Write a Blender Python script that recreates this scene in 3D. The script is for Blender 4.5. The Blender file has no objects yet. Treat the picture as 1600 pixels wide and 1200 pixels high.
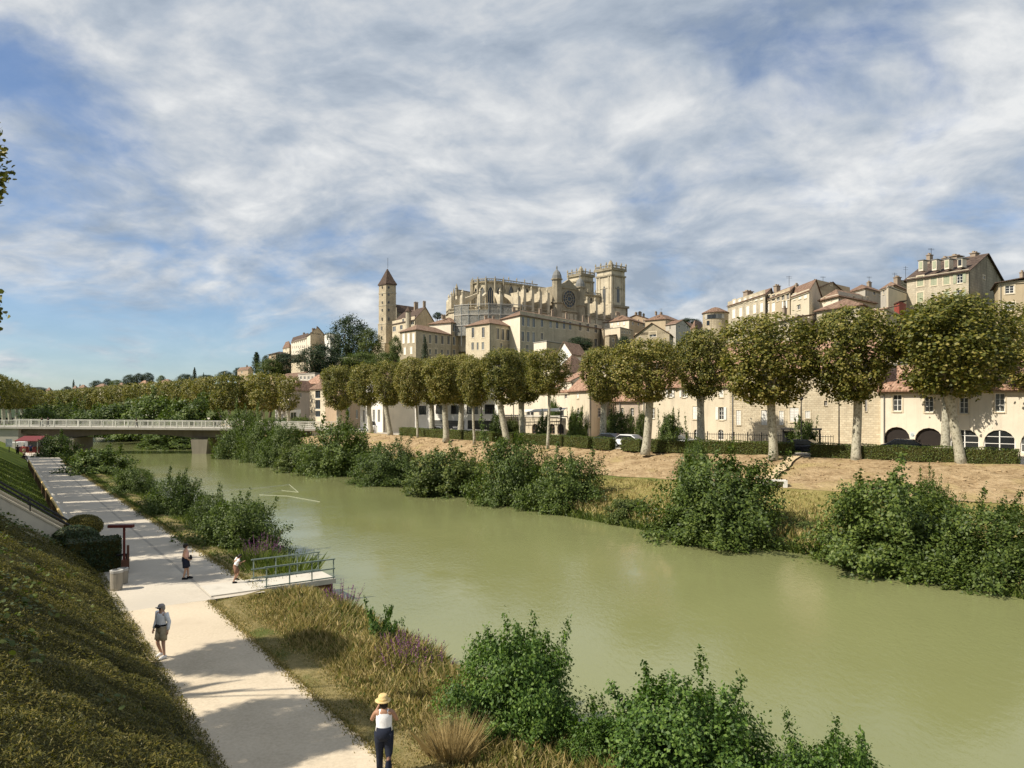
import bpy, math, random
import numpy as np
from mathutils import Vector, Matrix
rng = np.random.default_rng(7)
R = random.Random(11)
scene = bpy.context.scene
col = scene.collection

# ------------------------------------------------------------------ camera
F, HOR, EYE = 1150.0, 635.0, 8.5          # focal length and horizon of the 1600 px photograph, eye height over the water
cam_d = bpy.data.cameras.new('camera'); cam = bpy.data.objects.new('camera', cam_d); col.objects.link(cam)
cam.location = (0, 0, EYE); cam.rotation_euler = (math.radians(90), 0, 0)
cam_d.sensor_fit = 'HORIZONTAL'; cam_d.sensor_width = 36.0; cam_d.lens = F/1600*36.0
cam_d.shift_y = (HOR-600)/1600.0; cam_d.clip_start = 0.1; cam_d.clip_end = 12000
scene.camera = cam
# ------------------------------------------------------------------ light
SUN_H = Vector((-0.93, -0.36, 0)).normalized(); SUN_EL = math.radians(46)
sv = Vector((SUN_H.x*math.cos(SUN_EL), SUN_H.y*math.cos(SUN_EL), math.sin(SUN_EL)))
sun_d = bpy.data.lights.new('sun', 'SUN'); sun_d.energy = 4.6; sun_d.angle = math.radians(0.55); sun_d.color = (1.0, 0.92, 0.79)
sun = bpy.data.objects.new('sun', sun_d); col.objects.link(sun)
sun.rotation_euler = (-sv).to_track_quat('-Z', 'Y').to_euler(); sun.location = sv*100
world = bpy.data.worlds.new('World'); scene.world = world; world.use_nodes = True
scene.view_settings.view_transform = 'Standard'; scene.view_settings.look = 'None'
scene.view_settings.exposure = 0.55; scene.view_settings.gamma = 1.0

class NT:
    """small node-tree writer"""
    def __init__(s, tree): s.t = tree; tree.nodes.clear()
    def n(s, typ, **kw):
        nd = s.t.nodes.new(typ)
        for k, v in kw.items():
            if k.startswith('i_'):
                key = k[2:]; key = int(key) if key.isdigit() else key.replace('_', ' ')
                inp = nd.inputs[key]
                if hasattr(v, 'is_output') or isinstance(v, bpy.types.NodeSocket): s.t.links.new(v, inp)
                else: inp.default_value = v
            else: setattr(nd, k, v)
        return nd
    def link(s, a, b): s.t.links.new(a, b)
    def ramp(s, fac, stops, interp='LINEAR'):
        nd = s.t.nodes.new('ShaderNodeValToRGB'); nd.color_ramp.interpolation = interp
        el = nd.color_ramp.elements
        while len(el) < len(stops): el.new(0.5)
        for e, (p, c) in zip(el, stops):
            e.position = p; e.color = (*c, 1) if len(c) == 3 else c
        s.t.links.new(fac, nd.inputs[0]); return nd.outputs[0]
    def math(s, op, a, b=None, c=None, clamp=False):
        nd = s.t.nodes.new('ShaderNodeMath'); nd.operation = op; nd.use_clamp = clamp
        for i, v in enumerate((a, b, c)):
            if v is None: continue
            if isinstance(v, bpy.types.NodeSocket): s.t.links.new(v, nd.inputs[i])
            else: nd.inputs[i].default_value = v
        return nd.outputs[0]
    def mix(s, fac, a, b, mode='MIX'):
        nd = s.t.nodes.new('ShaderNodeMix'); nd.data_type = 'RGBA'; nd.blend_type = mode
        for i, v in ((0, fac), (6, a), (7, b)):
            if isinstance(v, bpy.types.NodeSocket): s.t.links.new(v, nd.inputs[i])
            else: nd.inputs[i].default_value = v if i == 0 else (*v, 1)
        return nd.outputs[2]
    def noise(s, vec, scale, detail=4, rough=0.55, dist=0.0):
        nd = s.t.nodes.new('ShaderNodeTexNoise'); nd.inputs['Scale'].default_value = scale
        nd.inputs['Detail'].default_value = detail; nd.inputs['Roughness'].default_value = rough; nd.inputs['Distortion'].default_value = dist
        if vec is not None: s.t.links.new(vec, nd.inputs['Vector'])
        return nd.outputs[0]

def build_world():
    w = NT(world.node_tree)
    sky = w.n('ShaderNodeTexSky', sky_type='NISHITA', sun_disc=False, sun_elevation=SUN_EL,
              sun_rotation=math.atan2(SUN_H.x, SUN_H.y), air_density=1.0, dust_density=0.35, ozone_density=1.3)
    tc = w.n('ShaderNodeTexCoord')
    sep = w.n('ShaderNodeSeparateXYZ', i_0=tc.outputs['Generated'])
    zz = w.math('ADD', w.math('MAXIMUM', sep.outputs[2], 0.0), 0.34)
    u = w.math('DIVIDE', sep.outputs[0], zz); v = w.math('DIVIDE', sep.outputs[1], zz)
    comb = w.n('ShaderNodeCombineXYZ', i_0=u, i_1=v, i_2=0.0)
    mp = w.n('ShaderNodeMapping', i_0=comb.outputs[0]); mp.inputs['Rotation'].default_value = (0, 0, math.radians(24)); mp.inputs['Scale'].default_value = (1.75, 2.1, 1); mp.inputs['Location'].default_value = (3.1, 1.7, 0.4)
    warp = w.n('ShaderNodeTexNoise', i_0=mp.outputs[0]); warp.inputs['Scale'].default_value = 0.9; warp.inputs['Detail'].default_value = 3
    wv = w.n('ShaderNodeVectorMath', operation='MULTIPLY_ADD', i_0=warp.outputs[1], i_1=(0.55, 0.55, 0), i_2=mp.outputs[0])
    big = w.noise(wv.outputs[0], 0.75, 5, 0.55)
    det = w.noise(wv.outputs[0], 2.9, 9, 0.58, 0.0)
    dens = w.math('MULTIPLY_ADD', det, 0.50, w.math('MULTIPLY', big, 0.70))
    # the cloud deck thins out towards the horizon, most of all up the valley
    thin = w.n('ShaderNodeMapRange', i_0=sep.outputs[2], i_1=0.0, i_2=0.20, i_3=-0.15, i_4=0.015); thin.interpolation_type = 'SMOOTHSTEP'
    east = w.n('ShaderNodeMapRange', i_0=sep.outputs[0], i_1=-0.55, i_2=0.25, i_3=-0.025, i_4=0.055)
    dens = w.math('ADD', dens, w.math('ADD', thin.outputs[0], east.outputs[0]))
    cov = w.n('ShaderNodeMapRange', i_0=dens, i_1=0.44, i_2=0.66, i_3=0.17, i_4=0.95); cov.interpolation_type = 'SMOOTHSTEP'
    shade = w.math('ADD', w.math('MULTIPLY', w.noise(wv.outputs[0], 1.5, 8, 0.6, 0.1), 0.6), w.math('MULTIPLY', w.noise(wv.outputs[0], 4.6, 8, 0.58, 0.0), 0.4))
    ccol = w.ramp(shade, [(0.38, (2.35, 2.8, 3.4)), (0.47, (3.3, 3.7, 4.2)), (0.55, (4.5, 4.7, 4.9)), (0.64, (5.9, 5.95, 5.9))])
    low = w.n('ShaderNodeMapRange', i_0=sep.outputs[2], i_1=0.0, i_2=0.35, i_3=1.0, i_4=0.0)
    blue = w.mix(1.0, sky.outputs[0], (0.60, 0.70, 0.84), 'MULTIPLY')
    res = w.mix(cov.outputs[0], blue, ccol)
    bg = w.n('ShaderNodeBackground', i_0=res, i_1=0.1)
    out = w.n('ShaderNodeOutputWorld', i_0=bg.outputs[0])
build_world()

# ------------------------------------------------------------------ positions
U = Vector((-0.5735, 0.8192)); V = Vector((0.8192, 0.5735))     # along the river, across the river
def ST(s, t, z=0.0): return Vector((U.x*s+V.x*t, U.y*s+V.y*t, z))
def toST(x, y): return (U.x*x+U.y*y, V.x*x+V.y*y)
def P(px, py, d): return Vector(((px-800)/F*d, d, EYE+(HOR-py)/F*d))
def XY(px, d): return Vector(((px-800)/F*d, d))
def G(px, py, z):
    d = F*(EYE-z)/(py-HOR); return Vector(((px-800)/F*d, d, z))
def ZY(py, d): return EYE+(HOR-py)/F*d
WATER, PATH, STREET, DECK = 0.0, 0.9, 4.0, 4.7
def tW(s): return float(np.interp(s, [-60, 14, 25, 37, 83, 115, 135, 175, 300], [35, 37.6, 38.4, 36.8, 35.6, 33.5, 33, 37, 40]))
def tT(s): return float(np.interp(s, [-60, 20, 35, 50, 88, 122, 175, 300], [62, 53.5, 49.3, 45.5, 43, 41, 44, 46]))
def tH(s): return float(np.interp(s, [-60, 0, 21, 37, 53, 70, 88, 122, 170, 300, 700], [92, 72, 65.5, 60, 54.5, 52, 51, 52, 53, 53, 53]))
def zLS(s): return float(np.interp(s, [-50, 40, 140, 300], [6.9, 6.9, 5.2, 5.0]))       # left street level
def smooth(x): x = max(0.0, min(1.0, x)); return x*x*(3-2*x)
def hill(x, y):
    s, t = toST(x, y); q = t-tH(s)
    top = float(np.interp(s, [-100, 0, 100, 200, 290, 340, 400, 500, 700], [16, 18, 20, 29, 36, 33, 22, 15, 14]))
    k = float(np.interp(s, [0, 250, 285, 400], [.26, .29, .44, .40]))
    z = STREET+max(0.0, min(top-STREET, (q-26)*k))
    return z

# ------------------------------------------------------------------ mesh helpers
def link(o, parent=None):
    col.objects.link(o)
    if parent is not None: o.parent = parent
    return o
def mesh_obj(name, verts, faces, mat=None, parent=None, smooth_=False, mats=None, fm=None):
    me = bpy.data.meshes.new(name)
    off = Vector(parent['_o']) if (parent is not None and '_o' in parent) else None
    if off is not None: verts = [(v[0]-off.x, v[1]-off.y, v[2]-off.z) for v in verts]
    me.from_pydata([tuple(v) for v in verts], [], faces)
    for m in ([mat] if mats is None else mats): me.materials.append(m)
    if fm is not None: me.polygons.foreach_set('material_index', fm)
    if smooth_: me.polygons.foreach_set('use_smooth', [True]*len(me.polygons))
    me.update()
    o = bpy.data.objects.new(name, me)
    if parent is not None and '_o' in parent and parent.type == 'MESH': o['_o'] = parent['_o']
    link(o, parent)
    if off is not None: o['_o'] = tuple(off)
    return o
def thing(name, label, cat, loc=(0, 0, 0), group=None, rz=0.0, world=True):
    o = bpy.data.objects.new(name, None); o.location = loc; o.rotation_euler = (0, 0, rz); o.empty_display_size = 0.3
    col.objects.link(o); tag(o, label, cat, group)
    if world: o['_o'] = tuple(loc)          # parts are given in world coordinates
    return o
def tag(o, label=None, cat=None, group=None, kind=None):
    if label: o['label'] = label
    if cat: o['category'] = cat
    if group: o['group'] = group
    if kind: o['kind'] = kind
    return o
class MB:
    def __init__(s): s.v = []; s.f = []
    def add(s, vs, fs):
        b = len(s.v); s.v += [tuple(v) for v in vs]; s.f += [tuple(i+b for i in f) for f in fs]
    def box(s, c, size, rz=0.0):
        ca, sa = math.cos(rz), math.sin(rz); vs = []
        for dx in (-.5, .5):
            for dy in (-.5, .5):
                for dz in (-.5, .5):
                    x, y = dx*size[0], dy*size[1]
                    vs.append((c[0]+x*ca-y*sa, c[1]+x*sa+y*ca, c[2]+dz*size[2]))
        s.add(vs, [(0, 1, 3, 2), (4, 6, 7, 5), (0, 4, 5, 1), (2, 3, 7, 6), (0, 2, 6, 4), (1, 5, 7, 3)])
    def bar(s, a, b, w, h=None):
        a, b = Vector(a), Vector(b); h = h or w; d = (b-a)
        if d.length < 1e-6: return
        d.normalize(); up = Vector((0, 0, 1)) if abs(d.z) < .95 else Vector((1, 0, 0))
        x = d.cross(up).normalized()*w/2; y = x.cross(d).normalized()*h/2
        vs = [p+i*x+j*y for p in (a, b) for i, j in ((-1, -1), (1, -1), (1, 1), (-1, 1))]
        s.add(vs, [(3, 2, 1, 0), (4, 5, 6, 7), (0, 1, 5, 4), (1, 2, 6, 5), (2, 3, 7, 6), (3, 0, 4, 7)])
    def tube(s, pts, radii, n=8, cap=True):
        pts = [Vector(p) for p in pts]; rings = []
        for i, p in enumerate(pts):
            d = (pts[min(i+1, len(pts)-1)]-pts[max(i-1, 0)]).normalized()
            up = Vector((0, 0, 1)) if abs(d.z) < .9 else Vector((1, 0, 0))
            x = d.cross(up).normalized(); y = x.cross(d)
            r = radii[i] if hasattr(radii, '__len__') else radii
            rx, ry = r if hasattr(r, '__len__') else (r, r)
            rings.append([p+x*rx*math.cos(a)+y*ry*math.sin(a) for a in (2*math.pi*k/n for k in range(n))])
        s.loft(rings, cap)
    def loft(s, rings, cap=True):
        n = len(rings[0]); b = len(s.v)
        for r in rings: s.v += [tuple(q) for q in r]
        for i in range(len(rings)-1):
            for k in range(n):
                k2 = (k+1) % n
                s.f.append((b+i*n+k, b+i*n+k2, b+(i+1)*n+k2, b+(i+1)*n+k))
        if cap:
            s.f.append(tuple(b+k for k in reversed(range(n)))); s.f.append(tuple(b+(len(rings)-1)*n+k for k in range(n)))
    def ell(s, rings, n=12, cap=True):          # rings of (x, y, z, rx, ry)
        s.loft([[(x+rx*math.cos(2*math.pi*k/n), y+ry*math.sin(2*math.pi*k/n), z) for k in range(n)] for x, y, z, rx, ry in rings], cap)
    def prism(s, poly, z0, z1):
        n = len(poly); b = len(s.v)
        s.v += [(p[0], p[1], z0) for p in poly]+[(p[0], p[1], z1) for p in poly]
        s.f += [(b+i, b+(i+1) % n, b+n+(i+1) % n, b+n+i) for i in range(n)]
        s.f += [tuple(b+i for i in reversed(range(n))), tuple(b+n+i for i in range(n))]
    def obj(s, name, mat, parent=None, sm=False): return mesh_obj(name, s.v, s.f, mat, parent, sm)
def np_mesh(name, verts, k, mat):
    """mesh of N faces with k own vertices each; verts (N*k,3)"""
    me = bpy.data.meshes.new(name); n = len(verts)//k
    me.vertices.add(n*k); me.vertices.foreach_set('co', np.asarray(verts, np.float32).ravel())
    me.loops.add(n*k); me.loops.foreach_set('vertex_index', np.arange(n*k, dtype=np.int32))
    me.polygons.add(n); me.polygons.foreach_set('loop_start', np.arange(0, n*k, k, dtype=np.int32))
    me.materials.append(mat); me.update(calc_edges=True); return me
LEAF4 = np.array([(0, -.5, 0), (.3, -.02, .07), (0, .5, 0), (-.3, -.02, .07)])
LEAF5 = np.array([(0, -.5, 0), (.48, -.22, .08), (.36, .28, .02), (0, .55, -.06), (-.36, .28, .02), (-.48, -.22, .08)])
BLADE = np.array([(-.06, 0, 0), (.06, 0, 0), (.025, .6, .0), (0, 1.0, .0)])
def unit(a): return a/np.maximum(np.linalg.norm(a, axis=1, keepdims=True), 1e-9)
def leaf_verts(C, N, size, tmpl, up=None, g=rng):
    n = len(C); N = unit(N)
    if up is None: up = g.normal(size=(n, 3))
    T = unit(np.cross(up, N)); B = np.cross(N, T)
    size = np.broadcast_to(np.asarray(size, float), (n,))[:, None, None]
    t = tmpl[None]
    v = C[:, None, :]+size*(t[:, :, 0:1]*T[:, None, :]+t[:, :, 1:2]*B[:, None, :]+t[:, :, 2:3]*N[:, None, :])
    return v.reshape(-1, 3)
def copy_tree(o, parent=None):
    c = o.copy(); col.objects.link(c); c.parent = parent
    for ch in o.children: copy_tree(ch, c)
    return c

# ------------------------------------------------------------------ materials
M = {}
def new_mat(name):
    m = bpy.data.materials.new(name); m.use_nodes = True; M[name] = m; return m, NT(m.node_tree)
def finish(w, colr, rough=0.8, bump=None, bstr=0.3, bdist=0.05, spec=0.3, metal=0.0, extra=None):
    b = w.n('ShaderNodeBsdfPrincipled')
    for k, v in (('Base Color', colr), ('Roughness', rough)):
        if isinstance(v, bpy.types.NodeSocket): w.link(v, b.inputs[k])
        else: b.inputs[k].default_value = (*v, 1) if k == 'Base Color' else v
    b.inputs['Specular IOR Level'].default_value = spec; b.inputs['Metallic'].default_value = metal
    if bump is not None:
        bp = w.n('ShaderNodeBump', i_Strength=bstr, i_Distance=bdist, i_Height=bump); w.link(bp.outputs[0], b.inputs['Normal'])
    w.n('ShaderNodeOutputMaterial', i_0=b.outputs[0]); return b
def pos(w): return w.n('ShaderNodeNewGeometry').outputs['Position']
def objc(w): return w.n('ShaderNodeTexCoord').outputs['Object']
def plain(name, c, rough=0.7, var=0.12, scale=3.0, metal=0.0, spec=0.3, bump=0.0):
    m, w = new_mat(name); p = objc(w)
    n = w.noise(p, scale, 5, 0.6)
    lo = tuple(x*(1-var) for x in c); hi = tuple(min(1, x*(1+var)) for x in c)
    finish(w, w.ramp(n, [(0.3, lo), (0.7, hi)]), rough, n if bump else None, bump, 0.03, spec, metal); return m
def masonry(name, c1, c2, c3, bw, bh, mortar=0.02, stain=0.35, bstr=0.5, dirt=(0.10, 0.085, 0.065)):
    """coursed stone on a vertical wall: brick pattern along the wall by world position"""
    m, w = new_mat(name); g = w.n('ShaderNodeNewGeometry')
    s = w.n('ShaderNodeSeparateXYZ', i_0=g.outputs['Position']); nn = w.n('ShaderNodeSeparateXYZ', i_0=g.outputs['Normal'])
    u = w.math('SUBTRACT', w.math('MULTIPLY', s.outputs[1], nn.outputs[0]), w.math('MULTIPLY', s.outputs[0], nn.outputs[1]))
    c = w.n('ShaderNodeCombineXYZ', i_0=u, i_1=s.outputs[2], i_2=0.0)
    wob = w.n('ShaderNodeTexNoise', i_0=c.outputs[0]); wob.inputs['Scale'].default_value = 0.9
    cv = w.n('ShaderNodeVectorMath', operation='MULTIPLY_ADD', i_0=wob.outputs[1], i_1=(bh*.5, bh*.5, 0), i_2=c.outputs[0])
    b = w.n('ShaderNodeTexBrick', i_0=cv.outputs[0]); b.inputs['Scale'].default_value = 1.0; b.inputs['Brick Width'].default_value = bw; b.inputs['Row Height'].default_value = bh
    b.inputs['Mortar Size'].default_value = mortar; b.inputs['Color1'].default_value = (*c1, 1); b.inputs['Color2'].default_value = (*c2, 1); b.inputs['Mortar'].default_value = (*c3, 1); b.inputs['Bias'].default_value = 0.0
    p = g.outputs['Position']
    n1 = w.noise(p, 0.35, 6, 0.6); n2 = w.noise(p, 3.0, 5, 0.6)
    st = w.n('ShaderNodeMapping', i_0=p); st.inputs['Scale'].default_value = (1.2, 1.2, 0.12)
    n3 = w.noise(st.outputs[0], 0.9, 5, 0.65)
    cc = w.mix(w.math('MULTIPLY', w.ramp(n2, [(0.35, (0, 0, 0)), (0.7, (1, 1, 1))]), 0.28), b.outputs[0], tuple(x*0.72 for x in c1))
    cc = w.mix(w.math('MULTIPLY', w.ramp(n1, [(0.42, (0, 0, 0)), (0.62, (1, 1, 1))]), stain), cc, tuple(x*0.6 for x in c2))
    cc = w.mix(w.math('MULTIPLY', w.ramp(n3, [(0.52, (0, 0, 0)), (0.72, (1, 1, 1))]), stain), cc, dirt)
    h = w.math('MULTIPLY_ADD', b.outputs['Fac'], -0.6, n2)
    finish(w, cc, 0.9, h, bstr, 0.04, 0.15); return m
def render_wall(name, c, stain=0.25, dirt=(0.16, 0.13, 0.10), rough=0.9):
    m, w = new_mat(name); p = pos(w)
    n1 = w.noise(p, 0.5, 6, 0.6); n2 = w.noise(p, 6.0, 4, 0.6)
    st = w.n('ShaderNodeMapping', i_0=p); st.inputs['Scale'].default_value = (1.5, 1.5, 0.13)
    n3 = w.noise(st.outputs[0], 1.0, 5, 0.65)
    cc = w.ramp(n1, [(0.3, tuple(x*.84 for x in c)), (0.7, c)])
    cc = w.mix(w.math('MULTIPLY', w.ramp(n3, [(0.5, (0, 0, 0)), (0.75, (1, 1, 1))]), stain), cc, dirt)
    finish(w, cc, rough, n2, 0.15, 0.02, 0.15); return m
def roof_mat(name, cs, ridge=0.28):
    """canal tiles: rows and courses in relief along the slope, each with its own tone"""
    m, w = new_mat(name); g = w.n('ShaderNodeNewGeometry'); p = g.outputs['Position']
    s = w.n('ShaderNodeSeparateXYZ', i_0=p); nn = w.n('ShaderNodeSeparateXYZ', i_0=g.outputs['True Normal'])
    l = w.math('MAXIMUM', w.math('SQRT', w.math('ADD', w.math('POWER', nn.outputs[0], 2.0), w.math('POWER', nn.outputs[1], 2.0))), 0.02)
    u = w.math('DIVIDE', w.math('SUBTRACT', w.math('MULTIPLY', s.outputs[1], nn.outputs[0]), w.math('MULTIPLY', s.outputs[0], nn.outputs[1])), l)
    c = w.n('ShaderNodeCombineXYZ', i_0=w.math('DIVIDE', u, ridge), i_1=w.math('DIVIDE', s.outputs[2], 0.2), i_2=0.0)
    fl = w.n('ShaderNodeVectorMath', operation='FLOOR', i_0=c.outputs[0])
    wn = w.n('ShaderNodeTexWhiteNoise', i_0=fl.outputs[0])
    n1 = w.noise(p, 0.6, 6, 0.65); n2 = w.noise(p, 4.0, 4, 0.6)
    cc = w.ramp(w.math('MULTIPLY_ADD', wn.outputs[0], 0.45, w.math('MULTIPLY', n1, 0.62)), [(0.2, cs[0]), (0.5, cs[1]), (0.8, cs[2])])
    cc = w.mix(w.math('MULTIPLY', w.ramp(n2, [(0.55, (0, 0, 0)), (0.75, (1, 1, 1))]), 0.45), cc, (0.11, 0.10, 0.075))
    h = w.math('ABSOLUTE', w.math('SINE', w.math('MULTIPLY', u, math.pi/ridge)))
    finish(w, cc, 0.88, h, 0.8, 0.08, 0.2); return m
def leaf_mat(name, stops, trans=0.3, rough=0.55, tcol=None):
    m, w = new_mat(name); g = w.n('ShaderNodeNewGeometry')
    oi = w.n('ShaderNodeObjectInfo')
    big = w.noise(objc(w), 0.9, 3, 0.6)
    r = w.math('ADD', w.math('MULTIPLY', g.outputs['Random Per Island'], 0.62), w.math('MULTIPLY', big, 0.42))
    r = w.math('ADD', r, w.math('MULTIPLY_ADD', oi.outputs['Random'], 0.16, -0.10))
    cc = w.ramp(r, stops)
    b = w.n('ShaderNodeBsdfPrincipled', i_Base_Color=cc, i_Roughness=rough); b.inputs['Specular IOR Level'].default_value = 0.35
    tr = w.n('ShaderNodeBsdfTranslucent', i_0=w.mix(1.0, cc, tcol or (1.2, 1.35, 0.6), 'MULTIPLY'))
    mx = w.n('ShaderNodeMixShader', i_0=trans, i_1=b.outputs[0], i_2=tr.outputs[0])
    w.n('ShaderNodeOutputMaterial', i_0=mx.outputs[0]); return m
def ground_mat(name, stops, scale, bstr=0.6, bdist=0.15, fine=9.0, patch=None, rough=0.95):
    m, w = new_mat(name); p = pos(w)
    a = w.noise(p, scale, 7, 0.62); b = w.noise(p, fine, 5, 0.65)
    f = w.math('ADD', w.math('MULTIPLY', a, 0.55), w.math('MULTIPLY', b, 0.45))
    cc = w.ramp(f, stops)
    if patch:
        n = w.noise(p, patch[1], 4, 0.55); cc = w.mix(w.ramp(n, [(patch[2], (0, 0, 0)), (patch[2]+0.14, (1, 1, 1))]), cc, patch[0])
    finish(w, cc, rough, f, bstr, bdist, 0.1); return m

masonry('limestone', (0.53, 0.465, 0.345), (0.45, 0.39, 0.285), (0.36, 0.31, 0.225), 0.75, 0.36, 0.02, 0.42)
masonry('church_stone', (0.62, 0.545, 0.40), (0.54, 0.47, 0.34), (0.42, 0.365, 0.27), 1.1, 0.55, 0.02, 0.5)
masonry('weathered_stone', (0.42, 0.365, 0.26), (0.34, 0.295, 0.21), (0.24, 0.21, 0.155), 1.0, 0.5, 0.03, 0.6)
masonry('rubble_stone', (0.43, 0.36, 0.245), (0.33, 0.275, 0.185), (0.42, 0.36, 0.26), 0.5, 0.26, 0.035, 0.30)
masonry('ashlar_pale', (0.70, 0.61, 0.44), (0.55, 0.46, 0.32), (0.52, 0.44, 0.31), 0.46, 0.23, 0.022, 0.25, 0.6)
masonry('tower_stone', (0.55, 0.465, 0.325), (0.45, 0.375, 0.26), (0.33, 0.265, 0.17), 0.9, 0.42, 0.03, 0.45)
render_wall('cream', (0.65, 0.565, 0.42)); render_wall('pale_render', (0.74, 0.66, 0.52)); render_wall('white_render', (0.80, 0.77, 0.70), 0.12)
render_wall('beige', (0.50, 0.405, 0.27), 0.3); render_wall('ochre', (0.44, 0.33, 0.22), 0.3); render_wall('grey_render', (0.48, 0.44, 0.37), 0.3)
render_wall('pink_render', (0.52, 0.42, 0.33), 0.25); render_wall('concrete', (0.46, 0.43, 0.37), 0.4); render_wall('pale_concrete', (0.56, 0.52, 0.44), 0.3)
roof_mat('tile_roof', [(0.11, 0.068, 0.046), (0.20, 0.125, 0.085), (0.29, 0.20, 0.14)])
roof_mat('tile_near', [(0.17, 0.092, 0.06), (0.31, 0.18, 0.12), (0.44, 0.29, 0.20)], 0.3)
roof_mat('tile_brown', [(0.10, 0.06, 0.04), (0.18, 0.11, 0.075), (0.27, 0.18, 0.125)])
roof_mat('slate_roof', [(0.045, 0.032, 0.026), (0.08, 0.055, 0.042), (0.12, 0.085, 0.065)], 0.35)
plain('trim', (0.62, 0.53, 0.38), 0.85); plain('white_paint', (0.78, 0.76, 0.70), 0.55, 0.06); plain('shutter_green', (0.35, 0.37, 0.25), 0.6)
plain('shutter_blue', (0.42, 0.50, 0.50), 0.6); plain('shutter_white', (0.74, 0.72, 0.66), 0.6, 0.05); plain('frame_grey', (0.42, 0.40, 0.36), 0.6)
plain('dark_wood', (0.13, 0.085, 0.05), 0.75, 0.3); plain('orange_wood', (0.46, 0.22, 0.09), 0.7, 0.25, 6); plain('rail_wood', (0.62, 0.44, 0.17), 0.7, 0.25, 6)
plain('iron', (0.028, 0.027, 0.027), 0.5, 0.2); plain('lead', (0.16, 0.16, 0.15), 0.6); plain('steel', (0.36, 0.38, 0.37), 0.42, 0.12, 4, 0.7); plain('rail_green', (0.20, 0.25, 0.22), 0.5, 0.1, 4, 0.2)
plain('bridge_paint', (0.62, 0.60, 0.52), 0.6); plain('sign_red', (0.11, 0.022, 0.016), 0.55); plain('red_cloth', (0.13, 0.022, 0.024), 0.8); plain('rust', (0.12, 0.055, 0.035), 0.8, 0.3, 5)
plain('tyre', (0.02, 0.02, 0.02), 0.85); plain('car_white', (0.75, 0.75, 0.73), 0.25, 0.02, 1, 0, 0.5); plain('car_dark', (0.02, 0.022, 0.028), 0.2, 0.05, 1, 0, 0.6); plain('car_grey', (0.30, 0.31, 0.32), 0.25, 0.05, 1, 0.4, 0.5)
plain('balcony_blue', (0.10, 0.15, 0.20), 0.4); plain('sign_white', (0.8, 0.8, 0.78), 0.5, 0.03); plain('awning', (0.72, 0.67, 0.57), 0.8, 0.08)
def net_mat():
    m, w = new_mat('netting'); p = pos(w); n = w.noise(p, 1.2, 5, .6); fine = w.noise(p, 7.0, 3, .6)
    b = w.n('ShaderNodeBsdfPrincipled', i_Roughness=0.9, i_Base_Color=w.ramp(n, [(0.3, (0.16, 0.16, 0.14)), (0.7, (0.36, 0.35, 0.31))]))
    tr = w.n('ShaderNodeBsdfTransparent'); mx = w.n('ShaderNodeMixShader', i_0=w.ramp(fine, [(0.42, (0.1, 0.1, 0.1)), (0.6, (0.75, 0.75, 0.75))]), i_1=b.outputs[0], i_2=tr.outputs[0])
    w.n('ShaderNodeOutputMaterial', i_0=mx.outputs[0])
net_mat()
def glass_mat():
    m, w = new_mat('glass'); oi = w.n('ShaderNodeObjectInfo')
    cc = w.ramp(oi.outputs['Random'], [(0.0, (0.012, 0.013, 0.014)), (0.6, (0.04, 0.042, 0.042)), (1.0, (0.13, 0.13, 0.12))])
    finish(w, cc, 0.12, spec=0.5)
glass_mat()
def bark():
    m, w = new_mat('plane_bark'); p = objc(w)
    vor = w.n('ShaderNodeTexVoronoi', i_0=p); vor.inputs['Scale'].default_value = 5.0
    n = w.noise(p, 2.6, 6, 0.65, 0.4)
    f = w.math('ADD', w.math('MULTIPLY', vor.outputs[0], 0.35), w.math('MULTIPLY', n, 0.75))
    finish(w, w.ramp(f, [(0.32, (0.13, 0.118, 0.080)), (0.46, (0.28, 0.26, 0.19)), (0.60, (0.46, 0.43, 0.33)), (0.8, (0.17, 0.16, 0.10))]), 0.85, n, 0.5, 0.04, 0.2)
    m, w = new_mat('brown_bark'); p = objc(w); n = w.noise(p, 4, 6, 0.65)
    finish(w, w.ramp(n, [(0.3, (0.05, 0.035, 0.022)), (0.7, (0.16, 0.12, 0.08))]), 0.9, n, 0.6, 0.03, 0.1)
bark()
leaf_mat('plane_leaf', [(0.12, (0.042, 0.054, 0.010)), (0.40, (0.120, 0.126, 0.020)), (0.64, (0.21, 0.185, 0.036)), (0.90, (0.36, 0.285, 0.095))], 0.30)
leaf_mat('bush_leaf', [(0.15, (0.028, 0.048, 0.008)), (0.5, (0.070, 0.108, 0.017)), (0.85, (0.145, 0.185, 0.034))], 0.28)
leaf_mat('bush_leaf_near', [(0.15, (0.022, 0.050, 0.008)), (0.5, (0.060, 0.120, 0.017)), (0.85, (0.15, 0.23, 0.040))], 0.3)
leaf_mat('dark_leaf', [(0.15, (0.010, 0.024, 0.008)), (0.5, (0.024, 0.046, 0.014)), (0.85, (0.055, 0.080, 0.024))], 0.15)
leaf_mat('light_leaf', [(0.15, (0.035, 0.058, 0.012)), (0.5, (0.085, 0.115, 0.022)), (0.85, (0.16, 0.18, 0.04))], 0.28)
leaf_mat('hedge_leaf', [(0.15, (0.035, 0.052, 0.008)), (0.5, (0.085, 0.112, 0.017)), (0.85, (0.15, 0.175, 0.032))], 0.25)
leaf_mat('cover_leaf', [(0.15, (0.035, 0.040, 0.007)), (0.45, (0.100, 0.095, 0.014)), (0.7, (0.175, 0.145, 0.024)), (0.9, (0.27, 0.205, 0.05))], 0.3)
leaf_mat('dry_grass', [(0.1, (0.10, 0.108, 0.024)), (0.4, (0.24, 0.21, 0.062)), (0.7, (0.44, 0.345, 0.15)), (0.95, (0.64, 0.51, 0.27))], 0.3, tcol=(1.1, 1.1, 0.8))
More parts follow.
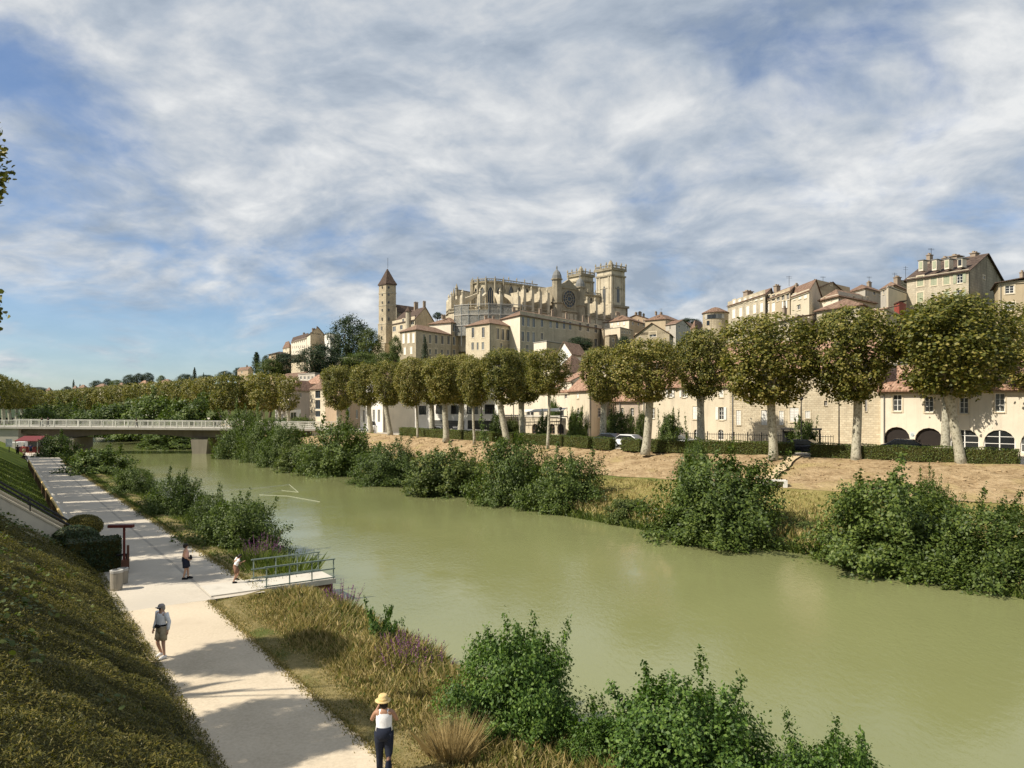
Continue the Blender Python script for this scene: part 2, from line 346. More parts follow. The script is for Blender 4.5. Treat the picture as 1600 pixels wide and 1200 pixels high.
leaf_mat('green_grass', [(0.1, (0.045, 0.075, 0.014)), (0.5, (0.10, 0.135, 0.024)), (0.9, (0.22, 0.23, 0.06))], 0.3)
leaf_mat('purple_flower', [(0.1, (0.10, 0.03, 0.10)), (0.5, (0.20, 0.055, 0.18)), (0.9, (0.30, 0.12, 0.26))], 0.2, tcol=(1, 1, 1))
leaf_mat('straw', [(0.1, (0.30, 0.22, 0.09)), (0.5, (0.45, 0.34, 0.15)), (0.9, (0.62, 0.50, 0.26))], 0.25, tcol=(1, 1, 1))
ground_mat('gravel', [(0.3, (0.38, 0.315, 0.225)), (0.5, (0.52, 0.44, 0.325)), (0.7, (0.62, 0.53, 0.40))], 0.5, 0.6, 0.03, 11.0, ((0.46, 0.385, 0.285), 0.25, 0.54))
ground_mat('asphalt', [(0.3, (0.10, 0.10, 0.095)), (0.7, (0.16, 0.155, 0.15))], 0.8, 0.2, 0.02, 12.0)
ground_mat('path_seam', [(0.3, (0.29, 0.265, 0.22)), (0.7, (0.40, 0.365, 0.31))], 0.8, 0.3, 0.02, 12.0)
ground_mat('paving', [(0.3, (0.40, 0.355, 0.285)), (0.7, (0.55, 0.495, 0.41))], 0.6, 0.3, 0.02, 9.0, ((0.44, 0.395, 0.325), 0.3, 0.52))
ground_mat('lawn', [(0.3, (0.065, 0.100, 0.012)), (0.5, (0.115, 0.150, 0.018)), (0.72, (0.17, 0.185, 0.030))], 0.35, 0.8, 0.12, 7.0)
ground_mat('soil_slope', [(0.32, (0.12, 0.078, 0.04)), (0.44, (0.28, 0.195, 0.105)), (0.56, (0.40, 0.295, 0.17)), (0.72, (0.49, 0.38, 0.235))], 0.8, 1.0, 0.45, 3.0, ((0.36, 0.28, 0.13), 0.25, 0.54))
ground_mat('dry_turf', [(0.3, (0.12, 0.12, 0.032)), (0.5, (0.22, 0.19, 0.065)), (0.7, (0.36, 0.285, 0.13))], 0.4, 0.9, 0.15, 5.0, ((0.10, 0.12, 0.03), 0.22, 0.52))
ground_mat('bank_soil', [(0.3, (0.10, 0.085, 0.03)), (0.5, (0.19, 0.155, 0.065)), (0.7, (0.30, 0.24, 0.12))], 0.6, 0.9, 0.15, 5.0, ((0.08, 0.095, 0.025), 0.5, 0.50))
ground_mat('cover_soil', [(0.3, (0.022, 0.022, 0.008)), (0.7, (0.07, 0.065, 0.018))], 0.6, 0.9, 0.2, 5.0)
ground_mat('hill_grass', [(0.3, (0.030, 0.044, 0.013)), (0.5, (0.055, 0.070, 0.02)), (0.7, (0.10, 0.105, 0.035))], 0.08, 0.8, 0.6, 0.7, ((0.16, 0.14, 0.055), 0.03, 0.56))
ground_mat('far_wood', [(0.3, (0.020, 0.035, 0.020)), (0.7, (0.055, 0.075, 0.035))], 0.05, 1.0, 3.0, 0.25)
def water_mat():
    m, w = new_mat('river_water'); p = pos(w)
    rot = w.n('ShaderNodeMapping', i_0=p); rot.inputs['Rotation'].default_value = (0, 0, math.radians(-35)); rot.inputs['Scale'].default_value = (1.0, 0.55, 1)
    n1 = w.noise(rot.outputs[0], 4.6, 5, 0.62, 0.3); n2 = w.noise(rot.outputs[0], 0.8, 3, 0.5); n3 = w.noise(p, 0.085, 4, 0.55)
    calm = w.ramp(n3, [(0.40, (0.30, 0.30, 0.30)), (0.58, (1.0, 1.0, 1.0))])
    h = w.math('ADD', w.math('MULTIPLY', w.math('MULTIPLY', n1, calm), 0.55), w.math('MULTIPLY', n2, 0.3))
    base = w.ramp(w.noise(p, 0.035, 3, 0.5), [(0.3, (0.160, 0.172, 0.070)), (0.7, (0.212, 0.220, 0.095))])
    b = finish(w, base, 0.04, h, 0.62, 0.055, 0.5); b.inputs['IOR'].default_value = 1.33
water_mat()
# ------------------------------------------------------------------ the setting
def hnoise(x, y, sc, seed=0.0):
    from mathutils import noise
    return noise.noise(Vector((x*sc+seed, y*sc-seed, seed*1.7)))
def strip(name, ss, cols, mat, amp=0.0, sc=1.0, smooth_=True):
    """sheet between curves; cols: list of (t(s), z(s)) across"""
    vs, fs = [], []; n = len(cols)
    for s in ss:
        for j, (tf, zf) in enumerate(cols):
            t = tf(s) if callable(tf) else tf; z = zf(s) if callable(zf) else zf
            p = ST(s, t, z)
            if amp and 0 < j < n-1: p.z += amp*(hnoise(p.x, p.y, sc, 3.1)+0.5*hnoise(p.x, p.y, sc*2.7, 9.2))
            vs.append(p)
    for i in range(len(ss)-1):
        for j in range(n-1):
            a = i*n+j; fs.append((a, a+1, a+n+1, a+n))
    return tag(mesh_obj(name, vs, fs, mat, None, smooth_), kind='structure')
def lerpcols(c0, c1, k):
    out = []
    for i in range(k+1):
        f = i/k
        def tf(s, f=f): 
            a = c0[0](s) if callable(c0[0]) else c0[0]; b = c1[0](s) if callable(c1[0]) else c1[0]; return a+(b-a)*f
        def zf(s, f=f):
            a = c0[1](s) if callable(c0[1]) else c0[1]; b = c1[1](s) if callable(c1[1]) else c1[1]; return a+(b-a)*f
        out.append((tf, zf))
    return out
def frange(a, b, st): return [a+st*i for i in range(int((b-a)/st)+1)]

# ground to the horizon and far hills
tag(mesh_obj('ground', [(-6000, -6000, -1.6), (6000, -6000, -1.6), (6000, 6000, -1.6), (-6000, 6000, -1.6)], [(0, 1, 2, 3)], M['hill_grass']), kind='structure')
def far_hills():
    vs, fs = [], []; az = np.linspace(-62, 62, 125); rr = [420, 520, 640, 800, 1000, 1300, 1700, 2300]
    for a in az:
        pxv = 800+F*math.tan(math.radians(a))
        for r in rr:
            d = r
            want = np.interp(pxv, [-600, 0, 40, 70, 120, 180, 240, 300, 360, 420, 700, 1000, 2600], [606, 609, 611, 612, 608, 603, 600, 598, 597, 592, 560, 545, 520])
            k = np.interp(r, [420, 520, 640, 800, 1000, 1300, 1700, 2300], [-.1, 0.28, 0.5, 0.70, 0.85, 1.0, 0.9, 0.7])
            x, y = math.tan(math.radians(a))*d, d
            z = EYE+(HOR-want)/F*d*k+6*k*hnoise(x, y, 0.008, 1.0) if r > 420 else 2.0
            vs.append((x, y, min(z, 70)))
    n = len(rr)
    for i in range(len(az)-1):
        for j in range(n-1):
            a = i*n+j; fs.append((a, a+n, a+n+1, a+1))
    tag(mesh_obj('hills', vs, fs, M['far_wood'], None, True), kind='structure')
far_hills()
def town_hill():
    vs, fs = [], []; ss = frange(-60, 640, 10); qs = [16, 20, 28, 38, 50, 62, 75, 90, 110, 140, 180, 240, 330]
    for s in ss:
        for q in qs:
            p = ST(s, tH(s)+q); vs.append((p.x, p.y, hill(p.x, p.y)+(1.2*hnoise(p.x, p.y, .05) if q > 25 else 0)))
    n = len(qs)
    for i in range(len(ss)-1):
        for j in range(n-1):
            a = i*n+j; fs.append((a, a+1, a+n+1, a+n))
    tag(mesh_obj('town_hill', vs, fs, M['hill_grass'], None, True), kind='structure')
town_hill()
# river: water sheet and the banks
ss = frange(-60, 300, 4)
tag(strip('river_water', ss, [(8.0, 0.0), (lambda s: (8+tW(s)+2)/2, 0.0), (lambda s: tW(s)+2.0, 0.0)], M['river_water'], 0), kind='structure')
tP = lambda s: 6.9 if s < 30.5 else 9.0
left_edge = 12.0
tL = lambda s: float(np.interp(s, [-60, 30, 34, 110, 150, 200, 300], [11.6, 11.6, 12.0, 11.5, 12, 17, 20]))
s1 = frange(-40, 30.5, .35)+[30.5]; s2 = [30.5]+frange(31, 300, 2.0)
strip('river_bank', frange(-40, 290, 1.0), lerpcols((lambda s: tP(s)-.05, PATH-.01), (lambda s: tP(s)+.5, PATH+.02), 1)+lerpcols((lambda s: tP(s)+.5, PATH+.02), (lambda s: tL(s)-.4, .45), 3)[1:]+lerpcols((lambda s: tL(s)-.4, .45), (lambda s: tL(s)+1.5, -1.0), 3)[1:], M['bank_soil'], 0.03, 0.7)
# gravel path: near part, and the wider far part with a strip beyond a seam
strip('gravel_path', s1, [(3.6, PATH), (5.2, PATH+.02), (lambda s: 6.85+.10*hnoise(s, 0, .9, 5)+.05*hnoise(s, 0, 3.1, 8), PATH)], M['gravel'])
def edge_far(s): return .09*hnoise(s, 0, .7, 6)+float(np.interp(s, [30, 34, 110, 300], [9.0, 8.9, 7.6, 7.6]))
def seam(s): return float(np.interp(s, [30, 34, 110, 300], [7.0, 7.0, 6.4, 6.4]))
strip('paved_path', s2, [(lambda s: 3.6 if s < 44 else 4.0, PATH), (5.2, PATH+.02), (lambda s: seam(s)-.07, PATH+.004)], M['paving'])
strip('path_strip', s2, [(lambda s: seam(s)+.07, PATH+.004), (edge_far, PATH)], M['paving'])
strip('path_seam', s2, [(lambda s: seam(s)-.12, PATH-.004), (lambda s: seam(s)+.14, PATH-.004)], M['path_seam'])
strip('path_kerb', frange(40, 150, 2), [(3.45, PATH+.05), (3.98, PATH+.05), (3.98, PATH-.1)], M['pale_concrete'], 0, 1, False)
# left slope up to the street
strip('planted_slope', frange(-40, 41, .8), lerpcols((-5.2, 6.9), (3.75, PATH-.02), 9), M['cover_soil'], 0.35, 0.55)
strip('lawn_slope', frange(41.6, 300, 1.6), lerpcols((-5.2, zLS), (3.4, PATH+.02), 6), M['lawn'], 0.06, 0.4)
strip('left_street', frange(-40, 300, 5), [(-60, zLS), (-5.2, zLS)], M['asphalt'])
# right bank: waterside grass, terrace, soil slope, street
sr = frange(-60, 300, 1.2)
strip('waterside_soil', sr, lerpcols((lambda s: tW(s)-1.0, -1.2), (lambda s: tW(s)+.7, .55), 4), M['bank_soil'], .12, .9)
strip('right_bank', sr, [(lambda s: tW(s)+.5, .38)]+lerpcols((lambda s: tW(s)+.6, .5), (lambda s: tT(s)-2.2, 2.1), 5)+[(lambda s: tT(s), 2.3)], M['dry_turf'], 0.16, 0.6)
strip('soil_slope', sr, lerpcols((lambda s: tT(s)-.5+1.0*hnoise(s, 3, .4, 2), 2.29), (lambda s: tT(s)+1.5, 2.55), 2)+lerpcols((lambda s: tT(s)+1.5, 2.55), (lambda s: tH(s)-.9, STREET), 9)[1:]+[(lambda s: tH(s)+.2, STREET+.01)], M['soil_slope'], 0.17, 1.1)
strip('right_street', frange(-60, 640, 5), [(lambda s: tH(s)+.1, STREET-.01), (lambda s: tH(s)+21, STREET-.01)], M['paving'])
# worn footpath up the soil slope and a trodden strip at its foot
def ribbon(name, pts, w, mat, lift=0.03):
    vs, fs = [], []
    for i, p in enumerate(pts):
        d = (pts[min(i+1, len(pts)-1)]-pts[max(i-1, 0)]); d.z = 0; d.normalize(); x = Vector((d.y, -d.x, 0))
        ww = w*(1+.25*math.sin(i*1.7)); vs += [p-x*ww/2+Vector((0, 0, lift)), p+x*ww/2+Vector((0, 0, lift))]
    fs = [(2*i, 2*i+1, 2*i+3, 2*i+2) for i in range(len(pts)-1)]
    return tag(mesh_obj(name, vs, fs, mat), kind='structure')
ground_mat('worn_earth', [(0.3, (0.40, 0.30, 0.17)), (0.7, (0.56, 0.45, 0.29))], 0.8, 0.4, 0.05, 6.0)
def slope_z(s, t):
    a, b = tT(s), tH(s)
    if t < a: return 2.1+.2*max(0, min(1, (t-a+2.2)/2.2))
    if t < a+1.5: return 2.3+.25*(t-a)/1.5
    return min(STREET, 2.55+(STREET-2.55)*(t-a-1.5)/(b-.9-a-1.5))
a0 = toST(*XY(1192, 57.5)); a1 = toST(*XY(1247, 66.5))
ribbon('worn_footpath', [ST(a0[0]+(a1[0]-a0[0])*f, a0[1]+(a1[1]-a0[1])*f, slope_z(a0[0]+(a1[0]-a0[0])*f, a0[1]+(a1[1]-a0[1])*f)+.13) for f in [i/9 for i in range(10)]], .9, M['worn_earth'])
#ribbon('terrace_footpath', [ST(s, tT(s)-.3, 2.36) for s in frange(8, 90, 1.5)], 1.1, M['worn_earth'])

# ------------------------------------------------------------------ foliage kit
def bush_mesh(name, seed, nst, nleaf, leaf, mat, spread=1.0, upright=0.5, tmpl=LEAF4, low=0.08, shell=.8):
    """stems fanning from the base, twigs and leaves along them; about 1 m radius and 1 m tall"""
    g = np.random.default_rng(seed); C = []; D = []
    per = nleaf//nst
    for k in range(nst):
        th = g.uniform(0, 2*math.pi); lean = math.sqrt(g.uniform(0, 1))*1.12*spread+0.02
        L = g.uniform(0.55, 1.0)*(1.03-.22*lean)
        hor = np.array([math.cos(th), math.sin(th), 0]); 
        base = np.array([g.normal(0, .22), g.normal(0, .22), 0])*spread
        f = g.uniform(low, 1, per)**0.8
        bend = g.uniform(.2, .6)
        up = np.cos(lean*(1+bend*f)*(1.15-upright*.4)); out = np.sin(lean*(1+bend*f))
        stem = base[None]+L*f[:, None]*(np.array([0, 0, 1])[None]*up[:, None]+hor[None]*out[:, None])
        ntw = 11; tw = g.integers(0, ntw, per); tdir = unit(g.normal(size=(ntw, 3))+np.array([0, 0, .5])+hor*.6)
        tl = (0.36*(1.12-f))[:, None]*g.uniform(0, 1, (per, 1))
        p = stem+tdir[tw]*tl+g.normal(0, .020, (per, 3))
        C.append(p); D.append(tdir[tw]*.5+hor*.5+np.array([0, 0, .75]))
    C = np.concatenate(C); D = np.concatenate(D)+g.normal(0, .55, (len(C), 3))
    C[:, 2] *= 1/np.percentile(C[:, 2], 99.3); C[:, :2] *= .86/np.percentile(np.hypot(C[:, 0], C[:, 1]), 97)
    # tufts that close the outline into a rounded mass
    nt = int(nleaf*shell/30); TC = []; TD = []
    for k in range(nt):
        th = g.uniform(0, 6.283); h = g.uniform(0.0, .86); r = .80*math.sqrt(max(0.02, 1-(h/.92)**2.2))*(1+.24*math.sin(3*th+seed+5*h)+.16*math.sin(7*th+2*seed-6*h))
        if hnoise(th*1.6+seed, h*4, 1.0, seed*.3) < -.25: continue
        r *= g.uniform(.72, 1.0); c = np.array([r*math.cos(th), r*math.sin(th), h]); q = g.normal(0, 1, (30, 3))*np.array([.06, .06, .045]); TC.append(c+q); TD.append(np.tile([math.cos(th)*.6, math.sin(th)*.6, .75], (30, 1))+g.normal(0, .5, (30, 3)))
    C = np.concatenate([C]+TC); D = np.concatenate([D]+TD)
    C[:, 2] = np.maximum(C[:, 2], 0.0)
    return np_mesh(name, leaf_verts(C, D, leaf*g.uniform(.7, 1.35, len(C)), tmpl, g=g), len(tmpl), mat)
def crown_mesh(name, seed, nclump, per, leaf, mat, prof, tmpl=LEAF5, clump=(.10, .2), inner=.36, lump=.16, tall=2.1):
    """leaf clumps set over a profile of revolution (radius by height 0..1), plus some inside"""
    g = np.random.default_rng(seed); C = []; D = []
    ph = g.uniform(0, 6.28, 6)
    hs = [p[0] for p in prof]; rs = [p[1] for p in prof]
    for k in range(nclump):
        h = g.uniform(0, 1); th = g.uniform(0, 2*math.pi); r = np.interp(h, hs, rs)
        if g.uniform() > (r+.25)/1.2: continue
        if hnoise(th*1.9+seed, h*5.2, 1.0, seed*.37) < -.13 and g.uniform() < .8: continue      # dark pockets between the tufts
        r *= 1+lump*(math.sin(3*th+ph[0]+4*h)*.5+math.sin(5*th+ph[1]-7*h)*.4+math.sin(2*th+ph[2]+9*h)*.4)
        rr = r*(g.uniform(.25, .85) if g.uniform() < inner else g.uniform(.86, 1.04))
        c = np.array([rr*math.cos(th), rr*math.sin(th), h*tall])
        cs = g.uniform(*clump)
        p = c+g.normal(0, 1, (per, 3))*np.array([cs, cs, cs*.75])*.55
        out = np.array([math.cos(th), math.sin(th), (h-.45)*1.3])
        C.append(p); D.append(np.tile(out, (per, 1))*.55+np.array([0, 0, .8])+g.normal(0, .55, (per, 3)))
    C = np.concatenate(C); D = np.concatenate(D)
    return np_mesh(name, leaf_verts(C, D, leaf*g.uniform(.65, 1.3, len(C)), tmpl, g=g), len(tmpl), mat)
def trunk_mesh(name, seed, h, r, mat, lean=(0, 0), limbs=4, limb_h=1.6, spread=.9, n=10):
    g = random.Random(seed); b = MB(); pts, rad = [], []
    for i in range(8):
        f = i/7; pts.append((lean[0]*f+.05*math.sin(f*5+seed)*(f > 0), lean[1]*f+.05*math.cos(f*4+seed)*(f > 0), h*f))
        rad.append(r*(1.32-.9*f*2 if f < .15 else 1.05-.18*f+.22*max(0, f-.8)/.2))
    b.tube(pts, rad, n)
    top = Vector(pts[-1])
    for k in range(limbs):
        a = 2*math.pi*k/limbs+g.uniform(-.3, .3); sp = spread*g.uniform(.7, 1.2)
        q = [top-Vector((0, 0, .3)), top+Vector((math.cos(a)*sp*.4, math.sin(a)*sp*.4, limb_h*.35)), top+Vector((math.cos(a)*sp, math.sin(a)*sp, limb_h*.8)), top+Vector((math.cos(a)*sp*1.25, math.sin(a)*sp*1.25, limb_h*1.3))]
        b.tube(q, [r*.62, r*.5, r*.34, r*.16], 7)
    me = bpy.data.meshes.new(name); me.from_pydata(b.v, [], b.f); me.materials.append(mat)
    me.polygons.foreach_set('use_smooth', [True]*len(me.polygons)); return me
PROF = [(0, .38), (.06, .64), (.18, .85), (.42, .97), (.68, 1.0), (.88, .95), (.96, .76), (1.0, .4)]
PROF3 = [(0, .75), (.08, 1.0), (.9, 1.0), (1.0, .7)]
PROF2 = [(0, .32), (.08, .62), (.25, .84), (.5, 1.0), (.76, .97), (.92, .70), (1.0, .25)]
crowns = [crown_mesh('plane_crown', 21+i, 1150, 25, .056, M['plane_leaf'], PROF if i % 2 == 0 else PROF2) for i in range(4)]
crowns_far = [crown_mesh('plane_crown_far', 51+i, 420, 16, .085, M['plane_leaf'], PROF if i % 2 == 0 else PROF2) for i in range(3)]
street_crown = crown_mesh('clipped_crown', 77, 1300, 20, .085, M['plane_leaf'], PROF3, inner=.5, lump=.03)
round_crowns = [crown_mesh('round_crown', 61+i, 620, 26, .085, mt, [(0, .45), (.15, .82), (.4, 1), (.7, .88), (.9, .5), (1, .15)], LEAF4, (.14, .28), .3, .28, 1.9) for i, mt in enumerate((M['dark_leaf'], M['light_leaf'], M['dark_leaf']))]
bushes = [bush_mesh('bush_leaves', 81+i, 60, 17000, .040, M['bush_leaf'], 1.15, .5) for i in range(4)]
bushes_far = [bush_mesh('bush_leaves_far', 91+i, 50, 8000, .062, M['bush_leaf'], 1.15, .5) for i in range(2)]
light_bushes = [bush_mesh('light_bush_leaves', 95+i, 50, 9000, .055, M['light_leaf'], 1.1, .5) for i in range(2)]
plane_trunks = [trunk_mesh('plane_trunk', i, 1.0*5.2, .40, M['plane_bark'], ((.25, -.1), (-.35, .1), (.05, .05))[i], 5, 2.0, .95) for i in range(3)]
thin_trunk = trunk_mesh('young_trunk', 5, 5.2, .16, M['plane_bark'], (.15, .1), 3, 2.0, .7)
stem_mesh = trunk_mesh('stems', 9, .35, .035, M['brown_bark'], (0, 0), 6, .42, .34, 6)
brown_trunk = trunk_mesh('brown_trunk', 12, 1.0, .07, M['brown_bark'], (.02, .02), 4, .5, .3, 7)
def mo(name, me, parent, loc=(0, 0, 0), sc=(1, 1, 1), rz=0.0):
    o = bpy.data.objects.new(name, me); o.location = loc; o.scale = sc; o.rotation_euler = (0, 0, rz); link(o, parent); return o
def plane_tree(x, y, z, label, width, top, bottom, group, trunk=None, k=None, far=False, rz=None, lean=0.0):
    """width, top and bottom of the crown in metres; top/bottom are heights over the base"""
    t = thing('plane_tree', label, 'tree', (x, y, z), group, world=False)
    k = R.randrange(100) if k is None else k
    me = trunk or plane_trunks[k % 3]
    tk = mo('trunk', me, t, (0, 0, -.12), (1, 1, (bottom+.7)/5.2), R.uniform(0, 6.28) if rz is None else rz)
    if lean: tk.rotation_euler = (0, math.atan2(lean, bottom), 0)
    cm = (crowns_far if far else crowns); cm = cm[k % len(cm)]
    mo('crown', cm, t, (0, 0, bottom), (width/2, width/2, (top-bottom)/2.1), R.uniform(0, 6.28))
    return t
def bush(px, d, z, wpx, hpx, label, group, k=0, near=True, name='waterside_bush', lib=None, cat='bush', squash=.91):
    p = XY(px, d); t = thing(name, label, cat, (p.x, p.y, z), group, world=False)
    lib = lib or (bushes if near else bushes_far)
    w = wpx/F*d/2; h = hpx/F*d*squash
    a = R.uniform(0, 6.28)
    mo('foliage', lib[k % len(lib)], t, (0, 0, 0), (w/.82, w/.82, h/1.0), a)
    if near: mo('foliage', lib[(k+1) % len(lib)], t, (0, 0, -.1), (w*1.16, w*1.16, h*.58), a+2.0)
    mo('stem', stem_mesh, t, (0, 0, -.1), (w*.6, w*.6, h*.55), a)
    return t
def tree(px, d, pytop, pybot, wpx, label, kind=0, group=None, z=None, name='hillside_tree', base=None):
    p = XY(px, d); zt, zb = ZY(pytop, d), ZY(pybot, d)
    z0 = base if base is not None else min(zb-.5, hill(p.x, p.y)); t = thing(name, label, 'tree', (p.x, p.y, z0), group, world=False)
    mo('trunk', brown_trunk, t, (0, 0, -.5), (wpx/F*d*.8, wpx/F*d*.8, (zb-z0+.5+(zt-zb)*.6)/1.65), 0)
    mo('crown', round_crowns[kind], t, (0, 0, zb-z0), (wpx/F*d/2, wpx/F*d/2, (zt-zb)/1.9), R.uniform(0, 6.28))
    return t
def conifer_mesh(name, seed, nl, leaf, mat, prof, droop=.25):
    g = np.random.default_rng(seed); C = []; D = []
    for k in range(nl):
        h = (k+.5)/nl; r = np.interp(h, [p[0] for p in prof], [p[1] for p in prof]); nb = 12
        for j in range(nb):
            th = 2*math.pi*(j+g.uniform(-.4, .4))/nb+k; n = 14; f = g.uniform(.05, 1, n)
            rr = r*f*g.uniform(.75, 1.15); C.append(np.stack([rr*np.cos(th), rr*np.sin(th), h-droop*rr+.0*f], 1)+g.normal(0, .018, (n, 3))); D.append(np.tile([math.cos(th)*.3, math.sin(th)*.3, 1], (n, 1))+g.normal(0, .4, (n, 3)))
    C = np.concatenate(C); D = np.concatenate(D)
    return np_mesh(name, leaf_verts(C, D, leaf*g.uniform(.7, 1.3, len(C)), LEAF4, g=g), 4, mat)
spruce = conifer_mesh('spruce_needles', 3, 16, .06, M['dark_leaf'], [(0, .5), (.5, .3), (1, .02)])
cypress = conifer_mesh('cypress_needles', 4, 22, .05, M['dark_leaf'], [(0, .16), (.25, .24), (.7, .17), (1, .03)], -.3)
def conifer(px, d, pytop, pybot, label, me=None, wsc=1.0, group=None, name='conifer'):
    p = XY(px, d); zt, zb = ZY(pytop, d), ZY(pybot, d); t = thing(name, label, 'tree', (p.x, p.y, zb), group, world=False); h = zt-zb
    mo('trunk', brown_trunk, t, (0, 0, -1.5), (h*.3, h*.3, h*.6), 0); mo('crown', me or spruce, t, (0, 0, h*.06), (h*wsc, h*wsc, h*.94), 0); return t
# ------------------------------------------------------------------ right bank: planes, hedge, bushes
ROWG = 'pollarded plane trees along the right bank'
ORD = ['first', 'second', 'third', 'fourth', 'fifth', 'sixth', 'seventh', 'eighth', 'ninth', 'tenth', 'eleventh', 'twelfth', 'thirteenth', 'fourteenth', 'fifteenth', 'sixteenth', 'seventeenth', 'eighteenth', 'nineteenth', 'twentieth']
# trunk px, depth, crown px0, px1, top py, bottom py, thin?, description
ROW = [
 (1640, 64, 1568, 1720, 476, 612, 0, 'pollarded plane tree cut off by the right edge of the picture'),
 (1502, 60, 1402, 1578, 466, 622, 0, 'largest plane tree with thick leaning trunk in front of the arcade'),
 (1478, 70, 1420, 1530, 482, 614, 0, 'plane tree with straight trunk just behind the largest leaning one'),
 (1338, 64.5, 1264, 1396, 484, 628, 0, 'plane tree with straight pale trunk left of the arcaded building'),
 (1208, 67, 1130, 1272, 498, 632, 0, 'broad plane tree with thick trunk in front of the stone wall'),
 (1095, 77, 1054, 1140, 518, 624, 0, 'yellowing plane tree with narrow crown behind the hedge'),
 (1008, 74, 958, 1060, 533, 628, 0, 'dark full plane tree leaning beside the gap in the hedge'),
 (942, 86, 908, 978, 544, 630, 0, 'plane tree in front of the cream house with brown roof'),
 (856, 84, 822, 890, 548, 618, 1, 'young thin trunked plane tree forking below its crown'),
 (817, 96, 786, 852, 552, 632, 0, 'plane tree with straight trunk beside the terrace awning'),
 (792, 89, 752, 822, 547, 632, 0, 'plane tree with slanting trunk right of the white modern building'),
 (741, 94, 716, 768, 562, 636, 1, 'slender crooked plane tree before the white modern building'),
 (719, 106, 690, 752, 556, 632, 0, 'plane tree before the dark windows of the white building'),
 (697, 101, 662, 728, 558, 632, 0, 'plane tree standing forward of the hedge on the soil slope'),
 (675, 112, 648, 702, 562, 632, 0, 'plane tree behind the hedge, second row, by the white building'),
 (653, 110, 618, 668, 560, 636, 1, 'slim plane tree at the left end of the long hedge'),
 (610, 119, 583, 632, 566, 634, 0, 'plane tree in front of the blank white gable wall'),
 (580, 127, 545, 600, 570, 636, 0, 'plane tree by the white van at the hedge end'),
 (528, 135, 502, 556, 573, 640, 0, 'plane tree behind the tallest waterside bush'),
]
LEAN = {1502: -12, 1008: 4, 792: -6, 610: -4, 580: -4, 653: -4, 1208: 3, 697: 2}; FRONT = (1502, 1338, 1208, 1008, 856, 741, 697, 653, 610, 580)
for i, (px, d, x0, x1, yt, yb, thin, lab) in enumerate(ROW):
    z = STREET
    if px in FRONT: d *= .972; z = STREET-.14
    p = XY(px, d)
    cx = XY((x0+x1)/2, d)
    tr = plane_tree(p.x, p.y, z, lab, (x1-x0)/F*d*.93, ZY(yt, d)-z, ZY(yb, d)-z+.25, ROWG, thin_trunk if thin else None, i, lean=LEAN.get(px, 0)/F*d)
    for ch in tr.children:
        if ch.name.startswith('crown'): ch.location.x += (cx.x-p.x)
        elif d < 70 and not thin: ch.scale = (.92, .92, ch.scale.z)
# planes beyond the bridge, singly while they can be told apart
far_row = [(451, 164, 436, 464, 588, 640), (437, 172, 420, 452, 586, 640), (411, 166, 392, 432, 584, 642), (398, 178, 380, 418, 586, 640), (384, 190, 368, 404, 588, 640), (358, 176, 340, 378, 586, 640), (341, 184, 322, 358, 588, 642)]
for i, (px, d, x0, x1, yt, yb) in enumerate(far_row):
    p = XY(px, d); plane_tree(p.x, p.y, STREET, f'plane tree beyond the bridge, {ORD[i]} from the right in its clump', (x1-x0)/F*d*1.15, ZY(yt, d)-STREET, ZY(yb, d)-STREET, 'plane trees just beyond the bridge', None, i, True)
for i in range(17):
    px = 316-15.2*i; d = 192+i*9.5; yt = np.interp(px, [60, 120, 200, 320], [613, 608, 601, 591]); p = XY(px, d)
    plane_tree(p.x, p.y, STREET, f'plane tree, {ORD[i]} from the right in the long clipped row beyond the bridge', 24/F*d*1.3, ZY(yt, d)-STREET, ZY(640, d)-STREET, 'clipped plane row receding beyond the bridge', None, i, True)
for i in range(6):
    px = 46-10*i; d = 205-i*11; p = XY(px, d); yt = np.interp(px, [-20, 0, 46], [580, 588, 607])
    plane_tree(p.x, p.y, STREET+.8, f'plane tree, {ORD[i]} from the right in the clipped row at the far left edge', 30/F*d*1.2, ZY(yt, d)-STREET-.8, ZY(638, d)-STREET-.8, 'clipped plane row at the far left', None, i, True)
# planes on the street above the left bank: their crowns lay the bands of shade on the path
for k in range(-1, 14):
    q = ST(47.2+6.7*k, -6.9); plane_tree(q.x, q.y, zLS(48.2+6.7*k), 'pollarded plane tree on the left street shading the path', 5.5, 10.8-.012*k, 3.0, 'plane trees on the left street', None, k+5, False).children[1].data = street_crown
for (x, y, w, h0, h1) in ((-18.9, 18.2, 3.2, 4.6, 8.4), (-16.4, 13.0, 3.6, 4.0, 7.6)):
    plane_tree(x, y, 6.9, 'pollarded plane tree on the left street shading the path', w, h1, h0, 'plane trees on the left street', None, 3)
# a tree beside the bridge whose outer leaves reach into the left edge of the picture
t = thing('overhanging_tree', 'dark leafy twigs reaching in at the left edge of the sky', 'tree', (-17.4, 16.0, 6.3), world=False)
mo('trunk', plane_trunks[1], t, (0, 0, -.1), (.5, .5, .75)); mo('crown', crowns[1], t, (-1.6, 0, 4.2), (.55, .55, .7))
m = MB(); m.tube([(0, 0, 4.2), (3, .1, 6.2), (5.9, .1, 6.9)], [.06, .02, .008], 6); m.tube([(0, 0, 3.6), (3, .1, 4.0), (5.8, .1, 3.7)], [.05, .02, .008], 6); mesh_obj('limb', m.v, m.f, M['brown_bark'], t)
def twig_mesh(seed):
    g = np.random.default_rng(seed); f = g.uniform(0, 1, 75); C = np.stack([.55*f+g.normal(0, .16, 75)*(1.1-.6*f), g.normal(0, .18, 75), .25*f+g.normal(0, .34, 75)*(1.05-.5*f)], 1)
    return np_mesh('twig_leaves', leaf_verts(C, g.normal(0, .7, (75, 3))+[0, -.4, .6], .20*g.uniform(.7, 1.25, 75), LEAF5, g=g), 6, M['plane_leaf'])
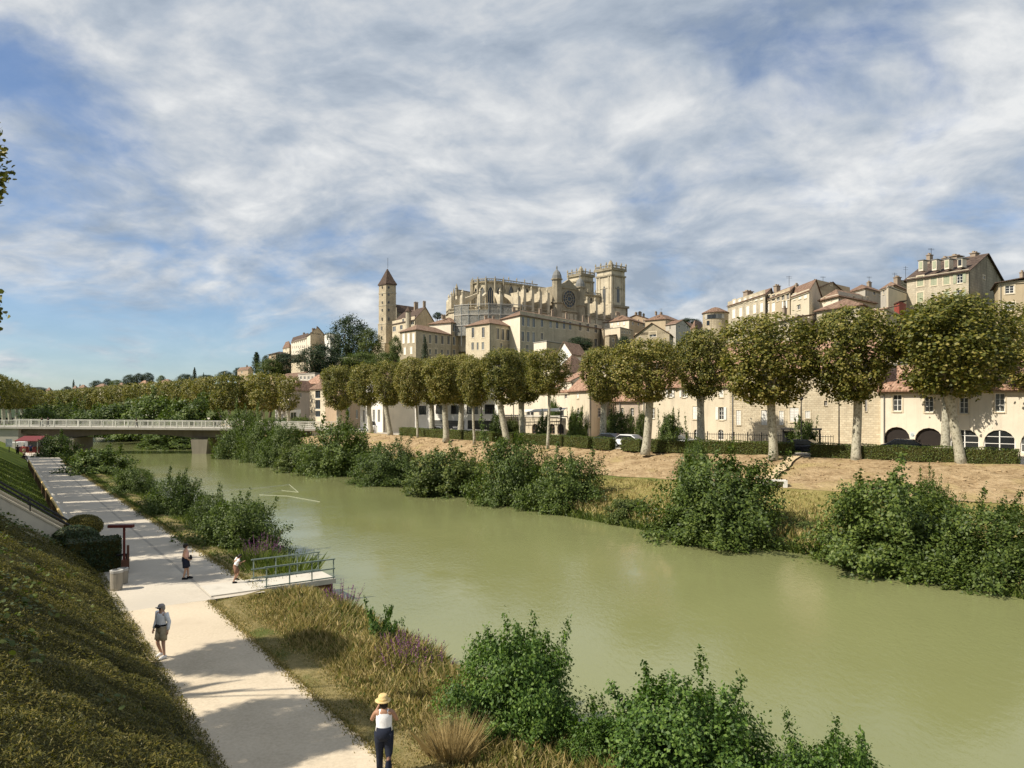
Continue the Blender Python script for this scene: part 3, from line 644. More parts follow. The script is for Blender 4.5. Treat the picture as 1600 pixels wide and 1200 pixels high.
for i_, (px, py) in enumerate(((2, 280), (-6, 245), (-8, 310), (-12, 215), (-8, 500), (-12, 475))): q_ = P(px, py, 16.0)-Vector((-17.4, 16.0, 6.3)); mo('twig', twig_mesh(300+i_), t, tuple(q_-Vector((.12, 0, 0))), (.5, .5, .5))['kind'] = 'stuff'
# hedge in clipped lengths on the street edge
def hedge_mesh(name, L, w, h, seed, dens=190):
    g = np.random.default_rng(seed); A = [(L*h, 0), (L*h, 1), (L*w, 2), (w*h, 3), (w*h, 4)]; C = []; D = []
    for area, f in A:
        n = int(area*dens); a, b = g.uniform(0, 1, n), g.uniform(0, 1, n); o = np.zeros((n, 3)); nn = np.zeros((n, 3))
        if f < 2: o[:, 0] = a*L; o[:, 1] = (-w/2, w/2)[f]; o[:, 2] = b*h; nn[:, 1] = (-1, 1)[f]
        elif f == 2: o[:, 0] = a*L; o[:, 1] = (b-.5)*w; o[:, 2] = h; nn[:, 2] = 1
        else: o[:, 0] = (0, L)[f-3]; o[:, 1] = (a-.5)*w; o[:, 2] = b*h; nn[:, 0] = (-1, 1)[f-3]
        C.append(o+g.normal(0, .035, (n, 3))+nn*(.05*np.sin(o[:, 0:1]*2.1+o[:, 2:3]*3))); D.append(nn+g.normal(0, .5, (n, 3))+[0, 0, .25])
    C = np.concatenate(C); D = np.concatenate(D)
    return np_mesh(name, leaf_verts(C, D, .105*g.uniform(.7, 1.3, len(C)), LEAF4, g=g), 4, M['hedge_leaf'])
HEDGE = [(1592, 1268, 55.8, 64.9, 'long hedge length on the right in front of the arcade'), (1240, 1018, 66.3, 72.6, 'long hedge length in front of the cream house'), (1004, 974, 73.2, 75.0, 'short hedge block beside the leaning plane tree'), (958, 931, 76, 77.8, 'short hedge block left of the parked white car'), (924, 782, 78.3, 91.5, 'hedge length in front of the restaurant terrace'), (774, 628, 92.4, 113, 'hedge length in front of the white modern building')]
for px0, px1, d0, d1, lab in HEDGE:
    a, b = XY(px0, d0*1.012), XY(px1, d1*1.012); s0 = toST(*a); s1_ = toST(*b)
    L = (b-a).length; ang = math.atan2(b.y-a.y, b.x-a.x)
    t = thing('hedge', lab, 'hedge', (a.x, a.y, STREET), 'clipped hedge on the right bank', ang, world=False)
    h = 1.22
    mo('foliage', hedge_mesh('hedge_foliage', L, 1.0, h, int(px0)), t)
    bb = MB(); bb.box((L/2, 0, h/2-.06), (L-.14, .86, h-.1)); mesh_obj('core', bb.v, bb.f, M['cover_soil'], t)

RB = 'bushes along the right waterside'
# px centre, py waterline, width px, top py, label, light?
RBL = [
 (378, 716, 68, 627, 'tall dark bush beside the bridge pier on the right bank'), (411, 722, 56, 640, 'narrow bush second from the bridge on the right bank'),
 (446, 729, 66, 652, 'medium bush third from the bridge on the right bank'), (474, 737, 70, 686, 'low spreading light bush left of the tallest waterside bush'),
 (534, 742, 112, 646, 'tallest bushy dark green alder on the right waterside'), (606, 757, 98, 680, 'rounded bush in front of the soil slope left end'),
 (698, 773, 116, 690, 'broad light bush in front of the slope, middle left'), (802, 789, 112, 664, 'tall pointed bush rising to the hedge, middle of the bank'),
 (884, 800, 126, 696, 'broad rounded dark bush right of the tall pointed one'), (985, 818, 80, 772, 'low bush and reeds at the water left of the big spreading bush'),
 (1122, 852, 190, 694, 'big spreading alder bush below the concrete trough'), (1400, 900, 220, 724, 'big wide bush at the water in front of the arcade hedge'),
 (1550, 925, 190, 768, 'bush at the water by the right edge of the picture'), (1258, 848, 90, 806, 'low weedy clump on the bank between two big bushes'),
]
for i, (px, pw, w, yt, lab) in enumerate(RBL):
    d = F*EYE/(pw-HOR)+.2
    lt = i in (3, 6, 9, 13)
    b_ = bush(px, d+(.010*w if w > 100 else .6), -.15, w*1.08, (EYE+.15)/(d+(.010*w if w > 100 else .6))*F+HOR-yt, lab, RB, i, True, lib=light_bushes if lt else None)
# extra young growth standing up out of the bank
for i, (px, d, w, h, lab) in enumerate([(1455, 41.5, 70, 118, 'upright young shoots between the two right hand bushes'), (1340, 48.5, 46, 64, 'small sapling rising in front of the slope right of the path'), (1085, 54, 60, 130, 'upright top of sapling standing behind the big spreading bush')]):
    bush(px, d, .8, w, h, lab, RB, i+1, True, lib=bushes)
# tangle behind the bridge on both banks
for i, (px, d, w, yt, lib, lab) in enumerate([(300, 160, 90, 612, None, 'dark wide tree crown over the bridge right of centre'), (245, 170, 92, 606, None, 'broad green tree crown behind the bridge railing'), (185, 185, 100, 622, None, 'mid green crown behind the bridge, left of centre'), (140, 178, 70, 634, None, 'low green crown behind the left half of the bridge'), (92, 190, 80, 622, 1, 'light green willow like tree behind the left half of the bridge'), (62, 175, 62, 630, None, 'dark tree behind the left end of the bridge'), (270, 150, 84, 668, None, 'dark bush under the bridge at the right bank'), (335, 152, 60, 676, None, 'dark bush behind the bridge pier'), (225, 200, 90, 660, 1, 'light bush on the far bank seen under the bridge')]):
    z = .0 if i >= 6 else 1.2
    hp = (EYE-z)/d*F+HOR-yt
    bush(px, d, z, w*1.2, hp, lab, 'trees and bushes beyond the bridge', i, False, 'riverside_tree' if i < 6 else 'waterside_bush', [light_bushes[0]] if lib else None, 'tree' if i < 6 else 'bush')
LBG = 'bushes along the left waterside'
for i, (px, d, z, w, yt, lab) in enumerate([(88, 112, .4, 58, 672, 'pointed bush beside the path nearest the far bridge'), (155, 86, .2, 100, 694, 'spreading bush by the second landing on the left bank'), (212, 66, .2, 68, 722, 'small bush in the middle of the left bank clump'), (272, 53.5, .1, 92, 732, 'rounded bush in the left bank clump, second from the near landing'), (330, 47, .1, 66, 760, 'bush filling the gap in the left bank clump'), (377, 41.8, .1, 124, 768, 'largest dark bush left of the near landing'), (135, 97, .2, 60, 702, 'low light bush behind the second landing')]):
    hp = (EYE-z)/d*F+HOR-yt
    b_ = bush(px, d, z, w*1.06, hp, lab, LBG, i+1, d < 70)
# the three near bushes at the bottom of the picture
sapling_mesh = bush_mesh('sapling_leaves', 233, 14, 2200, .075, M['bush_leaf_near'], .8, .6, low=.2, shell=.12)
near_b = [bush_mesh('near_bush_leaves', 201+i, 60, 30000, .036, M['bush_leaf_near'], 1.0, .6, low=.05) for i in range(2)]
for i, (px, d, z, w, yt, k, lab) in enumerate([(804, 18.2, .1, 222, 962, 0, 'large leafy green bush at the water, bottom centre'), (1062, 15.8, -.1, 300, 1046, 1, 'leafy bush second from the left along the bottom edge'), (1300, 14.0, -.1, 240, 1140, 0, 'top of a bush peeking in at the bottom edge on the right'), (596, 24.5, .3, 70, 930, 1, 'small sparse alder sapling at the water by the tall grass'), (940, 16.6, -.1, 120, 1110, 1, 'low bush between the two large bottom bushes')]):
    hp = (EYE-z)/d*F+HOR-yt
    bush(px, d, z, w*.97, hp, lab, 'leafy bushes along the near left waterside', i, i != 3, lib=[near_b[k], near_b[1-k]] if i != 3 else [sapling_mesh])

# ------------------------------------------------------------------ grasses (nobody could count them)
def blades(name, pts, hgt, mat, label, cat, lean=.35, width=1.0, seed=1, kind='stuff'):
    g = np.random.default_rng(seed); pts = np.asarray(pts); n = len(pts)
    D = unit(np.stack([g.normal(0, lean, n), g.normal(0, lean, n), np.ones(n)], 1)); sd = unit(np.cross(D, g.normal(size=(n, 3))))
    h = np.asarray(hgt)*g.uniform(.5, 1.3, n); w = (.012*width+.012*h)[:, None]
    tip = pts+D*h[:, None]+unit(g.normal(size=(n, 3))*[1, 1, .1])*(h*.25)[:, None]; mid = pts+D*(h*.6)[:, None]
    v = np.stack([pts-sd*w, pts+sd*w, mid+sd*w*.7, tip, mid-sd*w*.7], 1).reshape(-1, 3)
    o = bpy.data.objects.new(name, np_mesh(name, v, 5, mat)); link(o); tag(o, label, cat, None, kind); return o
def bankz(s, t):
    a = tP(s)+.5; b = tL(s)-.4
    if t < a: return PATH
    if t < b: return PATH+.02+(.45-PATH)*(t-a)/(b-a)
    return .45-1.45*(t-b)/1.9
def scatter(n, s0, s1_, f0, f1, seed):
    g = np.random.default_rng(seed); out = []
    s = g.uniform(s0, s1_, n); f = g.uniform(f0, f1, n); return s, f, g
s, f, g = scatter(56000, 11, 30.4, 0, 1, 5); pts = []; hh = []
for a, b in zip(s, f):
    t = 6.8+b*5.2; m = .5+.5*hnoise(a, t, .55, 4.0); edge = min(1, max(.13, (t-7.3)/2.2))
    pts.append(ST(a, t, bankz(a, t)-.02)); hh.append((.14+.72*m)*edge)
hh = np.array(hh); pts = np.array([tuple(p) for p in pts]); sel = rng.uniform(size=len(pts)) < (.62-.25*np.tanh((f-.55)*4))
blades('tall_grass', pts[sel], hh[sel], M['dry_grass'], 'tall dry straw coloured grass between the path and the water', 'grass', .38)
blades('green_weeds', pts[~sel], hh[~sel]*.8, M['green_grass'], 'green weeds growing among the dry grass on the near bank', 'grass', .5, 1.8, 2)
s, f, g = scatter(24000, 31, 130, 0, 1, 6); pts = [tuple(ST(a, edge_far(a)+.1+b*(tL(a)-edge_far(a)-.1), bankz(a, 9.3+b*2.6)-.02)) for a, b in zip(s, f)]
blades('verge_grass', pts, (.10+.45*f)*(.7+.6*np.sin(s*1.3)**2), M['green_grass'], 'rough green verge between the path and the left waterside bushes', 'grass', .5, 1.6, 3)
s, f, g = scatter(46000, 10, 110, 0, 1, 7); pts = []; hh = []
for a, b in zip(s, f):
    t = tW(a)+.3+b*(tT(a)-tW(a)-.4); fz = (t-tW(a)-.6)/max(.1, tT(a)-2.2-tW(a)-.6); pts.append(tuple(ST(a, t, .5+1.6*min(1, max(0, fz))-.03))); hh.append((.22+.7*(1-b)**2*(.4+.6*abs(hnoise(a, t, .35)))))
blades('bank_grass', pts, np.array(hh), M['dry_grass'], 'dry grass on the terrace above the right waterside', 'grass', .4, 2.0, 4)
s, f, g = scatter(22000, 10, 110, 0, 1, 17); pts = [tuple(ST(a, tW(a)-.55+b*2.4, -.1+.65*b)) for a, b in zip(s, f)]
blades('waterside_weeds', pts, .25+.45*g.uniform(0, 1, 22000), M['green_grass'], 'green weeds hanging over the right waterline', 'weeds', .6, 3.0, 14)
# reeds beside the landing, loosestrife and a straw tuft: clumps one can point at
def clump(name, label, cat, c, n, h, rad, mat, lean, width, seed, top=None, part='blades'):
    g = np.random.default_rng(seed); a = g.uniform(0, 6.28, n); r = rad*np.sqrt(g.uniform(0, 1, n))
    pts = np.stack([r*np.cos(a), r*np.sin(a), np.zeros(n)], 1); t = thing(name, label, cat, c, world=False)
    out = np.stack([np.cos(a), np.sin(a)], 1)*(r/rad*lean)[:, None]
    D = unit(np.stack([out[:, 0]+g.normal(0, .12, n), out[:, 1]+g.normal(0, .12, n), np.ones(n)], 1)); sd = unit(np.cross(D, g.normal(size=(n, 3))))
    hh = h*g.uniform(.6, 1.1, n)[:, None]; w = .012*width; mid = pts+D*hh*.6; tip = pts+D*hh; tip[:, :2] += D[:, :2]*hh*.3
    v = np.stack([pts-sd*w, pts+sd*w, mid+sd*w*.8, tip, mid-sd*w*.8], 1).reshape(-1, 3)
    o = bpy.data.objects.new(part, np_mesh(part, v, 5, mat)); link(o, t)
    if top is not None:
        m = 26; base = np.repeat(pts+D*hh*.55, m, 0); ax = np.repeat(D*hh*.5, m, 0); f = g.uniform(0, 1, (len(base), 1)); C = base+ax*f+g.normal(0, .022, base.shape)*(1.1-f)
        o = bpy.data.objects.new('flower_spike', np_mesh('flower_spike', leaf_verts(C, g.normal(size=C.shape), .045, LEAF4, g=g), 4, top)); link(o, t); o['kind'] = 'stuff'
    return t
for px, d, n, rad, lab in ((440, 35.3, 420, 1.6, 'dense green iris leaves beside the landing'), (400, 36.4, 160, .7, 'small clump of iris leaves left of the landing')):
    p = XY(px, d); clump('iris_clump', lab, 'reeds', (p.x, p.y, .25), n, 1.25, rad, M['green_grass'], .5, 2.4, int(px))
for px, d, z, n, h, rad, lab in ((648, 22.2, .25, 48, 1.25, .95, 'purple loosestrife in flower above the near water edge'), (535, 29.4, .3, 46, 1.1, .5, 'purple loosestrife at the foot of the landing'), (410, 38.0, .4, 60, 1.4, .8, 'faded purple flowers behind the iris clump'), (625, 22.8, .3, 50, 1.1, .5, 'second smaller purple loosestrife beside the larger one')):
    p = XY(px, d); clump('loosestrife', lab, 'flowers', (p.x, p.y, z), n, h, rad, M['green_grass'], .35, 1.0, int(px)+n, M['purple_flower'], 'stems')
p = XY(706, 16.2); clump('straw_tuft', 'arching tuft of dry straw coloured grass beside the hatted walker', 'grass tuft', (p.x, p.y, .45), 1100, 1.3, .30, M['straw'], .48, .42, 77)
# planted slope: low shrubs in layered sprays
def cover():
    g = np.random.default_rng(31); n = 210000; s = g.uniform(10, 41.5, n); t = g.uniform(-5.2, 3.95, n); C = np.zeros((n, 3)); D = np.zeros((n, 3)); keep = np.ones(n, bool)
    for i in range(n):
        k = (3.75-t[i])/8.95; z = PATH+6*max(0, k); p = ST(s[i], t[i])
        m = hnoise(p.x, p.y, .8, 2.0)+.6*hnoise(p.x, p.y, 2.0, 7.0)
        h = max(0, .22+.30*m)*min(1, max(.25, (3.95-t[i])/.8))
        C[i] = (p.x, p.y, z+h*g.uniform(.3, 1.05)+.06); D[i] = (.25*V.x, .25*V.y, 1)
        if m < -.35 and g.uniform() < .6: keep[i] = False
    C, D = C[keep], D[keep]+g.normal(0, .45, (keep.sum(), 3))
    up = np.array([V.x, V.y, -.6])[None]+g.normal(0, .7, C.shape)
    tm = LEAF4*np.array([.55, 1.5, 1])
    v = leaf_verts(C, D, .066*g.uniform(.6, 1.4, len(C)), tm, np.cross(up, D), g)
    o = bpy.data.objects.new('ground_cover', np_mesh('ground_cover', v, 4, M['cover_leaf'])); link(o); tag(o, 'low yellow green shrub carpet on the steep near slope', 'ground cover', None, 'stuff')
    n = 3600; s = g.uniform(14, 41, n); t = g.uniform(-4.5, 2.5, n); sel = np.array([hnoise(a, b, .45, 12.0) > .12 for a, b in zip(s, t)]); s, t = s[sel], t[sel]
    C = np.array([tuple(ST(a, b, PATH+6*(3.75-b)/8.95+.48+.1*g.uniform())) for a, b in zip(s, t)])
    o = bpy.data.objects.new('ivy_patch', np_mesh('ivy_patch', leaf_verts(C, np.array([0.2, .2, 1])+g.normal(0, .5, C.shape), .11*g.uniform(.7, 1.3, len(C)), LEAF5, g=g), 6, M['light_leaf'])); link(o); tag(o, 'broad green leaves breaking through the shrub carpet', 'ground cover', None, 'stuff')
cover()
s, f, g = scatter(30000, 42, 100, 0, 1, 9)
blades('lawn_grass', [tuple(ST(a, 3.3-b*8, PATH+.02+(zLS(a)-PATH)*(b*8+.1)/8.6)) for a, b in zip(s, f)], np.full(30000, .12), M['green_grass'], 'mown grass blades on the left lawn slope', 'grass', .5, 2.2, 19)
g = np.random.default_rng(41); n = 9000; s = g.uniform(10, 30.4, n); e = np.abs(g.normal(0, .14, n)); sd = g.uniform(size=n) < .7
blades('path_edge_grass', [tuple(ST(a, 6.92-b if c else 3.72+b, PATH-.02)) for a, b, c in zip(s, e, sd)], np.full(n, .09), M['dry_grass'], 'short trodden grass creeping over the edges of the near path', 'grass', .7, 1.0, 42)
n = 12000; s = g.uniform(31, 120, n); e = np.abs(g.normal(0, .2, n))
blades('verge_edge_grass', [tuple(ST(a, edge_far(a)+.12-b, PATH-.02)) for a, b in zip(s, e)], np.full(n, .12), M['dry_grass'], 'short dry grass along the right edge of the far path', 'grass', .7, 1.6, 43)
# clods and stones on the soil slope
def clods():
    g = np.random.default_rng(3); b = MB()
    for k in range(1500):
        s = g.uniform(12, 110); a, c = tT(s)+.3, tH(s)-.8; t = a+(c-a)*g.uniform(0, 1); p = ST(s, t, slope_z(s, t)+.05); r = g.uniform(.03, .11)*(1.5 if g.uniform() < .1 else 1)
        vs = [p+Vector(q)*r*g.uniform(.7, 1.3) for q in ((1, 0, 0), (-1, .2, 0), (0, 1, .1), (.1, -1, 0), (0, 0, .8), (0, 0, -1))]
        b.add(vs, [(0, 2, 4), (2, 1, 4), (1, 3, 4), (3, 0, 4), (2, 0, 5), (1, 2, 5), (3, 1, 5), (0, 3, 5)])
    tag(b.obj('soil_clods', M['soil_slope']), 'loose clods of dry earth over the bare bank', 'soil', None, 'stuff')
clods()
# ------------------------------------------------------------------ buildings
plain('void_shade', (0.022, 0.017, 0.014), .9); render_wall('chimney_render', (0.34, 0.27, 0.20), .5); render_wall('cornice_stone', (0.44, 0.37, 0.26), .3)  # first colour is near-black, standing in for shade inside open arches
def ray_on(A, B, px):
    k = (px-800)/F; dx, dy = B[0]-A[0], B[1]-A[1]
    return (k*A[1]-A[0])/(dx-k*dy)
def rows(face, px0, px1, n, t0, t1, h, w, style='plain', skip=()):
    out = []
    for i in range(n):
        if i in skip: continue
        f = i/max(1, n-1); out.append((face, px0+(px1-px0)*f, t0+(t1-t0)*f, h, w, style))
    return out
def wall_face(A, B, z0, z1, rects, inward, gable=None, depth=.22, arches=()):
    """wall between A and B with real openings and their reveals; arches: (u0,u1,zspring,ztop) round heads over rects"""
    vs, fs = [], []; L = (Vector(B)-Vector(A)).length
    us = sorted({0.0, L}|{r[0] for r in rects}|{r[1] for r in rects}); zs = sorted({z0, z1}|{r[2] for r in rects}|{r[3] for r in rects})
    d = (Vector(B)-Vector(A))/L
    def pt(u, z, dep=0.0): return (A[0]+d.x*u+inward.x*dep, A[1]+d.y*u+inward.y*dep, z)
    for i in range(len(us)-1):
        if us[i+1]-us[i] < 1e-4: continue
        for j in range(len(zs)-1):
            if zs[j+1]-zs[j] < 1e-4: continue
            uc, zc = (us[i]+us[i+1])/2, (zs[j]+zs[j+1])/2
            if any(r[0] < uc < r[1] and r[2] < zc < r[3] for r in rects): continue
            b = len(vs); vs += [pt(us[i], zs[j]), pt(us[i+1], zs[j]), pt(us[i+1], zs[j+1]), pt(us[i], zs[j+1])]; fs.append((b, b+1, b+2, b+3))
    for (u0, u1, za, zb) in rects:
        for (p, q) in (((u0, za), (u1, za)), ((u1, za), (u1, zb)), ((u1, zb), (u0, zb)), ((u0, zb), (u0, za))):
            b = len(vs); vs += [pt(*p), pt(*q), pt(*q, depth), pt(*p, depth)]; fs.append((b, b+1, b+2, b+3))
    for (u0, u1, zs_, zt) in arches:      # fill the corners of the opening above the round head
        n = 8; c = (u0+u1)/2; ra = (u1-u0)/2; rz = zt-zs_
        arc = [(c-ra*math.cos(math.pi*k/n), zs_+rz*math.sin(math.pi*k/n)) for k in range(n+1)]
        for half in (arc[:n//2+1], arc[n//2:]):
            cor = (u0, zt) if half[0][0] < c-1e-6 else (u1, zt)
            for k in range(len(half)-1):
                b = len(vs); vs += [pt(*half[k]), pt(*half[k+1]), pt(*cor)]; fs.append((b, b+1, b+2))
        for k in range(n):
            b = len(vs); vs += [pt(*arc[k]), pt(*arc[k+1]), pt(*arc[k+1], depth), pt(*arc[k], depth)]; fs.append((b, b+1, b+2, b+3))
    if gable: b = len(vs); vs += [pt(0, z1), pt(L, z1), pt(L*gable[0], gable[1])]; fs.append((b, b+1, b+2))
    return vs, fs
def window(root, A, d, nrm, u, z, w, h, style, frame, trim, shut, small):
    """opening centre u, bottom z; nrm points out of the wall"""
    def pt(a, zz, o): return Vector((A[0]+d.x*a+nrm.x*o, A[1]+d.y*a+nrm.y*o, zz))
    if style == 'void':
        return mesh_obj('arch_shade_sheet', [pt(u-w/2, z, -.24), pt(u+w/2, z, -.24), pt(u+w/2, z+h, -.24), pt(u-w/2, z+h, -.24)], [(0, 1, 2, 3)], M['void_shade'], root)  # dark sheet closing the arch in place of its inner shade
    b = MB(); t = max(.06, min(.1, w*.08)); o = -.16
    def bar(a0, a1, za, zb, o0=-.16, th=.06): b.add([pt(a, q, oo) for oo in (o0, o0+th) for a, q in ((a0, za), (a1, za), (a1, zb), (a0, zb))], [(3, 2, 1, 0), (4, 5, 6, 7), (0, 1, 5, 4), (1, 2, 6, 5), (2, 3, 7, 6), (3, 0, 4, 7)])
    a0, a1 = u-w/2, u+w/2
    bar(a0, a0+t, z, z+h); bar(a1-t, a1, z, z+h); bar(a0+t, a1-t, z, z+t); bar(a0+t, a1-t, z+h-t, z+h); bar(u-t*.45, u+t*.45, z+t, z+h-t)
    if not small:
        for q in (.36, .68): bar(a0+t, a1-t, z+h*q-t*.25, z+h*q+t*.25)
    win = mesh_obj('window', b.v, b.f, frame, root)
    mesh_obj('pane', [pt(a0, z, -.14), pt(a1, z, -.14), pt(a1, z+h, -.14), pt(a0, z+h, -.14)], [(0, 1, 2, 3)], M['glass'], win)
    if trim is not None:
        s = MB(); e = min(.22, w*.18)
        def sl(p0, p1, za, zb, o1=.035): s.add([pt(a, q, oo) for oo in (-.02, o1) for a, q in ((p0, za), (p1, za), (p1, zb), (p0, zb))], [(3, 2, 1, 0), (4, 5, 6, 7), (0, 1, 5, 4), (1, 2, 6, 5), (2, 3, 7, 6), (3, 0, 4, 7)])
        sl(a0-e, a0-.002, z-e, z+h+e); sl(a1+.002, a1+e, z-e, z+h+e); sl(a0, a1, z+h+.002, z+h+e); sl(a0, a1, z-e*.8, z-.002, .09)
        mesh_obj('surround', s.v, s.f, trim, win)
    if style in ('shut', 'closed', 'half'):
        for sgn in (-1, 1):
            sh = MB(); sw = w*.5
            if style == 'shut' or (style == 'half' and sgn < 0): c0 = a0-sw-.03 if sgn < 0 else a1+.03; o0 = .045
            else: c0 = a0+.01 if sgn < 0 else u+.01; sw = w/2-.02; o0 = -.06
            c1 = c0+sw; n = 5
            sh.add([pt(a, q, oo) for oo in (o0, o0+.04) for a, q in ((c0, z+.02), (c1, z+.02), (c1, z+h-.02), (c0, z+h-.02))], [(3, 2, 1, 0), (4, 5, 6, 7), (0, 1, 5, 4), (1, 2, 6, 5), (2, 3, 7, 6), (3, 0, 4, 7)])
            if not small:
                for k in range(1, 9):
                    zq = z+h*k/9; sh.add([pt(a, q, oo) for oo in (o0+.03, o0+.06) for a, q in ((c0+.05, zq-.03), (c1-.05, zq-.03), (c1-.05, zq+.02), (c0+.05, zq+.02))], [(3, 2, 1, 0), (4, 5, 6, 7), (0, 1, 5, 4), (2, 3, 7, 6)])
            mesh_obj('shutter', sh.v, sh.f, shut, win)
def house(name, label, L, C, Rr, eave, base, wall, roof='hip', rise=2.0, over=.5, roofm='tile_roof', wins=(), frame='white_paint', trim='trim', shut='shutter_white', chim=(), cat='house', group=None, walls=None, cornice=True, arcs=(), small=True, ridge=None, backd=None):
    """L, C, Rr: (px, depth) of the left, middle and right corners seen in the photograph"""
    A, Cc, B = XY(*L), XY(*C), XY(*Rr); D = A+B-Cc
    z1 = ZY(eave, C[1]); z0 = base if base is not None else min(hill(*A), hill(*B), hill(*Cc), hill(*D))-2.0
    ctr = (A+B)/2; root = thing(name, label, cat, (Cc.x, Cc.y, z0), group)
    wm = M[wall]; faces = {'L': (A, Cc), 'R': (Cc, B)}
    ax = 0 if (Cc-A).length > (B-Cc).length else 1          # ridge runs along L face (0) or R face (1)
    if ridge is not None: ax = ridge
    allf = [('L', A, Cc), ('R', Cc, B), ('b', B, D), ('c', D, A)]
    for nm, p, q in allf:
        d = (q-p); Ln = d.length; d = d/Ln; inw = Vector((-d.y, d.x)); mid = (p+q)/2
        if (ctr-mid).dot(inw) < 0: inw = -inw
        rects, arch, todo = [], [], []
        if nm in faces:
            for w in wins:
                if w[0] != nm: continue
                u = ray_on(p, q, w[1])*Ln; dep = p.y+d.y*u; zt = ZY(w[2], dep); h = w[3]/F*dep
                wid = w[4]/F*math.hypot(dep, 0)/max(.35, abs(d.x-(w[1]-800)/F*d.y))
                if u-wid/2 < .05 or u+wid/2 > Ln-.05: continue
                st = w[5]
                rects.append((u-wid/2, u+wid/2, zt-h, zt)); 
                if st in ('arch', 'void'): arch.append((u-wid/2, u+wid/2, zt-wid/2*.98, zt))
                todo.append((u, zt-h, wid, h, st))
        g = None
        if roof == 'gable' and ((ax == 0 and nm in ('R', 'c')) or (ax == 1 and nm in ('L', 'b'))): g = (.5, z1+rise)
        v, f = wall_face(p, q, z0, z1, rects, inw, g, .26, arch)
        mesh_obj('wall', v, f, M[walls[nm]] if walls and nm in walls else wm, root)  # per-face wall material; some sunward faces carry sunlight as a paler colour
        for (u, z, w_, h, st) in todo: window(root, p, d, -inw, u, z, w_, h, st, M[frame], M[trim] if trim and st not in ('arch', 'void') else None, M[shut], small)
    # roof
    c = (A+B)/2; e0 = (Cc-A); e1 = (B-Cc); l0, l1 = e0.length, e1.length; e0 = e0/l0; e1 = e1/l1
    def q(u, v, z): p_ = c+e0*u+e1*v; return (p_.x, p_.y, z)
    h0, h1 = l0/2+over, l1/2+over; th = .16; drop = rise*over/(min(l0, l1)/2)
    zb = z1-drop*.6
    co = [q(-h0, -h1, zb), q(h0, -h1, zb), q(h0, h1, zb), q(-h0, h1, zb)]
    lo = [(x, y, z-th) for x, y, z in co]
    if roof == 'flat':
        vs = co+lo; fs = [(0, 1, 2, 3), (7, 6, 5, 4)]+[(i, (i+1) % 4, 4+(i+1) % 4, 4+i)[::-1] for i in range(4)]; vs = [(x, y, z+.3) for x, y, z in vs]
    elif roof == 'shed':
        up = rise; hi = (2, 3) if rise > 0 else (0, 1); vs = [list(x) for x in co+lo]
        for i in hi: vs[i][2] += abs(rise); vs[i+4][2] += abs(rise)
        fs = [(0, 1, 2, 3), (7, 6, 5, 4)]+[(i, 4+i, 4+(i+1) % 4, (i+1) % 4) for i in range(4)]
    else:
        zt = z1+rise; hip = (min(h0, h1)*.95 if roof == 'hip' else 0)
        if ax == 0: r = [q(-h0+hip, 0, zt), q(h0-hip, 0, zt)]; top = [(0, 1, 5, 4), (2, 3, 4, 5), (1, 2, 5), (3, 0, 4)]
        else: r = [q(0, -h1+hip, zt), q(0, h1-hip, zt)]; top = [(1, 2, 5, 4), (3, 0, 4, 5), (0, 1, 4), (2, 3, 5)]
        if roof == 'gable': top = top[:2]
        if roof == 'hip': vs = co+r+lo; k = 6
        else:
            vs = co+r+lo; k = 6
        fs = top+[(k+3, k+2, k+1, k)]+[(i, k+i, k+(i+1) % 4, (i+1) % 4) for i in range(4)]
        if roof == 'gable':
            # open gable ends: give the slopes thickness instead of a soffit
            rl = [(x, y, z-th) for x, y, z in r]; vs = co+r+lo+rl
            fs = top+[tuple({0: 6, 1: 7, 2: 8, 3: 9, 4: 10, 5: 11}[i] for i in reversed(t_)) for t_ in top]
            e = ((0, 4), (4, 3), (1, 5), (5, 2)) if ax == 0 else ((0, 4), (4, 1), (3, 5), (5, 2))
            mp = {0: 6, 1: 7, 2: 8, 3: 9, 4: 10, 5: 11}
            fs += [(i, j, mp[j], mp[i]) for i, j in e]+[(i, j, mp[j], mp[i]) for i, j in (((0, 1), (2, 3)) if ax == 0 else ((1, 2), (3, 0)))]
    rf = mesh_obj('roof', vs, fs, M[roofm], root)
    if cornice and roof != 'flat':
        b = MB()
        for p, q_ in ((A, Cc), (Cc, B)):
            d = (q_-p).normalized(); n_ = Vector((d.y, -d.x)); 
            if (ctr-p).dot(n_) > 0: n_ = -n_
            g = roof == 'gable' and ((ax == 0 and p is Cc) or (ax == 1 and p is A))
            if g: continue
            b.bar((p.x+n_.x*.08, p.y+n_.y*.08, zb-th-.14), (q_.x+n_.x*.08, q_.y+n_.y*.08, zb-th-.14), .16, .16)
        mesh_obj('cornice', b.v, b.f, M['cornice_stone'], root)
    if roof != 'flat' and z1-z0 > 4 and cat == 'house':
        o_ = (Cc-ctr).normalized()*.12; q_ = Cc+o_+(B-Cc).normalized()*.45; b = MB(); b.tube([(q_.x, q_.y, z0), (q_.x, q_.y, zb-.25)], .055, 6); mesh_obj('downpipe', b.v, b.f, M['lead'], root)
    for ch in chim:                      # (px, depth, top py, width m)
        r0, r1 = (c-e0*l0/2, c+e0*l0/2) if ax == 0 else (c-e1*l1/2, c+e1*l1/2)
        u_ = max(.04, min(.96, ray_on(r0, r1, ch[0]))); p_ = r0+(r1-r0)*u_; zt = max(ZY(ch[2], p_.y)-.3, z1+rise+.35); w = ch[3]*.72; b = MB(); hh = zt-(z1+rise)+.9
        b.box((p_.x, p_.y, zt-hh/2), (w, w*.7, hh), .5); b.box((p_.x, p_.y, zt+.06), (w*1.2, w*.9, .14), .5)
        for o in (-.25, .25): b.box((p_.x+o*w*math.cos(.5), p_.y+o*w*math.sin(.5), zt+.3), (w*.28, w*.28, .36), .5)
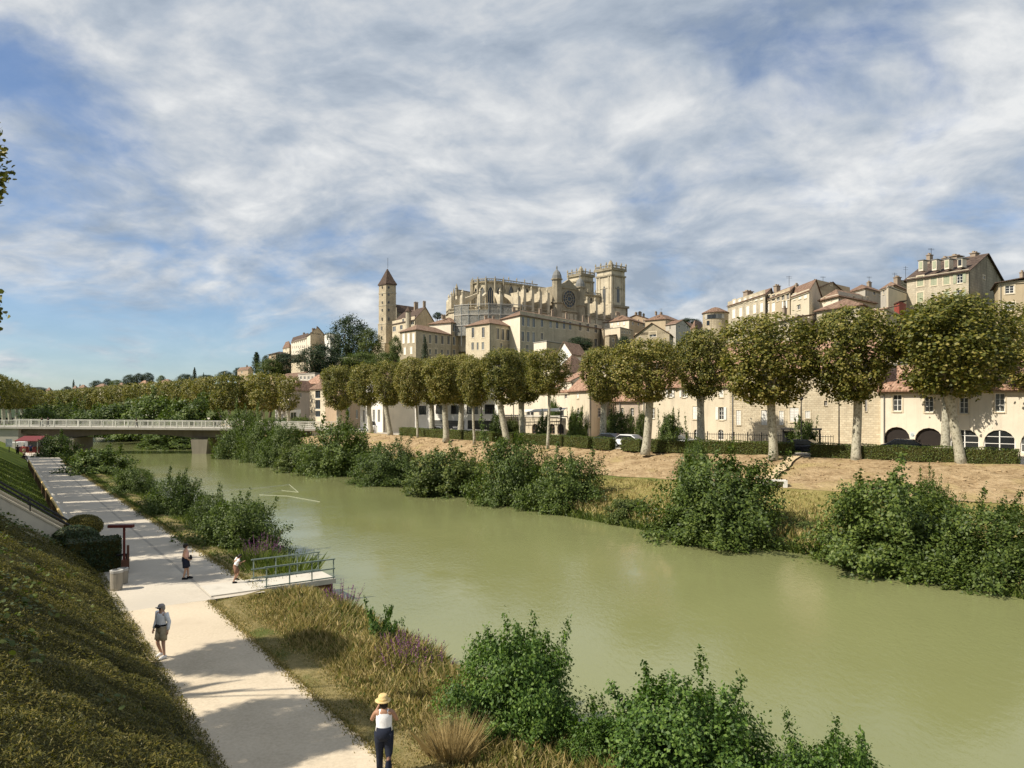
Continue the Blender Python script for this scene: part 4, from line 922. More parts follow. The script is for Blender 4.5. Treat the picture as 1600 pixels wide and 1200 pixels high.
        mesh_obj('chimney', b.v, b.f, M['chimney_render'], rf)
    return root

# ---- bishop's houses below the cathedral
house('palace_wing', 'leftmost lower stone palace wing with hipped tile roof behind the spruce', (625, 271), (650, 262), (705, 282), 514, None, 'limestone', 'hip', 2.6, .6, 'tile_roof',
      rows('L', 630.5, 646, 3, 521.5, 520.5, 15, 3.4, 'closed')+rows('L', 632.5, 642.5, 2, 543, 542, 11, 3.0, 'closed')+rows('R', 662.5, 701, 5, 522, 524.5, 14, 4.0)+rows('R', 672, 700, 4, 545, 546, 8.5, 3.2)+[('R', 681.5, 544, 10, 4, 'plain')], walls={'L': 'rubble_stone'})
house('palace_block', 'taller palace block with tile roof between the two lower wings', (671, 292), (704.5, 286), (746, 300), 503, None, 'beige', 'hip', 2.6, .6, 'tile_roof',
      rows('R', 709.5, 727, 3, 506, 507, 12, 4.2)+rows('R', 709.5, 727, 3, 526, 527, 13, 4.0)+rows('R', 709.5, 727, 3, 546, 547, 8, 3.6), chim=[(693, 289, 492, 2.0), (742, 296, 493, 1.2)], walls={'L': 'pale_render'})
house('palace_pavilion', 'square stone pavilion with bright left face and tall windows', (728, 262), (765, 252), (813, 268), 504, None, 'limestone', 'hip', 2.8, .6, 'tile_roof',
      rows('L', 739, 755, 2, 512, 511.5, 16, 4.4)+rows('L', 738.5, 754.5, 2, 535, 534.5, 12, 4.0)+[('L', 746.3, 535, 12, 3, 'plain')]+rows('R', 778, 809, 5, 512.5, 516.5, 18, 4.6)+rows('R', 783.5, 809, 3, 536, 538, 8, 3.4), chim=[(759, 257, 493, 1.3), (771, 258, 494, 1.1)], walls={'L': 'ashlar_pale'})  # left wall in paler stone: its sunlight is put into the colour
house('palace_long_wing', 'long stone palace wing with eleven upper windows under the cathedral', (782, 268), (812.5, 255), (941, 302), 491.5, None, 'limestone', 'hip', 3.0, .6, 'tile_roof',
      rows('R', 817.5, 834, 3, 494.5, 496.5, 15, 4.4)+[('R', p, t, 13, 4.4, 'plain') for p, t in ((847, 498), (860.5, 499.3), (870.5, 500.3), (881.5, 501.3), (891, 502.5), (906.5, 504), (918.5, 505.5), (931, 507))]+rows('R', 817, 834, 3, 517.5, 519, 16, 4.4)+[('R', 847, 520, 11, 4, 'plain'), ('R', 931, 529, 13, 4.4, 'plain'), ('R', 824, 538.5, 10, 4.4, 'plain')], chim=[(801, 262, 480, 1.5), (844, 270, 482, 1.4), (863, 275, 483.5, 1.2), (885, 282, 489, 1.3), (911, 290, 493, .9), (927, 296, 494.5, 1.4)], walls={'L': 'pale_render'})  # pale left end: the sun on it is painted into the wall colour
house('terrace_block', 'flat topped stone terrace block with bright left face above the planes', (834, 214), (854, 208), (898, 222), 534, None, 'rubble_stone', 'flat', 0, .15, 'concrete', [], walls={'L': 'pale_render'}, cat='terrace')  # sunlit left side imitated by a lighter wall colour
house('narrow_annex', 'narrow stone annex at the right end of the long palace wing', (939, 300), (943, 296), (957, 303), 513, None, 'rubble_stone', 'shed', 1.2, .3, 'tile_brown', rows('R', 948, 948.1, 3, 516, 540, 4.5, 3.0)[:1]+[('R', 948, 527, 6, 3, 'plain'), ('R', 951, 538, 6, 3, 'plain')])
house('lean_to_house', 'small low house with sloping roof beside the long palace wing', (945, 285), (952, 281), (972, 290), 523, None, 'rubble_stone', 'shed', 1.5, .3, 'tile_brown', [('R', 958, 529, 5, 2.8, 'plain'), ('R', 958, 538, 5, 2.8, 'plain')])
# ---- old quarter right of the cathedral
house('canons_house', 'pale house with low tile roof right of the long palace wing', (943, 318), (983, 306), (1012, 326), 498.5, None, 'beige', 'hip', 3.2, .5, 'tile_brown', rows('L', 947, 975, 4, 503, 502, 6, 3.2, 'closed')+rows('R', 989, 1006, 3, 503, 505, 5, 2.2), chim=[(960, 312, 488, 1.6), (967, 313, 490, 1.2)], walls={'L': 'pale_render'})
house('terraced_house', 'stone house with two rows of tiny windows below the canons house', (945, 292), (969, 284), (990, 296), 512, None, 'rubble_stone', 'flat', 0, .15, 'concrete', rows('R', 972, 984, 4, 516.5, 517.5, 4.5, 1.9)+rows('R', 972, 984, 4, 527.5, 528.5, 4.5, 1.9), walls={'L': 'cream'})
house('gabled_house', 'stone house with wide gable and open loft right of the cathedral', (992, 262), (1046, 254), (1052, 268), 521, None, 'rubble_stone', 'gable', 4.2, .6, 'tile_brown', [('L', 1020, 518.5, 8, 11, 'plain'), ('L', 1001, 526, 7, 3, 'plain')], ridge=1, cornice=False)
house('chimney_house', 'narrow roof with a row of chimneys near the cathedral towers', (975, 336), (1012, 330), (1024, 348), 497, None, 'ochre', 'gable', 2.0, .4, 'tile_brown', rows('L', 990, 1006, 3, 499, 499, 4, 2, 'plain'), chim=[(976, 336, 489, 1.2), (981, 336, 489.5, 1.2), (986, 335, 490, 1.2), (993, 334, 488, 1.4), (1000, 332, 487, 1.8), (1009, 331, 490, 1.2)])
house('brown_roof_house', 'house with brown roof and antennas behind the gabled house', (1008, 306), (1040, 300), (1066, 312), 497.5, None, 'beige', 'hip', 2.6, .5, 'tile_brown', rows('R', 1046, 1060, 2, 505, 506, 5, 2.4), chim=[(1016, 303, 488.5, 1.1), (1033, 302, 488, 1.3)])
house('pale_gable_house', 'pale house stepping down the ridge, middle of the old roofs', (1040, 288), (1056, 283), (1078, 296), 505, None, 'grey_render', 'gable', 2.2, .4, 'tile_brown', rows('R', 1061, 1074, 2, 508, 509, 5, 2.6)+[('L', 1047, 509, 6, 2.4, 'plain')], ridge=0)
house('small_white_house', 'small white fronted house low on the ridge left of the round tower', (1064, 300), (1072, 296), (1084, 304), 507, None, 'white_render', 'gable', 1.6, .3, 'tile_brown', [('R', 1077, 509, 5, 2.5, 'plain')])
house('corner_roof_house', 'low house with brown hipped roof left of the round tower', (1079, 232), (1086, 228), (1102, 236), 511, None, 'beige', 'hip', 2.6, .4, 'tile_brown', [('R', 1092, 514, 4, 3, 'plain')])
def round_tower():
    d = 172; c = XY(1118, d); z1 = ZY(490, d); r = 19.5/F*d; z0 = hill(*c)-3; t = thing('round_tower', 'round stone tower with low conical tile roof and band of windows', 'tower', (c.x, c.y, z0))
    b = MB(); b.ell([(c.x, c.y, z0, r, r), (c.x, c.y, z1, r, r)], 28); b.obj('wall', M['tower_stone'], t)
    b = MB(); b.ell([(c.x, c.y, z1-.05, r*1.08, r*1.08), (c.x, c.y, z1+.15, r*1.08, r*1.08), (c.x, c.y, z1+1.3, r*.3, r*.3), (c.x, c.y, z1+1.5, .1, .1)], 28); b.obj('roof', M['tile_brown'], t, False)
    for k in range(7):
        a = math.radians(-150+k*13); b = MB(); b.box((c.x+math.cos(a)*r, c.y+math.sin(a)*r, z1-.95), (.14, .62, 1.0), a); b.obj('window', M['frame_grey'] if k in (0, 6) else M['glass'], t)
    for py in (506, 520):
        a = math.radians(-140); b = MB(); b.box((c.x+math.cos(a)*r, c.y+math.sin(a)*r, ZY(py, d)), (.14, .7, 1.0), a); b.obj('window', M['glass'], t)
round_tower()
# ---- long terrace on the right hand skyline
house('shuttered_terrace', 'long stone house with closed white shutters, left end of skyline terrace', (1137, 186), (1195.5, 166), (1212, 182), 459, None, 'limestone', 'gable', 2.6, .5, 'tile_brown', rows('L', 1146.5, 1190, 5, 483, 473, 14, 4.6, 'closed')+rows('L', 1147, 1190, 6, 468.5, 460.5, 7.5, 4.0, 'closed'), chim=[(1169, 178, 454.5, 2.8)], ridge=0)
house('glazed_attic_house', 'house with glazed attic storey in the middle of skyline terrace', (1195.5, 168), (1234, 155), (1250, 172), 454, None, 'beige', 'gable', 2.6, .5, 'tile_brown', rows('L', 1201, 1231, 5, 461.5, 457, 11, 5.0, 'plain')+rows('L', 1199.5, 1208.5, 2, 473, 471.5, 15, 5.0, 'closed')+[('L', 1226.5, 470, 13, 4, 'shut')], chim=[(1214, 162, 445.5, 1.8)], ridge=0)
house('plain_gable_house', 'cream house with blank shaded gable in skyline terrace', (1233, 156), (1264.5, 146), (1284, 156), 453, None, 'cream', 'gable', 3.0, .4, 'tile_brown', rows('L', 1241.5, 1258.5, 3, 459.5, 457.5, 8.5, 4.6, 'closed')+[('L', 1248, 476, 8, 6, 'plain')], chim=[(1233.5, 156, 445, 1.0)], ridge=0)
house('high_gable_house', 'higher gabled house behind skyline terrace with small attic window', (1264, 172), (1272, 168), (1328, 180), 451, None, 'beige', 'gable', 2.6, .4, 'tile_brown', [('R', 1298.5, 442, 4, 3.6, 'plain')], ridge=0, chim=[])
house('pink_roof_house', 'long low house with pinkish tile roof right of the gables', (1281, 148), (1310, 142), (1368, 152), 461, None, 'grey_render', 'hip', 1.9, .5, 'tile_roof', [('L', 1288.5, 464.5, 8, 3, 'plain'), ('L', 1299.5, 464, 6, 2.4, 'plain'), ('R', 1334, 462.5, 6, 2.4, 'plain'), ('R', 1347, 463.5, 7, 2.4, 'plain'), ('R', 1356, 464, 7, 2.4, 'plain')], walls={'L': 'pale_render'})
house('hip_roof_house', 'house with wide dark hipped roof just above the planes on the right', (1276, 128), (1346, 120), (1386, 134), 474.5, None, 'beige', 'hip', 1.9, .5, 'tile_brown', [('R', 1356, 480, 5, 4, 'plain')], walls={'L': 'limestone'})
house('low_eave_house', 'low house with long dark eave just above the plane crowns', (1205, 132), (1246, 122), (1274, 130), 494, None, 'limestone', 'shed', 1.6, .6, 'tile_brown', [('L', 1217, 497, 9, 4, 'closed'), ('L', 1238, 495, 11, 6, 'closed'), ('R', 1257, 494.5, 6, 9, 'plain')], chim=[(1214, 130, 487, .9)], cornice=False)
plain('brick_red', (0.28, 0.06, 0.04), 0.8, .3, 4)
house('stacked_house', 'tall narrow house with tile roof left of the big shuttered house', (1376, 160), (1397, 154), (1424, 164), 444, None, 'grey_render', 'hip', 1.4, .4, 'tile_roof', [('L', 1381, 452, 8, 3, 'plain'), ('R', 1404, 466, 5, 6, 'plain')], chim=[(1402, 156, 432, 1.8)])
house('upper_stack_house', 'upper house with loggia behind the tall narrow house', (1396, 172), (1402, 168), (1424, 176), 437, None, 'rubble_stone', 'shed', 1.2, .3, 'tile_brown', [('R', 1409, 440, 4, 5, 'plain')])
house('cream_annex', 'plain cream annex in front of the tall narrow house', (1385, 140), (1388, 138), (1417, 146), 449, None, 'cream', 'flat', 0, .1, 'concrete', [])
house('red_shed', 'small red boarded shed against the big shuttered house', (1397, 132), (1405, 129), (1416, 133), 470, None, 'brick_red', 'shed', .8, .3, 'slate_roof', [], cat='shed', cornice=False, trim=None)
house('brown_gable', 'low house with brown gable above the planes left of the big house', (1356, 122), (1385, 118), (1404, 126), 480, None, 'beige', 'shed', 1.6, .3, 'tile_brown', [('L', 1366, 483, 6, 3, 'plain'), ('L', 1374, 485, 9, 3, 'plain'), ('L', 1379, 486, 5, 3, 'plain')])
house('ridge_house', 'brown roofed house on the ridge between the gables and the big house', (1322, 184), (1352, 176), (1388, 186), 449, None, 'grey_render', 'hip', 1.8, .4, 'tile_brown', [('R', 1366, 455, 6, 4, 'plain'), ('R', 1376, 456, 6, 4, 'plain')], chim=[(1358, 178, 440, 1.4)])
def big_house():
    h = house('shuttered_house', 'big house with green shutters and dormers in dark mansard on skyline', (1417, 146), (1513.5, 136), (1567, 150), 421, None, 'limestone', 'gable', 4.4, .45, 'slate_roof',
          rows('L', 1438, 1459, 2, 431.5, 430.5, 15.5, 9.6, 'closed')+[('L', 1479, 429, 15.5, 9.6, 'closed'), ('L', 1499.5, 427.5, 15, 9.6, 'shut'), ('L', 1438, 457, 15, 9.6, 'closed'), ('L', 1479, 454.5, 15, 9.6, 'closed'), ('L', 1499.5, 453, 15, 9.6, 'shut'), ('R', 1537.5, 431, 5, 4, 'plain')],
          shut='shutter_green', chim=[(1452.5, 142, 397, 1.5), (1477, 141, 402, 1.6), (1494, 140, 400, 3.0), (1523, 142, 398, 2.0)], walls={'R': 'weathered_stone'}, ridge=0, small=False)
    rf = [c for c in h.children if c.name.startswith('roof')][0]
    A, C = XY(1417, 146), XY(1513.5, 136); d = (C-A).normalized(); n = Vector((d.y, -d.x)); n = n if n.y < 0 else -n; ang = math.atan2(d.y, d.x)
    for i, (px, pt, pb) in enumerate(((1438.5, 408, 420), (1459.5, 407, 419), (1479, 406, 417), (1499.5, 405, 414))):
        u = ray_on(A, C, px); p = A+(C-A)*u-n*.8; dep = p.y; zt, zb = ZY(pt, dep), ZY(pb, dep)-.5; w = 7.2/F*dep; b = MB()
        b.box((p.x, p.y, (zt+zb)/2), (w, 1.5, zt-zb), ang); o = mesh_obj('dormer', b.v, b.f, M['pale_render'], rf)
        b = MB(); b.box((p.x-n.x*.3, p.y-n.y*.3, zt+.09), (w+.35, 2.3, .16), ang); mesh_obj('dormer_roof', b.v, b.f, M['lead'], rf)
        q = p+n*.78; b = MB(); b.box((q.x, q.y, (zt+zb)/2+.1), (w*.68, .08, (zt-zb)*.68), ang); mesh_obj('dormer_window', b.v, b.f, M['shutter_green'] if i < 3 else M['glass'], rf)
    u = ray_on(A, C, 1459); p = A+(C-A)*u
    window(h, A, d, n, u*(C-A).length, ZY(471, p.y), 9.6/F*p.y, 15/F*p.y, 'closed', M['white_paint'], None, M['shutter_blue'], False)
big_house()
house('right_edge_house', 'rendered house with shutter box window at the right edge of the skyline', (1553, 140), (1560, 132), (1680, 126), 440.5, None, 'beige', 'shed', 1.6, .6, 'slate_roof', [('R', 1577.5, 446, 12.5, 14, 'plain'), ('R', 1577.5, 472.5, 12.5, 16, 'plain')], chim=[(1597, 134, 428, 1.0)], small=False)
# ---- left shoulder of the hill
house('abbey_wing', 'long pale three storey building on the hill left of the dark tree', (455, 352), (478.5, 330), (484, 345), 528, None, 'pale_render', 'gable', 3.0, .5, 'slate_roof', rows('L', 457.5, 475.5, 7, 533.5, 530.5, 4.2, 1.3)+rows('L', 457.5, 475.5, 7, 541, 539.5, 4.2, 1.3)+rows('L', 459, 475.5, 6, 548.5, 547.5, 4, 1.3), ridge=0, chim=[(475, 335, 521, 1.2)], trim=None)
house('abbey_gable', 'tall gabled block with shaded blank wall on the hill, left part', (478, 332), (485, 318), (509, 330), 521, None, 'beige', 'gable', 3.4, .5, 'slate_roof', [('R', 503, 522, 3, 2, 'plain'), ('R', 503.5, 533, 3, 2, 'plain')], walls={'L': 'pale_render'}, ridge=0, chim=[(488, 322, 513, 2.0), (495.5, 323, 511.5, .8)])  # sun on the left wall and shade on the right set by colour
house('abbey_corner', 'small end building with hipped roof left of the long pale building', (442, 366), (452, 356), (456, 362), 541, None, 'cream', 'hip', 3.0, .5, 'tile_brown', [('L', 447, 544, 4, 1.5, 'plain')])
house('balcony_house', 'white house with stacked balconies left of the big dark hill tree', (507, 322), (516, 314), (531, 324), 521, None, 'white_render', 'flat', 0, .3, 'concrete', rows('R', 519, 527, 2, 527, 527, 6, 3)+rows('R', 519, 527, 2, 541, 541, 6, 3)+[('L', 512, 525, 7, 3, 'plain'), ('L', 512, 536, 6, 3, 'plain')], trim=None)
house('brown_house', 'brown house with flat hipped roof half hidden by hillside bushes', (420, 306), (431, 298), (456, 308), 551.5, None, 'ochre', 'hip', 1.2, .6, 'slate_roof', [('L', 425, 555, 6, 2, 'plain')])
house('ruined_house', 'small stone house with chimney at the left foot of the hill', (371, 340), (388, 330), (396, 340), 577, None, 'rubble_stone', 'gable', 1.6, .3, 'tile_brown', [('L', 378, 580, 3, 2, 'plain')], chim=[(386, 332, 572, 1.0)], walls={'L': 'ochre'})
house('wall_terrace', 'pale stone retaining wall terrace below the big dark hill tree', (522, 262), (551, 254), (570, 262), 559, None, 'ashlar_pale', 'flat', 0, .1, 'concrete', [], cat='wall', trim=None)
house('stair_terrace', 'sloping pale terrace walls left of the round dark hill tree', (455, 262), (475, 256), (482, 262), 566, None, 'ashlar_pale', 'shed', -3.0, .1, 'pale_concrete', [], cat='wall', trim=None, cornice=False)
house('garden_house', 'low house with long pale roof on the slope above the far planes', (430, 226), (462, 214), (480, 226), 589, None, 'cream', 'shed', 2.2, .4, 'tile_brown', [('L', 445, 591, 4, 3, 'plain')], cornice=False)
house('pergola_house', 'grey terrace roof with parapet left of the first plane in row', (466, 208), (492, 200), (516, 212), 584, None, 'grey_render', 'flat', 0, .2, 'concrete', rows('L', 470, 488, 4, 588, 588, 5, 3.0), trim=None)
# ---- quay front, from the bridge to the right
house('pink_house', 'pinkish house with red tile roof behind the plane left of the balconies', (451, 186), (457.5, 180), (494, 192), 608, None, 'pink_render', 'hip', 2.4, .5, 'tile_near', [('L', 454, 627, 8, 2.4, 'plain'), ('R', 470, 614, 7, 3, 'plain')], trim=None)
house('balcony_block', 'cream apartment block with a column of blue glazed balconies', (484, 166), (508, 160), (522, 170), 606, None, 'cream', 'hip', 1.6, .5, 'tile_brown', [('L', 496.5, 608, 14, 8, 'plain'), ('L', 496.5, 625, 14, 8, 'plain'), ('L', 487, 624, 5, 1.6, 'plain'), ('L', 487, 640, 5, 1.6, 'plain'), ('L', 496.5, 642, 9, 8, 'plain')], frame='balcony_blue', trim=None)
house('hillside_roofs', 'red tiled low house between the balcony block and the hill', (476, 196), (500, 190), (520, 198), 598, None, 'pink_render', 'hip', 2.4, .4, 'tile_near', [], trim=None)
house('garage_house', 'white ground floor house with garage left of the balconies', (430, 178), (446, 172), (470, 180), 640, STREET-.5, 'white_render', 'flat', 0, .15, 'concrete', [('R', 459, 644, 12, 9, 'plain'), ('L', 440, 646, 10, 6, 'plain')], trim=None)
house('ochre_house', 'ochre house wall with dark doors behind the planes', (508, 152), (530, 146), (570, 156), 618, STREET-.5, 'ochre', 'hip', 2.0, .4, 'tile_near', [('R', 545, 636, 16, 5, 'plain'), ('R', 558, 640, 14, 4, 'plain')], trim=None)
house('gable_wall_house', 'white house with tall windows and blank gable behind planes', (563, 136), (598, 128), (652, 134), 606, STREET-.5, 'white_render', 'gable', 3.0, .4, 'tile_brown', rows('L', 568, 592, 4, 640, 640, 20, 4)+[('R', 603, 640, 18, 4, 'plain')], walls={'R': 'pale_render'}, ridge=1, trim=None)
house('modern_building', 'long white modern building with dark window band on the quay', (648, 126), (650, 118), (784, 104), 606, STREET-.5, 'white_render', 'flat', 0, .2, 'concrete', [('R', 660, 634, 14, 12, 'plain'), ('R', 688, 633, 14, 14, 'plain'), ('R', 711, 633, 14, 14, 'plain'), ('R', 738, 632, 15, 18, 'plain'), ('R', 765, 632, 15, 16, 'plain'), ('R', 700, 657, 13, 50, 'plain'), ('R', 750, 657, 14, 40, 'plain')], frame='iron', trim=None, small=False)
house('terrace_restaurant', 'cream restaurant building with arches under its terrace', (780, 116), (792, 108), (884, 100), 652, STREET-.5, 'cream', 'flat', 0, .2, 'pale_concrete', [('R', p, 662, 16, 10, 'arch') for p in (806, 836, 862, 876)], frame='dark_wood', trim=None, small=False)
house('upper_restaurant', 'set back upper floor of the terrace restaurant with dark windows', (782, 122), (800, 116), (892, 108), 612, STREET, 'pale_render', 'hip', 1.8, .4, 'tile_near', [('R', 828, 640, 12, 12, 'plain'), ('R', 846, 640, 12, 8, 'plain'), ('R', 870, 639, 14, 22, 'plain'), ('R', 884, 605, 18, 4, 'plain')], trim=None)
house('cream_corner_house', 'tall cream house with brown hipped roof and arched windows on the quay', (890, 108), (921, 98), (962, 106), 605.5, STREET-.5, 'cream', 'hip', 3.2, .6, 'tile_near', [('L', 903, 610, 12, 4.5, 'closed'), ('L', 887.5, 636, 16, 5, 'plain'), ('L', 903.5, 637, 14, 6, 'arch'), ('R', 937, 637, 15, 6, 'plain'), ('R', 953, 638, 12, 5, 'plain')], frame='shutter_white', small=False)
house('upper_cream_house', 'cream house front stepping up behind the corner house', (872, 126), (893, 118), (930, 126), 593, STREET, 'pale_render', 'shed', 2.4, .4, 'tile_near', [('L', 884, 605, 16, 4, 'plain')], trim=None)
house('red_roof_house', 'long red roofed house with two small dormers behind the planes', (866, 150), (890, 142), (925, 150), 580, STREET, 'pale_render', 'hip', 3.6, .4, 'tile_brown', [('L', 889, 582, 5, 3, 'plain')], trim=None)
house('white_gable_house', 'white gabled house with grey roof edges above the planes', (870, 176), (893, 170), (916, 178), 552, STREET, 'white_render', 'gable', 3.0, .4, 'tile_roof', [('L', 880, 553, 4, 3, 'plain')], ridge=1, trim=None)
house('roofs_below_palace', 'low tile roofs stacked on the slope below the palace', (840, 190), (866, 184), (905, 192), 562, STREET, 'cream', 'hip', 2.8, .4, 'tile_roof', [], trim=None)
house('slope_house', 'cream house on the slope behind the wide dark plane', (930, 170), (966, 162), (1004, 172), 560, STREET, 'cream', 'hip', 2.6, .4, 'tile_roof', rows('L', 938, 958, 3, 566, 566, 8, 3), trim=None)
house('low_pink_house', 'pink beige house wall right of the corner house', (958, 104), (964, 96), (1003, 94), 622, STREET-.5, 'pink_render', 'hip', 2.2, .4, 'tile_near', [('R', 988, 637, 13, 5, 'plain'), ('R', 972, 637, 12, 5, 'plain')], small=False)
house('cream_shutter_house', 'long cream quay house with white shutters and red roof', (1000, 104), (1003, 94), (1140, 84), 603, STREET-.5, 'cream', 'gable', 3.4, .5, 'tile_near', [('R', 1020.5, 637, 17, 5.4, 'plain'), ('R', 1047.5, 607, 14, 6, 'shut'), ('R', 1068.5, 607, 14, 6, 'shut'), ('R', 1127, 605, 16, 7, 'closed'), ('R', 1127, 636, 20, 8, 'shut'), ('R', 1086.5, 635, 20, 8, 'closed'), ('R', 1126, 671, 16, 9, 'arch'), ('R', 1087.5, 671, 14, 7, 'arch'), ('R', 1160, 640, 10, 4, 'plain')], small=False, ridge=1)
house('wooden_loft', 'orange boarded loft with small hipped roof above the cream house', (1112, 104), (1118, 98), (1142, 104), 569, STREET, 'orange_wood', 'hip', 1.3, .4, 'tile_brown', [('R', 1125.5, 570, 9, 5, 'plain')], trim=None, cornice=False, small=False)
house('stone_house', 'pale stone block house with tall windows behind the broad plane tree', (1137, 90), (1140, 84), (1376, 76), 575, STREET-.5, 'ashlar_pale', 'gable', 3.0, .4, 'tile_near', [('R', 1154, 641, 23, 7, 'closed'), ('R', 1194, 641, 23, 9, 'closed'), ('R', 1221, 642, 22, 7, 'closed'), ('R', 1241, 637, 22, 14, 'closed'), ('R', 1262, 642, 12, 8, 'closed'), ('R', 1231, 673, 20, 13, 'plain'), ('R', 1290, 626, 8, 5, 'plain'), ('R', 1353, 620, 23, 4, 'plain')], small=False, ridge=1, frame='frame_grey')
arc = house('arcade_building', 'cream arcaded building with round arches and four square windows', (1372, 86), (1376, 75.5), (1720, 63), 607.5, STREET-.5, 'pale_render', 'gable', 2.6, .6, 'tile_near', [('R', 1402, 616.5, 26, 14, 'plain'), ('R', 1451.5, 619, 25, 14, 'plain'), ('R', 1506, 621, 25, 14, 'plain'), ('R', 1562, 614.5, 29, 16, 'plain'), ('R', 1401, 667, 29, 41, 'void'), ('R', 1451, 668.5, 30, 44, 'void'), ('R', 1507, 670.5, 32, 46, 'arch'), ('R', 1561.5, 671.5, 34, 50, 'arch'), ('R', 1621, 672, 36, 54, 'arch')], small=False, ridge=1)
house('sloped_glass_annex', 'annex with slanting roof and balustrade above the arcade roof', (1366, 96), (1372, 92), (1410, 98), 583, STREET, 'white_render', 'shed', -1.6, .4, 'tile_near', [], trim=None, cornice=False)
def balustrade(px0, px1, py, d, h, label):
    a, b = P(px0, py, d), P(px1, py, d); t = thing('balustrade', label, 'balustrade', tuple(a)); m = MB(); m.bar(a, b, .2, .14); m.obj('rail', M['trim'], t)
    m = MB(); m.bar(a-Vector((0, 0, h)), b-Vector((0, 0, h)), .24, .16); m.obj('base', M['trim'], t)
    for i in range(14):
        q = a.lerp(b, (i+.5)/14); m = MB(); m.tube([q-Vector((0, 0, h-.08)), q-Vector((0, 0, h*.6)), q-Vector((0, 0, .07))], [.05, .09, .05], 6); m.obj('baluster', M['trim'], t)
balustrade(1366, 1404, 559, 100, .75, 'pale stone balustrade above the annex between two plane crowns')
house('balustrade_house', 'cream terrace house carrying the stone balustrade', (1356, 104), (1360, 100.4), (1420, 106), 566, STREET, 'pale_render', 'flat', 0, .05, 'concrete', [], trim=None)
# ---- distant houses on the low hills to the left
for i, (px, d, w, py, rm, lab) in enumerate([(77, 520, 9, 609, 'tile_brown', 'small brown roofed house, leftmost on the distant hill'), (118, 500, 8, 606, 'tile_roof', 'tiny distant house beside the two pine trees'), (130, 490, 14, 605, 'tile_roof', 'distant house with two tone roof right of the pines'), (160, 480, 20, 603.5, 'tile_roof', 'wide distant house in the middle of hill row'), (190, 470, 13, 602, 'tile_roof', 'distant house under the round hill trees'), (226, 460, 15, 598.5, 'tile_near', 'distant house with the brightest orange roof'), (261, 450, 20, 596.5, 'tile_roof', 'distant house with wide pale roof below the conifer')]):
    p = XY(px, d); house('distant_house', lab, (px-w*.5, d+4), (px+w*.1, d), (px+w*.5, d+5), py, ZY(py, d)-9, 'cream', 'hip', 1.8, .8, rm, [('L', px-w*.25, py+2, 2.2, 1.8, 'plain')], trim=None, group='distant houses on the left hill', cornice=False)
